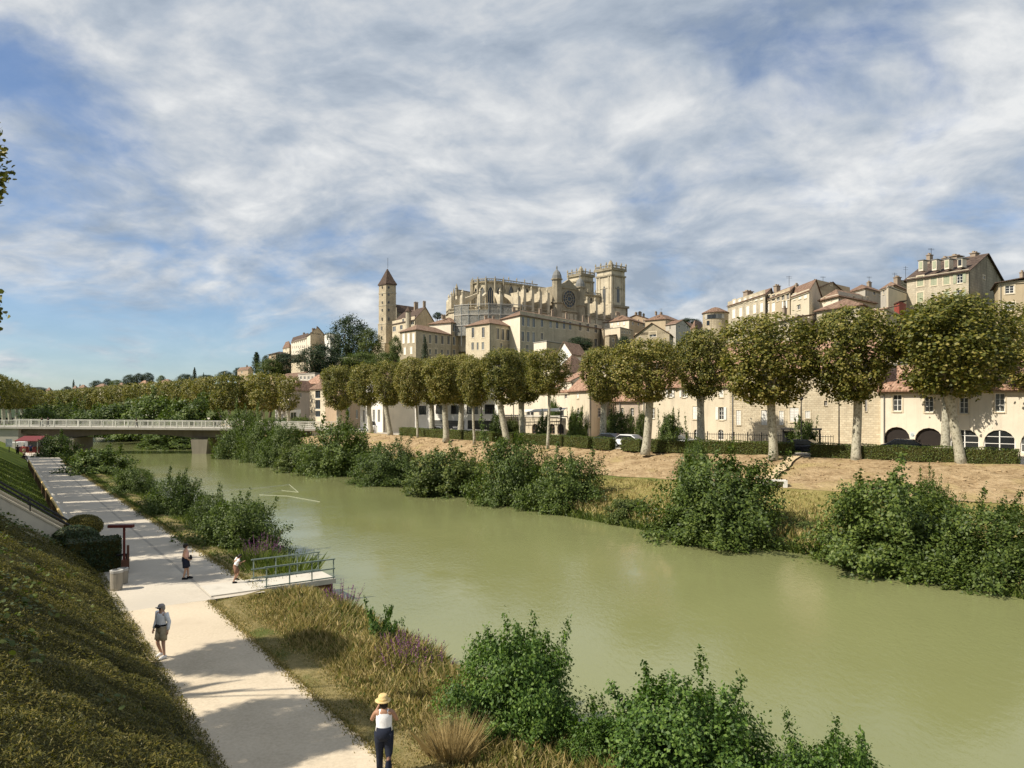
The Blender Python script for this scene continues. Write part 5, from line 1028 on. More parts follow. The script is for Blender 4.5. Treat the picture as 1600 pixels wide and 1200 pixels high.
# ------------------------------------------------------------------ cathedral
def cathedral():
    A0 = Vector((-13.0, 300.0)); ea = Vector((.761, .648)); ea.normalize(); eb = Vector((ea.y, -ea.x))
    def W(a, b, z): p = A0+ea*a+eb*b; return Vector((p.x, p.y, z))
    Z0 = 30.0; TOP = 59.6
    root = thing('cathedral', 'large gothic cathedral with two square towers crowning the hill', 'cathedral', tuple(W(30, 0, Z0)))
    st, wt = M['church_stone'], M['weathered_stone']
    def bx(m, a0, a1, b0, b1, z0, z1): m.add([W(a, b, z) for a in (a0, a1) for b in (b0, b1) for z in (z0, z1)], [(0, 1, 3, 2), (4, 6, 7, 5), (0, 4, 5, 1), (2, 3, 7, 6), (0, 2, 6, 4), (1, 5, 7, 3)])
    def part(name, fn, mat, parent=root): m = MB(); fn(m); return mesh_obj(name, m.v, m.f, mat, parent)
    def spike(m, a, b, z, h, r=.35): m.tube([W(a, b, z-.1), W(a, b, z+h*.45), W(a, b, z+h*.5), W(a, b, z+h)], [r, r*.75, r*1.15, .04], 6)
    def pointed(a, b, z, w, h, face, mat=M['glass'], out=.06, ring=True, parent=root, name='window'):
        """pointed window on a wall: face 'b' (outward +b), 'a' (outward -a), 'A' (+a), or an angle"""
        if face == 'b': ex, nz = (1, 0), (0, 1)
        elif face == 'a': ex, nz = (0, -1), (-1, 0)
        elif face == 'A': ex, nz = (0, 1), (1, 0)
        else: ex, nz = (-math.sin(face), math.cos(face)), (math.cos(face), math.sin(face))
        def q(u, zz, o): return W(a+ex[0]*u+nz[0]*o, b+ex[1]*u+nz[1]*o, zz)
        hs = h-w*.9; prof = [(-w/2, 0), (w/2, 0), (w/2, hs), (w*.34, hs+w*.45), (0, h), (-w*.34, hs+w*.45), (-w/2, hs)]
        m = MB(); n = len(prof); m.v = [q(u, z+zz, out*.4) for u, zz in prof]; m.f = [tuple(range(n))]; wn = mesh_obj(name, m.v, m.f, mat, parent)
        m = MB()
        for i in range(n): m.bar(q(prof[i][0], z+prof[i][1], .12), q(prof[(i+1) % n][0], z+prof[(i+1) % n][1], .12), .34, .3)
        for u in (-w/6, w/6): m.bar(q(u, z, .1), q(u, z+hs+w*.2, .1), .14, .14)
        if parent is root: mesh_obj('tracery', m.v, m.f, st, wn)
        return wn
    # high vessel
    part('nave', lambda m: bx(m, 6, 66, -7, 7, Z0, TOP-.35), st)
    part('nave_roof', lambda m: m.add([W(4, -7.05, TOP-.34), W(4, 7.05, TOP-.34), W(66, 7.05, TOP-.34), W(66, -7.05, TOP-.34), W(6, 0, TOP+.5), W(66, 0, TOP+.5)], [(0, 1, 4), (1, 2, 5, 4), (2, 3, 5), (3, 0, 4, 5)]), M['lead'])
    # apse
    N = 7; ang = [math.radians(90+180*i/N) for i in range(N+1)]; rad = 8.2
    poly = [(6+rad*math.cos(t), rad*math.sin(t)*.88) for t in ang]
    def ap(m):
        m.v = [tuple(W(a, b, z)) for z in (Z0, TOP-.3) for a, b in poly]; n = len(poly); m.f = [(i, i+1, n+i+1, n+i) for i in range(n-1)]+[tuple(range(n, 2*n))]
    part('apse', ap, st)
    def bal(m, pts, z):
        for (a0, b0), (a1, b1) in zip(pts, pts[1:]):
            m.bar(W(a0, b0, z), W(a1, b1, z), .7, .4); m.bar(W(a0, b0, z+1.25), W(a1, b1, z+1.25), .4, .3)
            L = math.hypot(a1-a0, b1-b0); k = max(2, int(L/.85))
            for i in range(k): f = (i+.5)/k; q = W(a0+(a1-a0)*f, b0+(b1-b0)*f, z); m.bar(q, q+Vector((0, 0, 1.25)), .2)
    part('balustrade', lambda m: bal(m, [(a*1.03-.2, b*1.05) for a, b in poly], TOP-1.0), wt)
    part('balustrade', lambda m: bal(m, [(6, 7.3), (25, 7.3)], TOP-1.0), wt); part('balustrade', lambda m: bal(m, [(41, 7.3), (64, 7.3)], TOP-1.0), wt)
    for i in range(N):
        t = math.radians(90+180*(i+.5)/N); c = math.cos(math.pi/2/N)
        pointed(6+rad*c*math.cos(t), rad*c*math.sin(t)*.88, 48.6, 2.5, 8.4, math.atan2(math.sin(t)/.88, math.cos(t)))
    for (a, b) in poly[:-1]: part('pinnacle', lambda m: (m.tube([W(a*1.06-.4, b*1.08, Z0), W(a*1.06-.4, b*1.08, TOP+.2)], [.65, .5], 6), spike(m, a*1.06-.4, b*1.08, TOP+.1, 1.3, .25)), wt)
    # ring of chapels round the apse with radial walls and flying arches
    ring = [(6+19*math.cos(t), 17.5*math.sin(t)) for t in ang]
    def rg(m):
        m.v = [tuple(W(a, b, z)) for z in (Z0, 46) for a, b in ring]; n = len(ring); m.f = [(i, i+1, n+i+1, n+i) for i in range(n-1)]+[tuple(range(n, 2*n))]
    part('chapel_ring', rg, st); part('balustrade', lambda m: bal(m, [(a*1.01, b*1.01) for a, b in ring], 46.1), wt)
    for i in range(N):
        t = math.radians(90+180*(i+.5)/N); c = math.cos(math.pi/2/N); pointed(6+19*c*math.cos(t), 17.5*c*math.sin(t), 37.5, 3.0, 6.6, t)
    def flyer(a0, b0, a1, b1, z0, z1, low=46):
        def fn(m):
            n = 7; pts = []
            for k in range(n+1):
                f = k/n; a, b = a0+(a1-a0)*f, b0+(b1-b0)*f; zt = z0+(z1-z0)*f; arch = zt-1.0-4.2*(f**2.2)
                pts.append((a, b, zt, arch))
            for k in range(n):
                (a, b, zt, zl), (c_, d_, zt2, zl2) = pts[k], pts[k+1]; dd = math.hypot(c_-a, d_-b); ox, oy = -(d_-b)/dd*.45, (c_-a)/dd*.45
                m.add([W(a+ox, b+oy, zl), W(a+ox, b+oy, zt), W(c_+ox, d_+oy, zt2), W(c_+ox, d_+oy, zl2), W(a-ox, b-oy, zl), W(a-ox, b-oy, zt), W(c_-ox, d_-oy, zt2), W(c_-ox, d_-oy, zl2)], [(0, 1, 2, 3), (7, 6, 5, 4), (1, 5, 6, 2), (0, 3, 7, 4)])
            m.tube([W(a1, b1, low-8), W(a1, b1, z1+.6), W(a1, b1, z1+1.4)], [1.25, 1.05, .8], 4); spike(m, a1, b1, z1+1.3, 2.6, .5)
        part('flying_buttress', fn, st)
    for i in range(N+1):
        (a, b), (c_, d_) = poly[i], ring[i]; flyer(a, b, a+(c_-a)*.92, b+(d_-b)*.92, 54.5, 50.8)
    # nave side: wall buttresses with their lit east flanks, outer piers and half arches
    part('aisle', lambda m: bx(m, 8, 66, -17, 17, Z0, 46.5), st); part('balustrade', lambda m: bal(m, [(8, 17.1), (25, 17.1)], 46.6), wt); part('balustrade', lambda m: bal(m, [(41, 17.1), (61, 17.1)], 46.6), wt)
    for a in (8.5, 12.8, 17.1, 21.4, 45.0, 50.0, 55.0, 60.0):
        part('buttress_wall', lambda m: bx(m, a, a+1.1, 7, 16.6, 46, 54.4 if a < 30 else 53.4), st)
        part('buttress_pier', lambda m: (bx(m, a-.1, a+1.2, 15.6, 17.4, Z0, 55.0 if a < 30 else 54), spike(m, a+.55, 16.4, 54.9 if a < 30 else 53.9, 2.0, .45)), st)
        pointed(a-2.3, 7, 54.2, 2.8, 4.0, 'b')
        part('pinnacle', lambda m: spike(m, a+.5, 7.4, TOP+.2, 1.7, .3), wt)
        pointed(a+3.0 if a < 20 else a-2.4, 17, 37.5, 2.4, 7.0, 'b')
    # transept front with rose and two domed turrets
    part('transept', lambda m: bx(m, 26, 40, 7, 18, Z0, 58.3), wt)
    part('transept_gable', lambda m: m.add([W(27.5, 18.05, 58.2), W(38.5, 18.05, 58.2), W(33, 18.05, 61.6), W(27.5, 16.8, 58.2), W(38.5, 16.8, 58.2), W(33, 16.8, 61.6)], [(0, 1, 2), (5, 4, 3), (0, 2, 5, 3), (1, 4, 5, 2)]), wt)
    part('pinnacle', lambda m: spike(m, 33, 17.5, 61.3, 3.2, .35), wt)
    def rose(m):
        m.v = [tuple(W(33+3.6*math.cos(2*math.pi*k/24), 18.08, 53.4+3.6*math.sin(2*math.pi*k/24))) for k in range(24)]; m.f = [tuple(range(24))]
    rw = part('rose_window', rose, M['glass'])
    def trac(m):
        for r_ in (3.75, 1.1, 2.4):
            c = [W(33+r_*math.cos(2*math.pi*k/20), 18.2, 53.4+r_*math.sin(2*math.pi*k/20)) for k in range(21)]
            for p, q in zip(c, c[1:]): m.bar(p, q, .4 if r_ > 3 else .18)
        for k in range(12): t = 2*math.pi*k/12; m.bar(W(33+1.1*math.cos(t), 18.2, 53.4+1.1*math.sin(t)), W(33+3.6*math.cos(t), 18.2, 53.4+3.6*math.sin(t)), .16)
    part('tracery', trac, wt, rw)
    part('string_course', lambda m: (bx(m, 27.6, 38.4, 18, 18.5, 48.0, 48.6), bx(m, 27.6, 38.4, 18, 18.4, 57.6, 58.1)), wt)
    for i in range(4): part('blind_panel', lambda m: bx(m, 28.6+i*2.5, 30.2+i*2.5, 18, 18.12, 40.5, 47.2), st)
    for a, zt in ((26.2, 60.6), (39.8, 58.6)):
        part('turret', lambda m: (m.tube([W(a, 17.8, Z0), W(a, 17.8, zt)], [2.15, 1.95], 8), m.tube([W(a, 17.8, zt), W(a, 17.8, zt+.5)], [2.4, 2.4], 8), m.tube([W(a, 17.8, 51), W(a, 17.8, 51.5)], [2.5, 2.5], 8)), wt)
        part('turret_dome', lambda m: m.tube([W(a, 17.8, zt+.5), W(a, 17.8, zt+1.8), W(a, 17.8, zt+3.2), W(a, 17.8, zt+4.1), W(a, 17.8, zt+4.4), W(a, 17.8, zt+5.4), W(a, 17.8, zt+6.0)], [2.1, 1.95, 1.35, .5, .25, .3, .05], 10), M['lead'])
    # towers
    def tower(a, b, w, lab):
        h = w/2
        def body(m):
            bx(m, a-h*1.18, a+h*1.18, b-h*1.18, b+h*1.18, Z0, 53.6); bx(m, a-h, a+h, b-h, b+h, 53.6, 70.2)
        t = part('tower', body, st); t['label'] = lab
        def crn(m):
            for z, e, hh in ((53.2, 1.34, 1.0), (61.8, 1.03, .35), (67.3, 1.12, .7), (70.0, 1.16, .7)): bx(m, a-h*e, a+h*e, b-h*e, b+h*e, z, z+hh)
        part('cornice', crn, wt, t)
        def par(m):
            c = [(a-h*1.1, b-h*1.1), (a+h*1.1, b-h*1.1), (a+h*1.1, b+h*1.1), (a-h*1.1, b+h*1.1), (a-h*1.1, b-h*1.1)]; bal(m, c, 70.9)
            for i in range(4):
                for f in (0, .33, .67):
                    q = (c[i][0]+(c[i+1][0]-c[i][0])*f, c[i][1]+(c[i+1][1]-c[i][1])*f); m.tube([W(*q, 70.8), W(*q, 72.6), W(*q, 72.9), W(*q, 73.8)], [.32, .3, .42, .1], 6)
            m.tube([W(a, b, 70.8), W(a, b, 73.2), W(a, b, 74.6), W(a, b, 75.6)], [1.5, 1.4, .8, .08], 8)
        part('parapet', par, wt, t)
        def pil(m):
            for s_ in (-1, 1):
                for u in (.62, .94):
                    bx(m, a+s_*h*u-.35, a+s_*h*u+.35, b+h, b+h+.32, 54, 67.3); bx(m, a-h-.32, a-h, b+s_*h*u-.35, b+s_*h*u+.35, 54, 67.3); bx(m, a-h*1.18-.3, a-h*1.18, b+s_*h*1.1-.4, b+s_*h*1.1+.4, Z0, 53.2); bx(m, a+s_*h*1.1-.4, a+s_*h*1.1+.4, b+h*1.18, b+h*1.18+.3, Z0, 53.2)
        part('pilaster', pil, st, t)
        for fa, (pa, pb) in (('b', (a, b+h)), ('a', (a-h, b))): pointed(pa, pb, 55.6, 1.9, 7.6, fa, parent=t, name='belfry_opening')
    tower(68.5, 9.4, 8.9, 'nearer tower with ornate parapet'); tower(68.5, -9.6, 8.2, 'farther tower half hidden behind the nave')
    part('north_annex', lambda m: bx(m, -1, 9, -24, -12, Z0, 47.5), st)
    # scaffold round the apse chapels
    sc = thing('scaffold', 'grey netted scaffolding wrapped round the apse of the cathedral', 'scaffold', tuple(W(-12, 8, 34)))
    path = [(-15.0, 3), (-13.0, 9.5), (-8, 15.5), (0, 20.5), (9, 21)]
    for i in range(len(path)-1):
        (a0, b0), (a1, b1) = path[i], path[i+1]
        for lv in range(3):
            z0, z1 = 36+lv*4.0, 36+lv*4.0+3.8
            if lv == 2: z1 -= 2.2*(i % 2)
            m = MB(); p = [W(a0, b0, z0), W(a1, b1, z0), W(a1, b1, z1), W(a0, b0, z1)]; n = (p[1]-p[0]).cross(Vector((0, 0, 1))).normalized()*.08; m.add(p+[x+n for x in p], [(0, 1, 2, 3), (7, 6, 5, 4), (0, 4, 5, 1), (2, 6, 7, 3)]); mesh_obj('netting', m.v, m.f, M['netting'], sc)
        for f in (0, .5):
            m = MB(); a, b = (a0+(a1-a0)*f)*1.012, (b0+(b1-b0)*f)*1.012; m.bar(W(a, b, 32), W(a, b, 48.6), .16); mesh_obj('pole', m.v, m.f, M['steel'], sc)
        for z in (40.0, 44.0, 47.9): m = MB(); m.bar(W(a0*1.012, b0*1.012, z), W(a1*1.012, b1*1.012, z), .3, .22); mesh_obj('deck', m.v, m.f, M['frame_grey'], sc)
cathedral()
# east block of the cathedral seen left of the scaffold
house('sacristy_block', 'buttressed stone block with pinnacle left of the cathedral apse', (709, 306), (722, 298), (737, 306), 475, None, 'church_stone', 'flat', 0, .2, 'weathered_stone', [('L', 716, 482, 10, 4, 'arch'), ('R', 728, 483, 9, 5, 'arch')], cat='church', trim=None, frame='lead')
house('transept_end', 'taller narrow stone block behind the sacristy with small spires', (711, 318), (714, 314), (738, 322), 453, None, 'church_stone', 'flat', 0, .2, 'weathered_stone', [], cat='church', trim=None)
for i, (px, d, yb, yt, lab) in enumerate(((709, 308, 476, 449, 'slender stone pinnacle at the left corner of the sacristy'), (713.5, 312, 454, 443, 'small spire on the narrow stone block'))):
    p0, p1 = P(px, yb+8, d), P(px, yt, d); t = thing('pinnacle', lab, 'pinnacle', tuple(p0)); m = MB(); m.tube([p0, p0.lerp(p1, .55), p0.lerp(p1, .6), p1], [.75, .6, .8, .05], 6); m.obj('shaft', M['weathered_stone'], t)
# ------------------------------------------------------------------ square medieval tower
def armagnac():
    d = 322; A, C, B = XY(592, d+3.5), XY(603.3, d), XY(618.6, d+2.2); D = A+B-C; ctr = (A+B)/2; z0 = 20.0; z1 = ZY(443.5, d)
    t = thing('watch_tower', 'tall square medieval stone tower with dark pyramid roof', 'tower', (C.x, C.y, z0)); q = [A, C, B, D]
    def ring(k, z): return [(ctr.x+(p.x-ctr.x)*k, ctr.y+(p.y-ctr.y)*k, z) for p in q]
    m = MB(); m.loft([ring(1.16, z0), ring(1.1, ZY(506, d)), ring(1.02, ZY(505, d)), ring(1.0, z1)]); m.obj('wall', M['tower_stone'], t)
    m = MB(); m.loft([ring(1.14, z1-.3), ring(1.12, z1+.3), ring(.82, z1+2.0), ring(.10, ZY(419.5, d)), ring(.02, ZY(418, d))]); rf = m.obj('roof', M['slate_roof'], t)
    m = MB(); a = P(606, 419, d); m.bar(a, a+Vector((0, 0, 4.5)), .12); m.obj('lightning_rod', M['iron'], rf)
    for py in (457, 476.5, 505.5, 535): m = MB(); k = 1.03 if py < 500 else 1.12; zz = ZY(py, d); m.loft([ring(k+.03, zz-.25), ring(k+.03, zz+.25)]); m.obj('string_course', M['limestone'], t)
    for fc, (p, e), px in (('L', (A, C), 597.6), ('R', (C, B), 607.3)):
        dr = (e-p).normalized(); n = Vector((dr.y, -dr.x)); n = n if (ctr-p).dot(n) < 0 else -n
        for py, h in ((449, 3.2), (460.5, 2.6), (472.5, 3.4), (484.5, 3.6), (498.5, 4.6), (513, 5.5), (528, 5)):
            if fc == 'R' and py > 505: continue
            u = ray_on(p, e, px); c = p+(e-p)*u; k = 1.0+.0006*(py-443)*1.6+(.05 if py > 506 else 0); c = ctr+(c-ctr)*(k+.02); m = MB(); m.box((c.x, c.y, ZY(py, c.y)), (.62, .3, h/F*d), math.atan2(dr.y, dr.x)); m.obj('window', M['glass'], t)
armagnac()
house('tower_bastion', 'stone bastion wall at the foot of the square medieval tower', (581, 314), (601, 308), (613, 316), 537, None, 'tower_stone', 'flat', 0, .05, 'tower_stone', [], cat='wall', trim=None)
house('officials_house', 'old stone house with steep gable and turret beside the square tower', (613, 318), (648, 300), (680, 316), 499, None, 'ashlar_pale', 'gable', 6.2, .4, 'slate_roof', [('L', 616, 510, 8, 5, 'plain'), ('L', 627, 508, 7, 4, 'plain'), ('L', 644.5, 499.5, 8, 5, 'plain'), ('L', 630, 498, 6, 3, 'plain')], walls={'R': 'limestone', 'b': 'limestone', 'c': 'limestone'}, chim=[(650, 304, 472, 2.2), (663.5, 308, 470.5, 1.5)], ridge=0)  # lit left wall and its shaded neighbours told apart by stone colour
house('officials_wing', 'dark roofed wing between the old house and the square tower', (617, 332), (622, 326), (650, 334), 487, None, 'limestone', 'gable', 3.6, .4, 'slate_roof', [], ridge=1)
p0 = P(638, 500, 303.5); t = thing('stair_turret', 'slim round turret with pointed cap on the old stone house', 'turret', (p0.x, p0.y, 26)); m = MB(); m.ell([(p0.x, p0.y, 26, 1.2, 1.2), (p0.x, p0.y, ZY(487, 303.5), 1.1, 1.1)], 10); m.obj('wall', M['limestone'], t); m = MB(); m.ell([(p0.x, p0.y, ZY(487, 303.5), 1.5, 1.5), (p0.x, p0.y, ZY(478, 303.5), .06, .06)], 10); m.obj('roof', M['slate_roof'], t)
# ------------------------------------------------------------------ trees of the hill
HT = 'trees on the town hill'
tree(546, 290, 496, 562, 58, 'big dark round tree on the hill beside the square tower', 0, HT)
tree(576, 286, 515, 562, 38, 'lighter leafy tree between the dark tree and the square tower', 1, HT)
tree(498, 236, 540, 584, 60, 'round dark evergreen below the white balcony house', 0, HT)
tree(447, 268, 553, 586, 56, 'dark spreading tree in front of the brown house', 0, HT)
tree(421, 262, 562, 588, 38, 'olive green bush left of the spreading tree on the hill', 1, HT)
tree(416, 320, 556, 578, 14, 'small tree behind the cypress on the hill', 0, HT)
tree(566, 240, 552, 582, 64, 'green shrubs under the hill wall by the tower foot', 1, HT)
tree(600, 250, 552, 580, 44, 'leafy shrub right under the bastion wall', 1, HT)
tree(618, 246, 526, 560, 18, 'small tree before the old stone house', 1, HT)
tree(536, 246, 560, 588, 60, 'dark green bank of trees above the first planes', 0, HT)
tree(905, 200, 527, 547, 38, 'flat dark cedar above the planes below the palace', 2, HT)
tree(975, 280, 526, 548, 20, 'ivy dark tree beside the tiny windowed stone house', 0, HT)
tree(684, 318, 488, 498, 14, 'tree top behind the gable of the old house', 0, HT)
tree(1075, 420, 498, 512, 40, 'distant dark wooded knoll between old roofs and round tower', 0, HT)
conifer(664, 250, 526, 566, 'dark pointed spruce in front of the palace wing', spruce, .5)
conifer(401, 268, 551, 586, 'slim dark cypress on the left shoulder of the hill', cypress, 1.0)
# skyline trees on the far left hill
FT = 'trees on the distant left hill'
for i, (px, d, yt, yb, w, k, lab) in enumerate([(151, 560, 595, 608, 18, 0, 'round dark tree on the far hill right of the pines'), (168, 560, 592, 606, 14, 0, 'taller dark tree on the far hill, third from the pines'), (183, 550, 594, 604, 20, 1, 'low green tree on the far hill behind the houses'), (203, 540, 586, 603, 20, 0, 'round tree left of the highest clump on the far hill'), (217, 540, 584, 602, 18, 0, 'tree in the highest clump on the far hill'), (231, 540, 583, 600, 18, 0, 'rightmost tree of the highest clump on the far hill'), (252, 500, 587, 600, 12, 1, 'light green single tree on the far hill'), (290, 480, 585, 600, 26, 0, 'wide dark cedar base left of the tall conifer'), (322, 470, 586, 598, 26, 0, 'dark trees right of the tall conifer'), (352, 430, 580, 594, 22, 0, 'flat topped pine near the small stone house'), (58, 700, 605, 613, 30, 0, 'hazy wooded bump at the left end of far hill'), (105, 560, 604, 612, 12, 0, 'small dark shrub beside the far pines'), (372, 380, 575, 590, 14, 0, 'small dark tree touching the small stone house')]):
    p = XY(px, d); tree(px, d, yt, yb, w, lab, k, FT, base=ZY(yb, d)-6)
conifer(115, 540, 593, 612, 'tall thin pine with layered branches on the far hill', spruce, .42, FT); conifer(304, 470, 574, 600, 'tall leaning conifer on the far hill', spruce, .55, FT); conifer(125, 545, 600, 612, 'lower pine beside the thin one on the far hill', spruce, .6, FT); conifer(318, 475, 582, 600, 'small pointed conifer right of the tall one', spruce, .35, FT)
# ------------------------------------------------------------------ far bridge
render_wall('dark_concrete', (0.16, 0.135, 0.105), .4, (0.06, .05, .04)); render_wall('pier_concrete', (0.30, 0.265, 0.205), .5); render_wall('bin_concrete', (0.33, 0.295, 0.235), .4)
def far_bridge():
    a = Vector((-93.0, 130.0)); b = Vector((-33.0, 132.5)); e = (b-a); L = e.length; e = e/L; n = Vector((e.y, -e.x)); z0, z1 = 4.9, 4.35; wid = 8.0
    def Q(u, o, z): p = a+e*u-n*o; return Vector((p.x, p.y, z))          # o: distance behind the near edge
    def dz(u): return z0+(z1-z0)*u/L
    t = thing('road_bridge', 'concrete girder bridge with pale railing crossing the river', 'bridge', tuple(Q(0, 0, 0)))
    m = MB(); us = [L*i/20 for i in range(21)]
    m.loft([[Q(u, -.25, dz(u)-.28), Q(u, -.25, dz(u)+.08), Q(u, wid, dz(u)+.08), Q(u, wid, dz(u)-.28)] for u in us]); m.obj('deck', M['concrete'], t)
    p1, p2 = 13.6, 37.0
    def dep(u): return .85+.75*max(0, 1-abs(u-p1)/9)**1.5+.75*max(0, 1-abs(u-p2)/9)**1.5
    for o in (1.1, 3.4, 6.2):
        m = MB(); m.loft([[Q(u, o, dz(u)-.28-dep(u)), Q(u, o, dz(u)-.28), Q(u, o+.8, dz(u)-.28), Q(u, o+.8, dz(u)-.28-dep(u))] for u in us]); m.obj('girder', M['dark_concrete'], t)
    for u in (p1, p2):
        m = MB(); zt = dz(u)-.28-dep(u); c = [(-1.5, .3), (1.5, .3), (1.5, 7.0), (-1.5, 7.0)]
        m.loft([[Q(u+x*.72, o, -1.5) for x, o in c], [Q(u+x, o, zt) for x, o in c]]); m.obj('pier', M['pier_concrete'], t)
    for u, w in ((0.5, 5), (L-3, 6)): m = MB(); m.loft([[Q(u+x, o, z) for x, o in ((0, .2), (w, .2), (w, wid), (0, wid))] for z in (-.5, dz(u)-.3)]); m.obj('abutment', M['concrete'], t)
    for o in (0.0, wid-.2):
        m = MB(); m.bar(Q(0, o, dz(0)+1.2), Q(L, o, dz(L)+1.2), .12, .1); m.bar(Q(0, o, dz(0)+.22), Q(L, o, dz(L)+.22), .08, .07); m.obj('handrail', M['bridge_paint'], t)
        for k in range(28): u = L*(k+.5)/28; m = MB(); m.bar(Q(u, o, dz(u)+.05), Q(u, o, dz(u)+1.22), .14); m.obj('railing_post', M['bridge_paint'], t)
        m = MB()
        for k in range(260): u = L*(k+.5)/260; m.bar(Q(u, o, dz(u)+.2), Q(u, o, dz(u)+1.18), .04)
        s = m.obj('balusters', M['bridge_paint'], t); s['kind'] = 'stuff'
    return lambda u, o: Q(u, o, dz(u)+.08)
bridge_at = far_bridge()
# ------------------------------------------------------------------ landings on the left bank
def landing(s0, label, rails=True):
    base = ST(s0, 8.0, 0); t = thing('landing', label, 'landing', tuple(base)); t0, t1, w = (7.0, 12.2, 2.0)
    def Q(ds, tt, z): return ST(s0+ds, tt, z)
    m = MB(); m.loft([[Q(0, tt, PATH-.16), Q(0, tt, PATH+.05), Q(w, tt, PATH+.05), Q(w, tt, PATH-.16)] for tt in (t0, t1)]); m.obj('deck', M['pale_concrete'], t)
    m = MB(); m.loft([[Q(.12, tt, -1.2), Q(.12, tt, PATH-.16), Q(w-.12, tt, PATH-.16), Q(w-.12, tt, -1.2)] for tt in (t0+.4, t1-.1)]); m.obj('base', M['rust'], t)
    if rails:
        for ds in (.06, w-.06):
            for k in range(4): m = MB(); tt = 9.2+k*.97; m.bar(Q(ds, tt, PATH), Q(ds, tt, PATH+.92), .045); m.obj('post', M['rail_green'], t)
            for z in (.9, .48, .1): m = MB(); m.bar(Q(ds, 9.1, PATH+z), Q(ds, 12.18, PATH+z), .055 if z > .8 else .04, .05); m.obj('rail', M['rail_green'], t)
    return t
landing(30.9, 'concrete landing with green metal railings jutting into the river'); landing(103, 'second railed landing farther along the path near the bridge')
# ------------------------------------------------------------------ wooden rail along the lawn foot
def wood_rail():
    t = thing('wooden_rail', 'low wooden rail with yellow top beam along the lawn foot', 'fence', tuple(ST(44, 3.0, PATH)))
    for k in range(40):
        s = 46.5+k*1.55; p = ST(s, 3.2, PATH+.45); m = MB(); m.bar(p-Vector((0, 0, .6)), p+Vector((0, 0, .6)), .14); m.obj('post', M['dark_wood'], t)
        if k < 39:
            q = ST(s+1.55, 3.2, PATH+.45); m = MB(); m.tube([p+Vector((0, 0, .6)), q+Vector((0, 0, .6))], .085, 7); m.obj('top_beam', M['rail_wood'], t)
            m = MB(); m.bar(p+Vector((0, 0, .2)), q+Vector((0, 0, .2)), .06, .12); m.obj('lower_beam', M['dark_wood'], t)
wood_rail()
p = ST(44.8, 3.1); t = thing('wooden_post', 'single tall wooden post at the near end of the rail', 'post', (p.x, p.y, PATH)); m = MB(); m.tube([(p.x, p.y, PATH-.1), (p.x, p.y, PATH+1.25), (p.x, p.y, PATH+1.32)], [.11, .10, .05], 8); m.obj('shaft', M['dark_wood'], t)
# ------------------------------------------------------------------ stair with concrete cheek walls and handrails
def stairs():
    s0 = 42.0; t = thing('stairway', 'concrete stair with sloping side wall and dark handrail up the slope', 'stairs', tuple(ST(s0, 3.2, PATH))); W = 2.2
    n = 34; run = (3.2+4.9)/n
    for k in range(n):
        a = 3.2-k*run; z = PATH+6.0*(k+1)/n; m = MB(); m.loft([[ST(s0+ds, a, z-.45), ST(s0+ds, a, z), ST(s0+ds, a-run-.02, z), ST(s0+ds, a-run-.02, z-.45)] for ds in (0, W)]); m.obj('step', M['concrete'], t)
    for ds in (-.2, W):
        m = MB(); m.loft([[ST(s0+ds+o, a, z) for a, z in ((3.5, PATH-.4), (3.5, PATH+.92), (-4.9, PATH+7.0), (-4.9, PATH+4.8))] for o in (0, .2)]); m.obj('cheek_wall', M['pale_render'], t)
        m = MB(); m.loft([[ST(s0+ds+o, a, z) for a, z in ((3.52, PATH+.92), (3.52, PATH+1.02), (-4.9, PATH+7.1), (-4.9, PATH+7.0))] for o in (-.04, .24)]); m.obj('coping', M['trim'], t)
        for k in range(5): a = 3.2-k*1.9; z = PATH+1.0+6.08*(3.5-a)/8.4; m = MB(); m.bar(ST(s0+ds+.1, a, z-.05), ST(s0+ds+.1, a, z+.5), .05); m.obj('baluster', M['iron'], t)
        m = MB(); q = [(3.6, PATH+1.05), (3.3, PATH+1.5), (-4.9, PATH+7.6)]; m.tube([ST(s0+ds+.1, a, z) for a, z in q], .055, 7); m.obj('handrail', M['iron'], t)
stairs()
# clipped ball hedge, dark hedge block, stones
def leaf_blob(name, label, c, r, n, leaf, mat, seed, cat='hedge', box=False):
    g = np.random.default_rng(seed); v = unit(g.normal(size=(n, 3)))
    if box: v = v/np.max(np.abs(v), axis=1, keepdims=True)*.97; nn = unit(np.sign(v)*(np.abs(v) > .93)+.01)
    else: nn = v
    C = v*np.array(r)*g.uniform(.93, 1.03, (n, 1)); C[:, 2] = np.maximum(C[:, 2], -r[2])
    t = thing(name, label, cat, c, world=False); o = bpy.data.objects.new('foliage', np_mesh('foliage', leaf_verts(C, nn+g.normal(0, .45, (n, 3)), leaf*g.uniform(.7, 1.3, n), LEAF4, g=g), 4, mat)); o.location = (0, 0, r[2]); link(o, t)
    m = MB()
    if box: m.box((0, 0, r[2]), (r[0]*1.86, r[1]*1.86, r[2]*1.9))
    else: m.ell([(0, 0, r[2]*(1+math.sin(a)*.94), r[0]*.94*math.cos(a), r[1]*.94*math.cos(a)) for a in [math.radians(x) for x in (-85, -50, -20, 15, 45, 70, 86)]], 14)
    mesh_obj('core', m.v, m.f, M['cover_soil'], t); return t
p = XY(131, 37.0); leaf_blob('topiary_ball', 'flattened clipped green dome at the foot of the stair', (p.x, p.y, PATH+1.0), (.86, .86, .58), 5200, .07, M['cover_leaf'], 3)
p = XY(146, 34.2); t_ = leaf_blob('dark_hedge', 'dark ivy covered hedge block beside the litter bins', (p.x, p.y, PATH-.1), (1.15, .85, .78), 6500, .10, M['dark_leaf'], 4, box=True); t_.rotation_euler = (0, 0, .5)
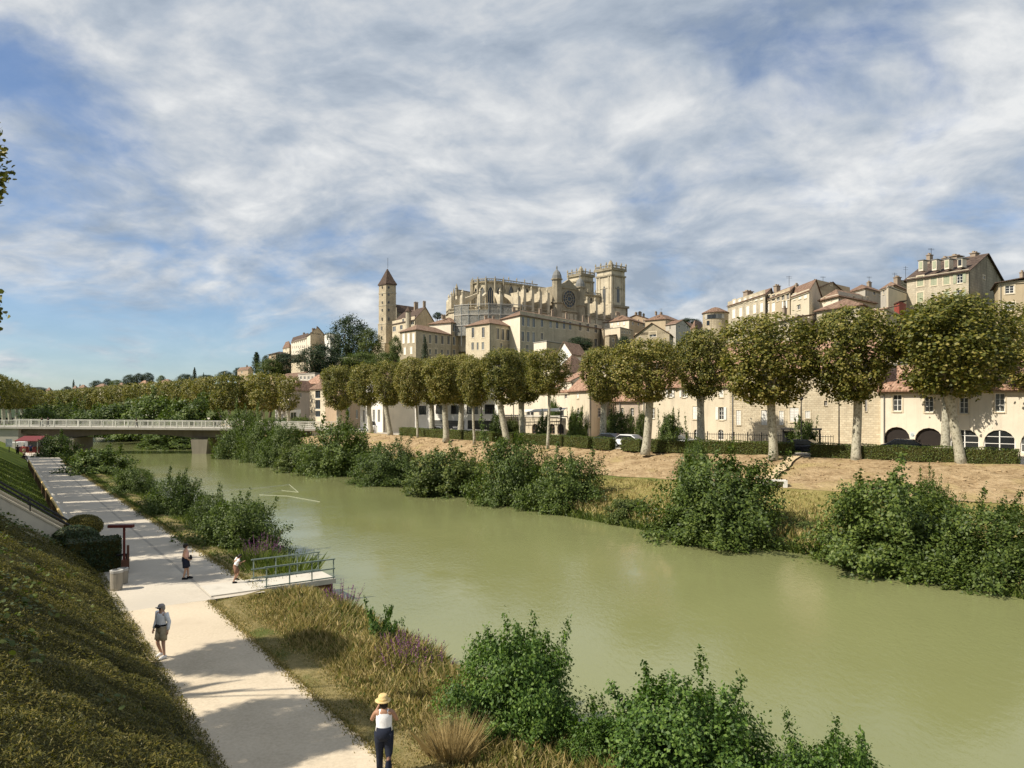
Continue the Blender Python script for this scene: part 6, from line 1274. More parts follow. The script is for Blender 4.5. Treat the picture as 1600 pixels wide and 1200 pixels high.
p = XY(118, 35.6); t_ = leaf_blob('dark_hedge', 'dark ivy mound behind the hedge block below the stair', (p.x, p.y, PATH+.4), (1.1, .9, .72), 4800, .10, M['dark_leaf'], 5)
for i, (px, py, r) in enumerate(((36, 842, .16), (48, 846, .2), (60, 850, .22))):
    d = 36.5; q = P(px, py, d); t = thing('boulder', ('small white stone farthest up beside the stair wall', 'middle white stone beside the stair wall', 'lowest white stone beside the stair wall')[i], 'stone', tuple(q)); m = MB(); g = random.Random(i); m.ell([(q.x, q.y, q.z+r*math.sin(a)*.8, r*math.cos(a)*g.uniform(.85, 1.1), r*math.cos(a)*g.uniform(.8, 1.1)) for a in [math.radians(x) for x in (-80, -40, 0, 40, 80)]], 8); m.obj('rock', M['pale_concrete'], t, True)
# ------------------------------------------------------------------ sign post, handrail, bins
def sign():
    b = G(194, 897, PATH); d = b.y; t = thing('sign_post', 'dark red T shaped sign post at the edge of the path', 'sign', tuple(b)); h = ZY(822, d)-PATH
    m = MB(); m.tube([b, b+Vector((0, 0, h-.05))], .055, 8); m.obj('pole', M['sign_red'], t)
    m = MB(); m.box((b.x-.14, b.y, PATH+h), (1.08, .26, .13), .05); m.obj('board', M['sign_red'], t)
    m = MB(); m.box((b.x+.02, b.y+.02, PATH+.32), (.26, .26, .64), .3); m.obj('plinth', M['rust'], t)
    m = MB(); m.box((b.x+.15, b.y+.05, PATH+.75), (.09, .09, 1.1), .3); m.obj('strut', M['rust'], t)
    t = thing('handrail', 'short black handrail ending behind the sign post', 'handrail', tuple(b+Vector((0, .3, 0)))); m = MB(); m.tube([P(176, 866, d+1.2), P(184, 867.5, d+.5), P(201, 866, d+.25)], .05, 7); m.obj('rail', M['iron'], t); m = MB(); q = P(198, 866, d+.3); m.bar((q.x, q.y, PATH), q, .07); m.obj('post', M['iron'], t)
    for px, py, r, h, lab in ((182, 922, .24, .78, 'taller cylindrical concrete litter bin beside the dark hedge'), (192, 912, .21, .62, 'lower concrete litter bin by the sign post')):
        q = G(px, py, PATH); t = thing('litter_bin', lab, 'bin', tuple(q)); m = MB(); m.ell([(q.x, q.y, PATH, r*.92, r*.92), (q.x, q.y, PATH+h*.5, r, r), (q.x, q.y, PATH+h, r, r)], 16); m.obj('body', M['bin_concrete'], t, False)
        m = MB(); n = 16; m.loft([[(q.x+rr*math.cos(2*math.pi*k/n), q.y+rr*math.sin(2*math.pi*k/n), z) for k in range(n)] for rr, z in ((r*1.04, PATH+h-.05), (r*1.06, PATH+h+.05), (r*.72, PATH+h+.06), (r*.68, PATH+h-.12))], False); m.obj('rim', M['frame_grey'], t)
        m = MB(); m.ell([(q.x, q.y, PATH+h+.002, r*.7, r*.7), (q.x, q.y, PATH+h+.008, r*.7, r*.7)], 12); m.obj('opening', M['iron'], t)  # black disc standing in for the shaded hollow of the bin
sign()
# concrete trough at the foot of the soil slope
def trough():
    c = XY(1209, 56.6); z = 2.35; ang = math.atan2(-.75, 1)*0-.18; t = thing('concrete_trough', 'open concrete box culvert at the foot of the soil slope', 'culvert', (c.x, c.y, z)); w, h, dp = 1.9, .5, .7
    def Q(x, y, zz): return Vector((c.x+x*math.cos(ang)-y*math.sin(ang), c.y+x*math.sin(ang)+y*math.cos(ang), z+zz))
    for nm, (x0, x1, y0, y1, a, b) in (('lid', (-w/2, w/2, -dp/2, dp/2, h-.09, h)), ('end_wall', (-w/2, -w/2+.14, -dp/2+.002, dp/2, -.1, h-.09)), ('end_wall', (w/2-.3, w/2, -dp/2+.002, dp/2, -.1, h-.09)), ('back_wall', (-w/2+.14, w/2-.3, dp/2-.1, dp/2-.002, -.1, h-.09))):
        m = MB(); m.add([Q(x, y, q) for x in (x0, x1) for y in (y0, y1) for q in (a, b)], [(0, 1, 3, 2), (4, 6, 7, 5), (0, 4, 5, 1), (2, 3, 7, 6), (0, 2, 6, 4), (1, 5, 7, 3)]); m.obj(nm, M['white_render'], t)
trough()
# ------------------------------------------------------------------ vehicles behind the hedge
def car(px, d, rz, body, label, van=False, z=STREET):
    p = XY(px, d); t = thing('parked_car' if not van else 'parked_van', label, 'van' if van else 'car', (p.x, p.y, z), 'vehicles parked on the quay', rz, world=False)
    W = 1.75; prof = [(-2.1, .35), (-2.1, .8), (-1.95, .95), (-1.2, 1.0), (-.55, 1.42), (.9, 1.45), (1.65, 1.0), (2.1, .9), (2.15, .4)] if not van else [(-2.4, .35), (-2.4, 1.0), (-1.9, 1.15), (-1.4, 1.9), (2.2, 1.95), (2.35, 1.7), (2.4, .4)]
    m = MB(); n = len(prof); rings = []
    for y, k in ((-W/2, .94), (-W/2+.08, 1), (W/2-.08, 1), (W/2, .94)): rings.append([(x*(.985 if k < 1 else 1), y*(1 if zz < 1.0 else .86), .35+(zz-.35)*k) for x, zz in prof])
    m.loft(rings); mesh_obj('body', m.v, m.f, body, t)
    gl = [(-1.1, 1.02), (-.52, 1.36), (.86, 1.38), (1.5, 1.02)] if not van else [(-1.75, 1.2), (-1.35, 1.8), (-.3, 1.82), (-.3, 1.2)]
    for s_ in (-1, 1):
        m = MB(); m.add([(x, s_*(W/2*.93+.012), zz) for x, zz in gl]+[(x, s_*(W/2*.93-.03), zz) for x, zz in gl], [(0, 1, 2, 3), (4, 7, 6, 5)]); mesh_obj('side_window', m.v, m.f, M['glass'], t)
        for x in (-1.3, 1.35):
            m = MB(); m.tube([(x, s_*(W/2-.18), .32), (x, s_*(W/2+.01), .32)], .32, 14); w = mesh_obj('wheel', m.v, m.f, M['tyre'], t); m = MB(); m.tube([(x, s_*(W/2-.02), .32), (x, s_*(W/2+.02), .32)], .19, 10); mesh_obj('rim', m.v, m.f, M['steel'], w)
        m = MB(); m.box((-2.08 if not van else -2.38, s_*.62, .72), (.08, .3, .14)); mesh_obj('headlight', m.v, m.f, M['sign_white'], t)
    ws = [(-1.22, 1.01), (-.56, 1.41)] if not van else [(-1.9, 1.16), (-1.42, 1.86)]
    m = MB(); m.add([(x-.02, y*(W/2*.78), zz+.012) for x, zz in ws for y in (-1, 1)], [(0, 1, 3, 2)]); mesh_obj('windscreen', m.v, m.f, M['glass'], t)
car(985, 80, 2.4, M['car_white'], 'white car in the hedge gap beside the leaning plane'); car(1062, 80, 2.45, M['car_grey'], 'silver car roof showing over the hedge by the cream house'); car(1256, 68.5, 2.5, M['car_dark'], 'black car seen through the hedge gap by the worn path'); car(1416, 69, 2.6, M['car_dark'], 'dark car roof showing over the hedge before the arcade'); car(583, 132, 1.9, M['car_white'], 'white van at the left end of the hedge', True); car(690, 112, 2.3, M['car_grey'], 'grey car behind the hedge near the white modern building'); car(955, 84, 2.4, M['car_grey'], 'pale car roof behind the short hedge block'); car(440, 158, 1.7, M['car_dark'], 'dark car parked before the garage left of the balconies')
# ------------------------------------------------------------------ quay furniture
def lamp(px, d, pytop, label):
    p = XY(px, d); h = ZY(pytop, d)-STREET; t = thing('street_lamp', label, 'lamp', (p.x, p.y, STREET)); m = MB(); m.tube([(p.x, p.y, STREET-.1), (p.x, p.y, STREET+1), (p.x, p.y, STREET+h)], [.10, .07, .05], 8); m.obj('pole', M['iron'], t); m = MB(); m.ell([(p.x, p.y, STREET+h-.05, .08, .08), (p.x, p.y, STREET+h+.12, .22, .22), (p.x, p.y, STREET+h+.3, .16, .16), (p.x, p.y, STREET+h+.36, .04, .04)], 10); m.obj('lantern', M['iron'], t)
lamp(1311, 70, 618, 'dark street lamp post before the stone wall right of the broad plane'); lamp(752, 100, 630, 'dark street lamp post before the white modern building'); lamp(876, 94, 640, 'dark street lamp post before the cream corner house'); lamp(345, 150, 652, 'pale lamp post near the right end of the bridge'); lamp(1252, 72, 625, 'dark lamp post left of the bus shelter tree')
def iron_fence():
    a, b = XY(1066, 83), XY(1302, 74); t = thing('iron_fence', 'dark iron railing in front of the cream and stone houses', 'fence', (a.x, a.y, STREET)); n = 66
    for k in range(n):
        q = a.lerp(b, k/(n-1)); m = MB(); m.bar((q.x, q.y, STREET), (q.x, q.y, STREET+(1.75 if k % 6 == 0 else 1.6)), .09 if k % 6 == 0 else .035); m.obj('post' if k % 6 == 0 else 'bar', M['iron'], t)
    for z in (.2, 1.45): m = MB(); m.bar((a.x, a.y, STREET+z), (b.x, b.y, STREET+z), .05); m.obj('rail', M['iron'], t)
iron_fence()
def shelter():
    p = XY(1252, 73.5); t = thing('bus_shelter', 'open shelter with flat dark roof before the stone house', 'shelter', (p.x, p.y, STREET)); m = MB(); m.box((p.x, p.y, STREET+2.25), (3.8, 1.6, .14), -.4); m.obj('roof', M['iron'], t)
    for dx in (-1.7, 1.7):
        m = MB(); m.box((p.x+dx*math.cos(-.4), p.y+dx*math.sin(-.4), STREET+1.1), (.12, .12, 2.2)); m.obj('post', M['iron'], t)
    m = MB(); m.box((p.x-1.0, p.y+.9, STREET+1.15), (1.1, .08, 1.7), -.4); m.obj('panel', M['glass'], t); m = MB(); m.box((p.x+.6, p.y-.6, STREET+1.75), (.5, .06, .4), -.4); m.obj('notice', M['sign_white'], t)
shelter()
p = XY(1455, 73.2)
t = thing('wall_notice', 'small round emblem notice on the pier between two arches', 'notice', (XY(1425, 73.0).x, XY(1425, 73.0).y, STREET)); q = P(1425.5, 679, 72.9); m = MB(); m.box((q.x, q.y, q.z), (.42, .05, .5), -.3); m.obj('plate', M['sign_white'], t); m = MB(); m.tube([(q.x-.03, q.y-.045, q.z), (q.x-.035, q.y-.055, q.z)], .13, 12); m.obj('emblem', M['shutter_blue'], t)
QG = 'shrubs and small trees on the quay'
for i, (px, d, w, yt, lib, lab) in enumerate([(905, 92, 32, 634, None, 'pointed shrub in front of the cream corner house'), (850, 94, 26, 640, None, 'shrub before the restaurant terrace'), (775, 98, 26, 640, None, 'shrub between two planes by the white building'), (965, 88, 50, 634, 1, 'wide shrub mass left of the leaning plane'), (1047, 80, 40, 637, None, 'cone shaped shrub in front of the cream house'), (1003, 84, 22, 634, 1, 'young bushy tree behind the leaning plane'), (895, 95, 20, 636, None, 'small bush beside the pointed shrub'), (800, 100, 30, 650, 1, 'low light shrub under the awning'), (1256, 73, 50, 648, None, 'spreading small tree beside the shelter'), (470, 150, 40, 648, 1, 'light shrub on the bank edge below the balcony block'), (440, 155, 34, 652, None, 'green shrub beside the white railing'), (985, 92, 20, 640, None, 'narrow shrub by the pink house'), (865, 104, 26, 618, None, 'small leafy tree behind the forked plane')]):
    p = XY(px, d); hp = (EYE-STREET)/d*F+HOR-yt
    bush(px, d, STREET-.02, w, hp, lab, QG, i, False, 'quay_shrub', [light_bushes[0]] if lib else None, 'shrub')
def awning():
    a, b = P(818, 640, 101), P(886, 637, 96); t = thing('awning', 'long pale awning over the restaurant terrace', 'awning', tuple(a)); dv = Vector((-.35, -.9, -.0)); m = MB(); u = Vector((0, 0, .08))
    c = [a, b, b+dv*2.2-Vector((0, 0, .35)), a+dv*2.2-Vector((0, 0, .35))]; m.add(c+[x-u for x in c], [(0, 1, 2, 3), (7, 6, 5, 4), (0, 4, 5, 1), (1, 5, 6, 2), (2, 6, 7, 3), (3, 7, 4, 0)]); m.obj('canopy', M['awning'], t)
    for f in (.02, .35, .68, .98): q = c[3].lerp(c[2], f); m = MB(); m.bar((q.x, q.y, STREET+2.6), q, .08); m.obj('pole', M['iron'], t)
awning()
def terrace_rail():
    a, b = P(796, 655, 107), P(884, 654, 99.6); t = thing('terrace_rail', 'thin dark railing on the restaurant terrace edge', 'railing', tuple(a))
    for z in (0, -.45): m = MB(); m.bar(a+Vector((0, 0, z)), b+Vector((0, 0, z)), .06); m.obj('rail', M['iron'], t)
    for k in range(14): q = a.lerp(b, k/13); m = MB(); m.bar(q-Vector((0, 0, .9)), q, .05); m.obj('post', M['iron'], t)
terrace_rail()
def white_rail():
    a, b = XY(432, 150), XY(488, 138); t = thing('quay_railing', 'pale railing on the bank between bridge and bushes', 'railing', (a.x, a.y, STREET))
    for z in (.4, .75, 1.1): m = MB(); m.bar((a.x, a.y, STREET+z), (b.x, b.y, STREET+z), .1); m.obj('rail', M['bridge_paint'], t)
    for k in range(7): q = a.lerp(b, k/6); m = MB(); m.bar((q.x, q.y, STREET-.1), (q.x, q.y, STREET+1.15), .12); m.obj('post', M['bridge_paint'], t)
white_rail()
p = XY(587, 123.5); t = thing('bollard_sign', 'white panel standing at the hedge end by the van', 'sign', (p.x, p.y, STREET-.6)); m = MB(); m.box((p.x, p.y, STREET+.45), (.42, .3, 1.7)); m.obj('panel', M['sign_white'], t); m = MB(); m.box((p.x, p.y, STREET-.5), (.6, .5, .2)); m.obj('foot', M['concrete'], t)
# antennas and masts on the roofs
for i, (px, d, yt, yb, lab) in enumerate([(1233, 158, 431, 447, 'television antenna on the chimney of the skyline terrace'), (1286, 172, 432, 440, 'television antenna on the high gabled house'), (1455, 144, 388, 398, 'television antenna on the chimney of the big shuttered house'), (1358, 180, 432, 442, 'television antenna on the brown roofed ridge house'), (1415, 176, 416, 440, 'thin mast left of the big shuttered house'), (1398, 170, 426, 438, 'crossed television antennas above the loggia house'), (1033, 302, 482, 490, 'small antenna on the brown roofed old house')]):
    a, b = P(px, yb, d), P(px, yt, d); t = thing('antenna', lab, 'antenna', tuple(a)); m = MB(); m.bar(a, b, .06); m.obj('mast', M['iron'], t)
    for f in (.78, .92): q = a.lerp(b, f); m = MB(); m.bar(q-Vector((.7, .2, 0)), q+Vector((.7, .2, 0)), .04); m.obj('element', M['iron'], t)
# floating boom and foam lines on the water
plain('foam', (0.50, 0.52, 0.40), 0.5, .1, 8)
for i, (pts, lab) in enumerate((([(318, 769), (370, 765), (420, 761), (452, 757)], 'upper floating white line on the water left of centre'), ([(452, 757), (466, 769), (440, 766), (410, 771)], 'hooked end of the floating white line'), ([(405, 773), (450, 775), (500, 784)], 'lower faint floating line on the water'))):
    q = [G(x, y, .02) for x, y in pts]; t = thing('floating_line', lab, 'rope', tuple(q[0])); m = MB(); m.tube(q, [.024]*len(q) if i < 1 else [.013]*len(q), 6); m.obj('rope', M['foam'], t)
''' q0 = [G(*c, .012) for c in ((196, 712), (222, 713.5), (250, 722), (238, 724.5), (212, 719))]
t = mesh_obj('foam_streak', q0, [(0, 1, 2, 3, 4)], M['foam']); tag(t, 'pale foam streak on the water near the bridge', 'foam', kind='stuff') '''
# market clutter under the left end of the bridge
def stall():
    c = G(47, 706, PATH); c = Vector((XY(47, 121).x, 121, PATH)); t = thing('red_stall', 'red awning stall under the left end of the bridge', 'stall', tuple(c)); m = MB(); m.add([c+Vector(v) for v in ((-1.9, -1, 2.0), (1.9, -1, 2.0), (1.9, 1.4, 2.7), (-1.9, 1.4, 2.7), (-1.9, -1, 1.9), (1.9, -1, 1.9), (1.9, 1.4, 2.6), (-1.9, 1.4, 2.6))], [(0, 1, 2, 3), (7, 6, 5, 4), (0, 4, 5, 1), (1, 5, 6, 2), (2, 6, 7, 3), (3, 7, 4, 0)]); m.obj('awning', M['red_cloth'], t)
    for x in (-1.8, 1.8): m = MB(); m.bar(c+Vector((x, -.9, 0)), c+Vector((x, -.9, 1.95)), .08); m.obj('pole', M['steel'], t)
    m = MB(); m.box(c+Vector((0, .2, .5)), (3.4, 1.2, 1.0)); m.obj('counter', M['red_cloth'], t)
    for k, (px, d, lab) in enumerate(((24, 124, 'stacked white boxes left of the red stall'), (35, 126, 'white cabinet behind the red stall'))):
        p = XY(px, d); t = thing('white_cabinet', lab, 'cabinet', (p.x, p.y, PATH)); m = MB(); m.box((p.x, p.y, PATH+.8), (1.3, .8, 1.6)); m.obj('case', M['sign_white'], t); m = MB(); m.box((p.x, p.y-.42, PATH+.9), (1.1, .05, 1.2)); m.obj('door', M['frame_grey'], t)
    p = XY(14, 105); q = P(14, 692, 105); t = thing('info_board', 'pale information board on the slope at the far left', 'sign', (p.x, p.y, q.z-1.4)); m = MB(); m.box((q.x, q.y, q.z), (.9, .06, 1.1)); m.obj('panel', M['sign_white'], t); m = MB(); m.bar((q.x, q.y+.05, q.z-1.6), (q.x, q.y+.05, q.z-.5), .08); m.obj('post', M['iron'], t)
stall()
# ------------------------------------------------------------------ people
plain('skin', (0.50, 0.30, 0.20), 0.6, .06, 8); plain('skin_tan', (0.36, 0.20, 0.125), 0.6, .06, 8); plain('hair_dark', (0.018, 0.013, 0.011), 0.6, .3, 20); plain('hair_grey', (0.35, 0.32, 0.28), 0.6, .2, 20)
plain('cloth_white', (0.78, 0.78, 0.78), 0.9, .06, 10, bump=.3); plain('cloth_peach', (0.62, 0.36, 0.28), 0.9, .1, 10, bump=.3); plain('cloth_navy', (0.012, 0.016, 0.030), 0.9, .2, 10, bump=.3); plain('cloth_black', (0.012, 0.012, 0.014), 0.85, .2, 8)
plain('cloth_khaki', (0.42, 0.34, 0.22), 0.9, .1, 10, bump=.3); plain('straw_hat', (0.62, 0.45, 0.20), 0.85, .15, 30, bump=.4); plain('shoe_white', (0.72, 0.70, 0.66), 0.7, .06); plain('cloth_coral', (0.62, 0.13, 0.12), 0.9); plain('cloth_blue', (0.035, 0.05, 0.16), 0.9); plain('cloth_brown', (0.20, 0.11, 0.07), 0.9); plain('cap_grey', (0.28, 0.26, 0.25), 0.8)
def skin_body(name, J, edges, rad, mat, parent):
    names = list(J); idx = {n: i for i, n in enumerate(names)}
    me = bpy.data.meshes.new(name); me.from_pydata([J[n] for n in names], [(idx[a], idx[b]) for a, b in edges], []); o = bpy.data.objects.new(name, me); col.objects.link(o)
    md = o.modifiers.new('skin', 'SKIN'); md.use_smooth_shade = True
    for n, sv_ in zip(names, me.skin_vertices[0].data): r = rad[n]; sv_.radius = r if hasattr(r, '__len__') else (r, r); sv_.use_root = (n == 'pelvis')
    ss_ = o.modifiers.new('sub', 'SUBSURF'); ss_.levels = 1; ss_.render_levels = 1
    dg = bpy.context.evaluated_depsgraph_get(); ev = o.evaluated_get(dg); m2 = bpy.data.meshes.new_from_object(ev); bpy.data.objects.remove(o)
    m2.name = name; m2.materials.clear(); m2.materials.append(mat)
    m2.polygons.foreach_set('use_smooth', [True]*len(m2.polygons))
    b = bpy.data.objects.new(name, m2); link(b, parent); return b
BASE = dict(pelvis=(0, 0, .95), waist=(0, .01, 1.08), chest=(0, .01, 1.27), neck=(0, 0, 1.44), skull=(0, .02, 1.54), crown=(0, .01, 1.63),
    shl=(-.165, 0, 1.39), shr=(.165, 0, 1.39), ell=(-.22, -.03, 1.13), elr=(.22, -.03, 1.13), wrl=(-.23, .06, .90), wrr=(.23, .06, .90),
    hil=(-.085, 0, .90), hir=(.085, 0, .90), knl=(-.10, .02, .49), knr=(.10, .02, .49), anl=(-.10, -.02, .085), anr=(.10, -.02, .085), tol=(-.115, .14, .035), tor=(.115, .14, .035))
RAD = dict(pelvis=(.14, .105), waist=(.12, .09), chest=(.145, .10), neck=.052, skull=(.072, .088), crown=(.068, .08), shl=.062, shr=.062, ell=.042, elr=.042, wrl=.028, wrr=.028, hil=.092, hir=.092, knl=.058, knr=.058, anl=.038, anr=.038, tol=.032, tor=.032)
EDG = [('pelvis', 'waist'), ('waist', 'chest'), ('chest', 'neck'), ('neck', 'skull'), ('skull', 'crown'), ('chest', 'shl'), ('chest', 'shr'), ('shl', 'ell'), ('ell', 'wrl'), ('shr', 'elr'), ('elr', 'wrr'), ('pelvis', 'hil'), ('pelvis', 'hir'), ('hil', 'knl'), ('knl', 'anl'), ('anl', 'tol'), ('hir', 'knr'), ('knr', 'anr'), ('anr', 'tor')]
def person(label, loc, yaw, h, pose, wear, skin='skin', group=None, hands=True, fat=1.0):
    """local frame: x to the figure's right, y ahead, z up; yaw turns y to the heading"""
    t = thing('person', label, 'person', loc, group, yaw, world=False); t.scale = (h/1.70,)*3
    J = dict(BASE); J.update({k: v for k, v in pose.items() if k != 'look'}); J = {k: Vector(v) for k, v in J.items()}; rad = dict(RAD); ed = list(EDG)
    for k in ('pelvis', 'waist', 'chest', 'hil', 'hir'): rad[k] = tuple(x*fat for x in rad[k]) if hasattr(rad[k], '__len__') else rad[k]*fat
    hd = (J['crown']-J['neck']).normalized(); fwd = Vector(pose.get('look', (0, 1, 0)))
    J['nose'] = J['skull']+fwd*.098+hd*.005; rad['nose'] = (.014, .016); ed.append(('skull', 'nose'))
    if hands:
        for s_, sg in (('l', -1), ('r', 1)):
            w, e = J['wr'+s_], J['el'+s_]; dr = (w-e).normalized(); side = Vector((sg, 0, 0)); nrm = dr.cross(side).normalized(); side = nrm.cross(dr).normalized()
            J['pa'+s_] = w+dr*.075; rad['pa'+s_] = (.034, .017); ed.append(('wr'+s_, 'pa'+s_))
            for k, (o, ln) in enumerate(((-.026, .062), (-.009, .075), (.009, .072), (.026, .055))):
                a = J['pa'+s_]+dr*.02+nrm*o; b = a+dr*ln*.6+side*-.012; J[f'f{s_}{k}'] = a+dr*.016; J[f'g{s_}{k}'] = b+dr*ln*.3+side*-.022; rad[f'f{s_}{k}'] = .0095; rad[f'g{s_}{k}'] = .0075
                ed += [('pa'+s_, f'f{s_}{k}'), (f'f{s_}{k}', f'g{s_}{k}')]
            J['th'+s_] = w+dr*.05+nrm*.045; rad['th'+s_] = .010; J['ti'+s_] = w+dr*.085+nrm*.058; rad['ti'+s_] = .008; ed += [('pa'+s_, 'th'+s_), ('th'+s_, 'ti'+s_)]
    skin_body('body', J, ed, rad, M[skin], t)
    def ringed(parts, name, mat, n=12):
        m = MB()
        for pts, rr in parts: m.tube(pts, rr, n)
        return mesh_obj(name, m.v, m.f, M[mat], t, True)
    def torso_rings(z_list):
        m = MB(); m.ell(z_list, 16); return m
    up = (J['chest']-J['waist']).normalized()
    if 'top' in wear:
        mat, sleeve, low = wear['top']; m = MB(); c, wv, pv, nk = J['chest'], J['waist'], J['pelvis'], J['neck']; k = fat
        R_ = []
        for p_, rx, ry in ((pv.lerp(wv, low), .168*k, .128*k), (wv, .150*k, .115*k), (wv.lerp(c, .55), .158*k, .118*k), (c, .172, .12), (c.lerp(nk, .55), .165, .10), (c.lerp(nk, .82), .10, .075)): R_.append([(p_.x+rx*math.cos(2*math.pi*q/16), p_.y+ry*math.sin(2*math.pi*q/16), p_.z+.012*math.cos(2*math.pi*q/8)) for q in range(16)])
        m.loft(R_); mesh_obj('top', m.v, m.f, M[mat], t, True)
        if sleeve > 0:
            for s_ in 'lr':
                a, e, w = J['sh'+s_], J['el'+s_], J['wr'+s_]; pts, rr = [a+Vector((0, 0, .02)), a.lerp(e, .5), e], [.078, .066, .058]
                if sleeve > 1: pts += [e.lerp(w, .55), w]; rr += [.05, .045]
                else: pts = [a+Vector((0, 0, .02)), a.lerp(e, .5), a.lerp(e, .62)]; rr = [.08, .072, .07]
                ringed([(pts, rr)], 'sleeve', mat, 10)
    if 'legs' in wear:
        mat, length = wear['legs']; m = MB(); p_ = J['pelvis']; m.ell([(p_.x, p_.y, p_.z+.12, .150*fat, .118*fat), (p_.x, p_.y, p_.z, .172*fat, .135*fat), (p_.x, p_.y, p_.z-.09, .178*fat, .138*fat), (p_.x, p_.y, p_.z-.16, .13, .11)], 16); mesh_obj('waistband', m.v, m.f, M[mat], t, True)
        for s_ in 'lr':
            a, kn, an = J['hi'+s_], J['kn'+s_], J['an'+s_]
            if length >= 1: pts, rr = [a+Vector((0, 0, .05)), a.lerp(kn, .4), kn, kn.lerp(an, .5), an+Vector((0, 0, .0))], [.112*fat, .102*fat, .080, .070, .066]
            else: pts, rr = [a+Vector((0, 0, .05)), a.lerp(kn, length*.6), a.lerp(kn, length)], [.115*fat, .108*fat, .106*fat]
            ringed([(pts, rr)], 'leg_cloth', mat, 12)
    if 'shoes' in wear:
        for s_ in 'lr':
            a, o = J['an'+s_], J['to'+s_]; d = (o-a); d.z = 0; d.normalize(); ringed([([a-d*.06+Vector((0, 0, -.03)), a+d*.03+Vector((0, 0, -.02)), o+Vector((0, 0, .012)), o+d*.05], [(.038, .05), (.048, .06), (.046, .04), (.03, .022)])], 'shoe', wear['shoes'], 10)
    c = J['crown']; s0 = J['skull']
    if 'hair' in wear:
        mat, vol = wear['hair']; m = MB(); b = s0-fwd*.018; rings = []
        for f, r in ((-.075, .062), (-.03, .088), (.03, .096), (.08, .088), (.12, .058), (.135, .02)): q = b+hd*f; rings.append((q.x-fwd.x*.02*(f < .03), q.y-fwd.y*.028*(f < .03), q.z, r*vol, r*vol*(1.08 if f > 0 else .85)))
        m.ell(rings, 14); mesh_obj('hair', m.v, m.f, M[mat], t, True)
    if 'hat' in wear:
        q = s0+hd*.06; m = MB(); m.ell([(q.x, q.y, q.z-.012, .165, .18), (q.x, q.y, q.z+.004, .168, .183), (q.x, q.y, q.z+.012, .105, .118), (q.x, q.y, q.z+.10, .095, .108), (q.x, q.y, q.z+.125, .07, .085), (q.x, q.y, q.z+.118, .02, .03)], 18); o = mesh_obj('hat', m.v, m.f, M[wear['hat']], t, True); m = MB(); m.ell([(q.x, q.y, q.z+.014, .108, .121), (q.x, q.y, q.z+.04, .106, .119)], 18, False); mesh_obj('hat_band', m.v, m.f, M['rail_wood'], t, True)
    if 'cap' in wear:
        q = s0+hd*.045; m = MB(); m.ell([(q.x, q.y, q.z, .092, .104), (q.x, q.y, q.z+.05, .09, .10), (q.x, q.y, q.z+.085, .06, .07), (q.x, q.y, q.z+.097, .015, .02)], 14); mesh_obj('cap', m.v, m.f, M[wear['cap']], t, True)
        m = MB(); m.box((q.x+fwd.x*.12, q.y+fwd.y*.12, q.z+.004), (.13, .11, .014)); mesh_obj('visor', m.v, m.f, M[wear['cap']], t)
        m = MB(); w_ = s0+fwd*.092+hd*.012; m.box(tuple(w_), (.15, .02, .04)); mesh_obj('sunglasses', m.v, m.f, M['iron'], t)
    if 'belt' in wear:
        p_ = J['pelvis'].lerp(J['waist'], .7); m = MB(); m.ell([(p_.x, p_.y, p_.z-.025, .172*fat, .132*fat), (p_.x, p_.y, p_.z+.025, .17*fat, .13*fat)], 16, False); mesh_obj('belt', m.v, m.f, M['cloth_black'], t); m = MB(); m.tube([(p_.x-.11, p_.y+.13*fat, p_.z+.0), (p_.x-.05, p_.y+.165*fat, p_.z-.01), (p_.x+.05, p_.y+.165*fat, p_.z-.01), (p_.x+.11, p_.y+.13*fat, p_.z+.0)], [.02, .055, .055, .02], 8); mesh_obj('pouch', m.v, m.f, M['cloth_black'], t, True)
    if 'bag' in wear:
        p_ = J['waist']; m = MB(); m.ell([(p_.x, p_.y+.17*fat, p_.z-.16, .09, .05), (p_.x, p_.y+.185*fat, p_.z-.06, .10, .055), (p_.x, p_.y+.17*fat, p_.z+.04, .08, .04)], 10); mesh_obj('bag', m.v, m.f, M['cloth_black'], t, True)
    return t
walk = dict(knl=(-.10, .10, .50), anl=(-.10, .16, .085), tol=(-.11, .31, .05), knr=(.10, .02, .49), anr=(.10, -.20, .12), tor=(.11, -.06, .04))
# woman in straw hat, seen from behind, walking away, both hands raised to her face
g0 = G(600, 1214, PATH); yaw_away = math.atan2(0.0, 1.0)
person('woman in straw hat, white tank top and dark trousers walking away', tuple(g0), 0.10, 1.66, dict(walk, elr=(.27, .06, 1.16), wrr=(.15, .24, 1.24), ell=(-.27, .06, 1.17), wrl=(-.12, .20, 1.42), skull=(-.02, .05, 1.53), crown=(-.02, .05, 1.62), look=(-.3, .95, -.1)), dict(top=('cloth_white', 0, .25), legs=('cloth_navy', 1), shoes='cloth_black', hair=('hair_dark', 1.0), hat='straw_hat'), 'skin_tan', fat=1.08)
# woman in white blouse and khaki shorts walking towards the camera
g1 = G(253, 1029, PATH)
person('woman in white blouse, khaki shorts and cap walking towards the camera', tuple(g1), math.pi-.42, 1.68, dict(knl=(-.09, .03, .49), anl=(-.08, -.02, .085), tol=(-.08, .14, .035), knr=(.10, .08, .50), anr=(.11, -.08, .13), tor=(.12, .07, .07), ell=(-.26, -.04, 1.14), wrl=(-.28, .02, .92), elr=(.26, -.03, 1.14), wrr=(.27, .06, .91)), dict(top=('cloth_white', 2, .35), legs=('cloth_khaki', .78), shoes='shoe_white', cap='cap_grey', hair=('hair_grey', .97), belt=1), 'skin')
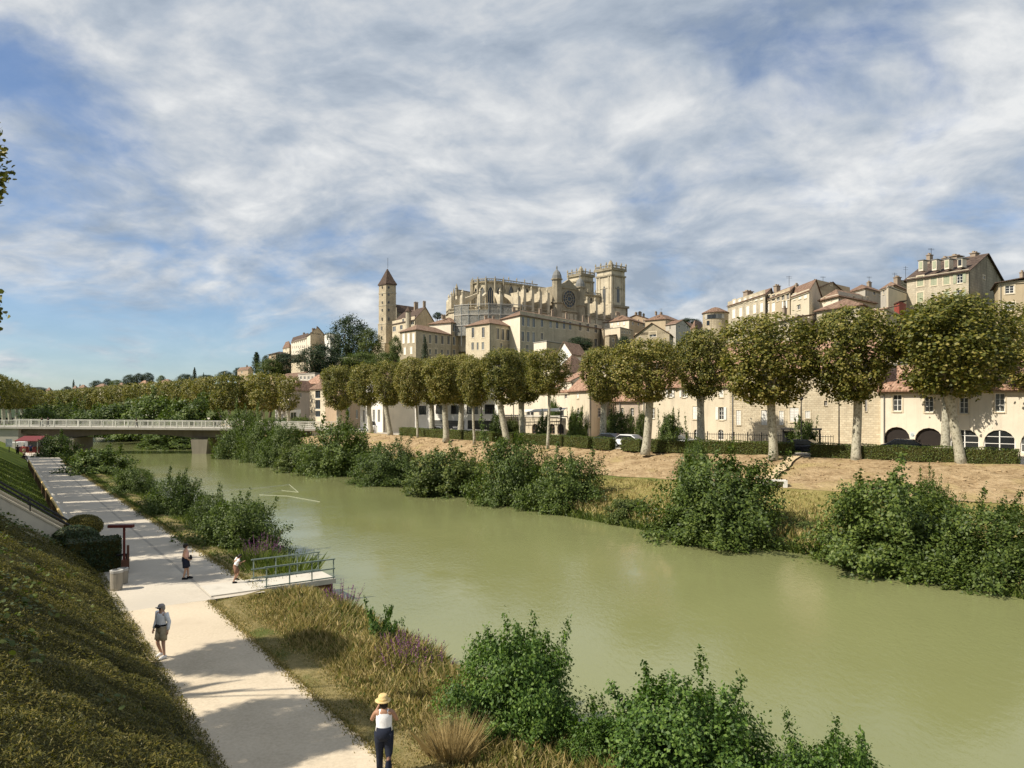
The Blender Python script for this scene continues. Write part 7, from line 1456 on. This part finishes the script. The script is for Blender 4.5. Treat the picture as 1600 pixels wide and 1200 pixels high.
# stout woman in peach top and dark shorts, standing sideways looking right
g2 = G(290, 905, PATH)
person('woman in peach top and dark shorts standing sideways on the path', tuple(g2), -math.pi/2+.25, 1.60, dict(elr=(.20, -.08, 1.12), wrr=(.16, .12, .98), ell=(-.21, -.05, 1.12), wrl=(-.16, .15, .98), knl=(-.10, .08, .49), anl=(-.10, .10, .085), tol=(-.11, .26, .035), anr=(.10, -.08, .085), tor=(.11, .08, .035)), dict(top=('cloth_peach', 0, .0), legs=('cloth_navy', .85), shoes='cloth_black', hair=('hair_dark', 1.12), bag=1), 'skin', fat=1.22)
# child running onto the landing
g3 = ST(32.6, 8.4, PATH+.05)
person('child in white shirt and brown shorts stepping onto the landing', tuple(g3), -math.pi/2+.5, 1.28, dict(pelvis=(0, -.04, .93), waist=(0, .0, 1.06), chest=(0, .07, 1.24), neck=(0, .13, 1.39), skull=(0, .19, 1.48), crown=(0, .20, 1.57), shl=(-.16, .08, 1.36), shr=(.16, .08, 1.36), ell=(-.22, -.08, 1.16), wrl=(-.2, .14, 1.04), elr=(.22, .16, 1.14), wrr=(.2, .34, 1.2), hil=(-.085, -.04, .88), hir=(.085, -.04, .88), knl=(-.1, .16, .56), anl=(-.1, .0, .22), tol=(-.1, .14, .14), knr=(.1, -.02, .48), anr=(.1, -.16, .085), tor=(.1, 0, .035)), dict(top=('cloth_white', 1, .3), legs=('cloth_brown', .8), shoes='cloth_black', hair=('hair_dark', 1.03)), 'skin_tan')
# far strollers near the bridge
for px, py, yaw, h, wear, lab, ps in ((37.5, 711.5, .6, 1.66, dict(top=('cloth_coral', 1, .2), legs=('cloth_khaki', .7), shoes='cloth_black', hair=('hair_dark', 1)), 'stroller in coral shirt near the far bridge', walk), (48, 711, .6, 1.75, dict(top=('cloth_blue', 1, .2), legs=('cloth_navy', .8), shoes='cloth_black', hair=('hair_dark', 1)), 'stroller in dark blue shirt near the far bridge', walk), (27.5, 713.5, .6, 1.8, dict(top=('cloth_black', 1, .2), legs=('cloth_black', 1), shoes='cloth_black', hair=('hair_dark', 1)), 'stroller in black clothes left of the coral shirt', walk)):
    g_ = G(px, py, PATH); person(lab, tuple(g_), yaw, h, ps, wear, 'skin_tan', 'strollers near the far bridge', hands=False)
sit = dict(pelvis=(0, 0, .48), waist=(0, .02, .62), chest=(0, .10, .80), neck=(0, .18, .95), skull=(0, .24, 1.04), crown=(0, .26, 1.12), shl=(-.165, .12, .92), shr=(.165, .12, .92), ell=(-.24, .18, .68), wrl=(-.14, .38, .62), elr=(.24, .18, .68), wrr=(.14, .38, .62), hil=(-.09, .02, .46), hir=(.09, .02, .46), knl=(-.14, .42, .48), knr=(.14, .42, .48), anl=(-.14, .46, .085), anr=(.14, .46, .085), tol=(-.14, .60, .035), tor=(.14, .60, .035))
g_ = G(36.5, 718.5, PATH); person('person sitting bent forward on a low block beside the path', tuple(g_), -1.2, 1.7, sit, dict(top=('cloth_brown', 1, .2), legs=('cloth_navy', 1), hair=('hair_dark', 1)), 'skin_tan', hands=False)
tb = thing('seat_block', 'low dark seat block beside the far path', 'bench', tuple(g_)); m = MB(); m.box((g_.x-.1, g_.y, PATH+.2), (.55, .5, .4)); m.obj('seat', M['dark_wood'], tb); m = MB(); m.box((g_.x-.1, g_.y, PATH+.03), (.45, .4, .08)); m.obj('foot', M['concrete'], tb)
for u, yw, mt, lab in ((9.0, 1.5, 'cloth_black', 'dark dressed walker on the bridge, left of a companion'), (10.1, 1.5, 'cloth_navy', 'dark dressed walker on the bridge, right of a companion'), (25.6, -1.5, 'cloth_black', 'lone dark walker striding on the bridge towards the right')):
    q = bridge_at(u, 1.2); person(lab, tuple(q), yw, 1.74, walk, dict(top=(mt, 1, .2), legs=('cloth_navy', 1), shoes='cloth_black', hair=('hair_dark', 1)), 'skin_tan', 'walkers on the bridge', hands=False)
for o in bpy.data.objects:
    if '_o' in o: del o['_o']
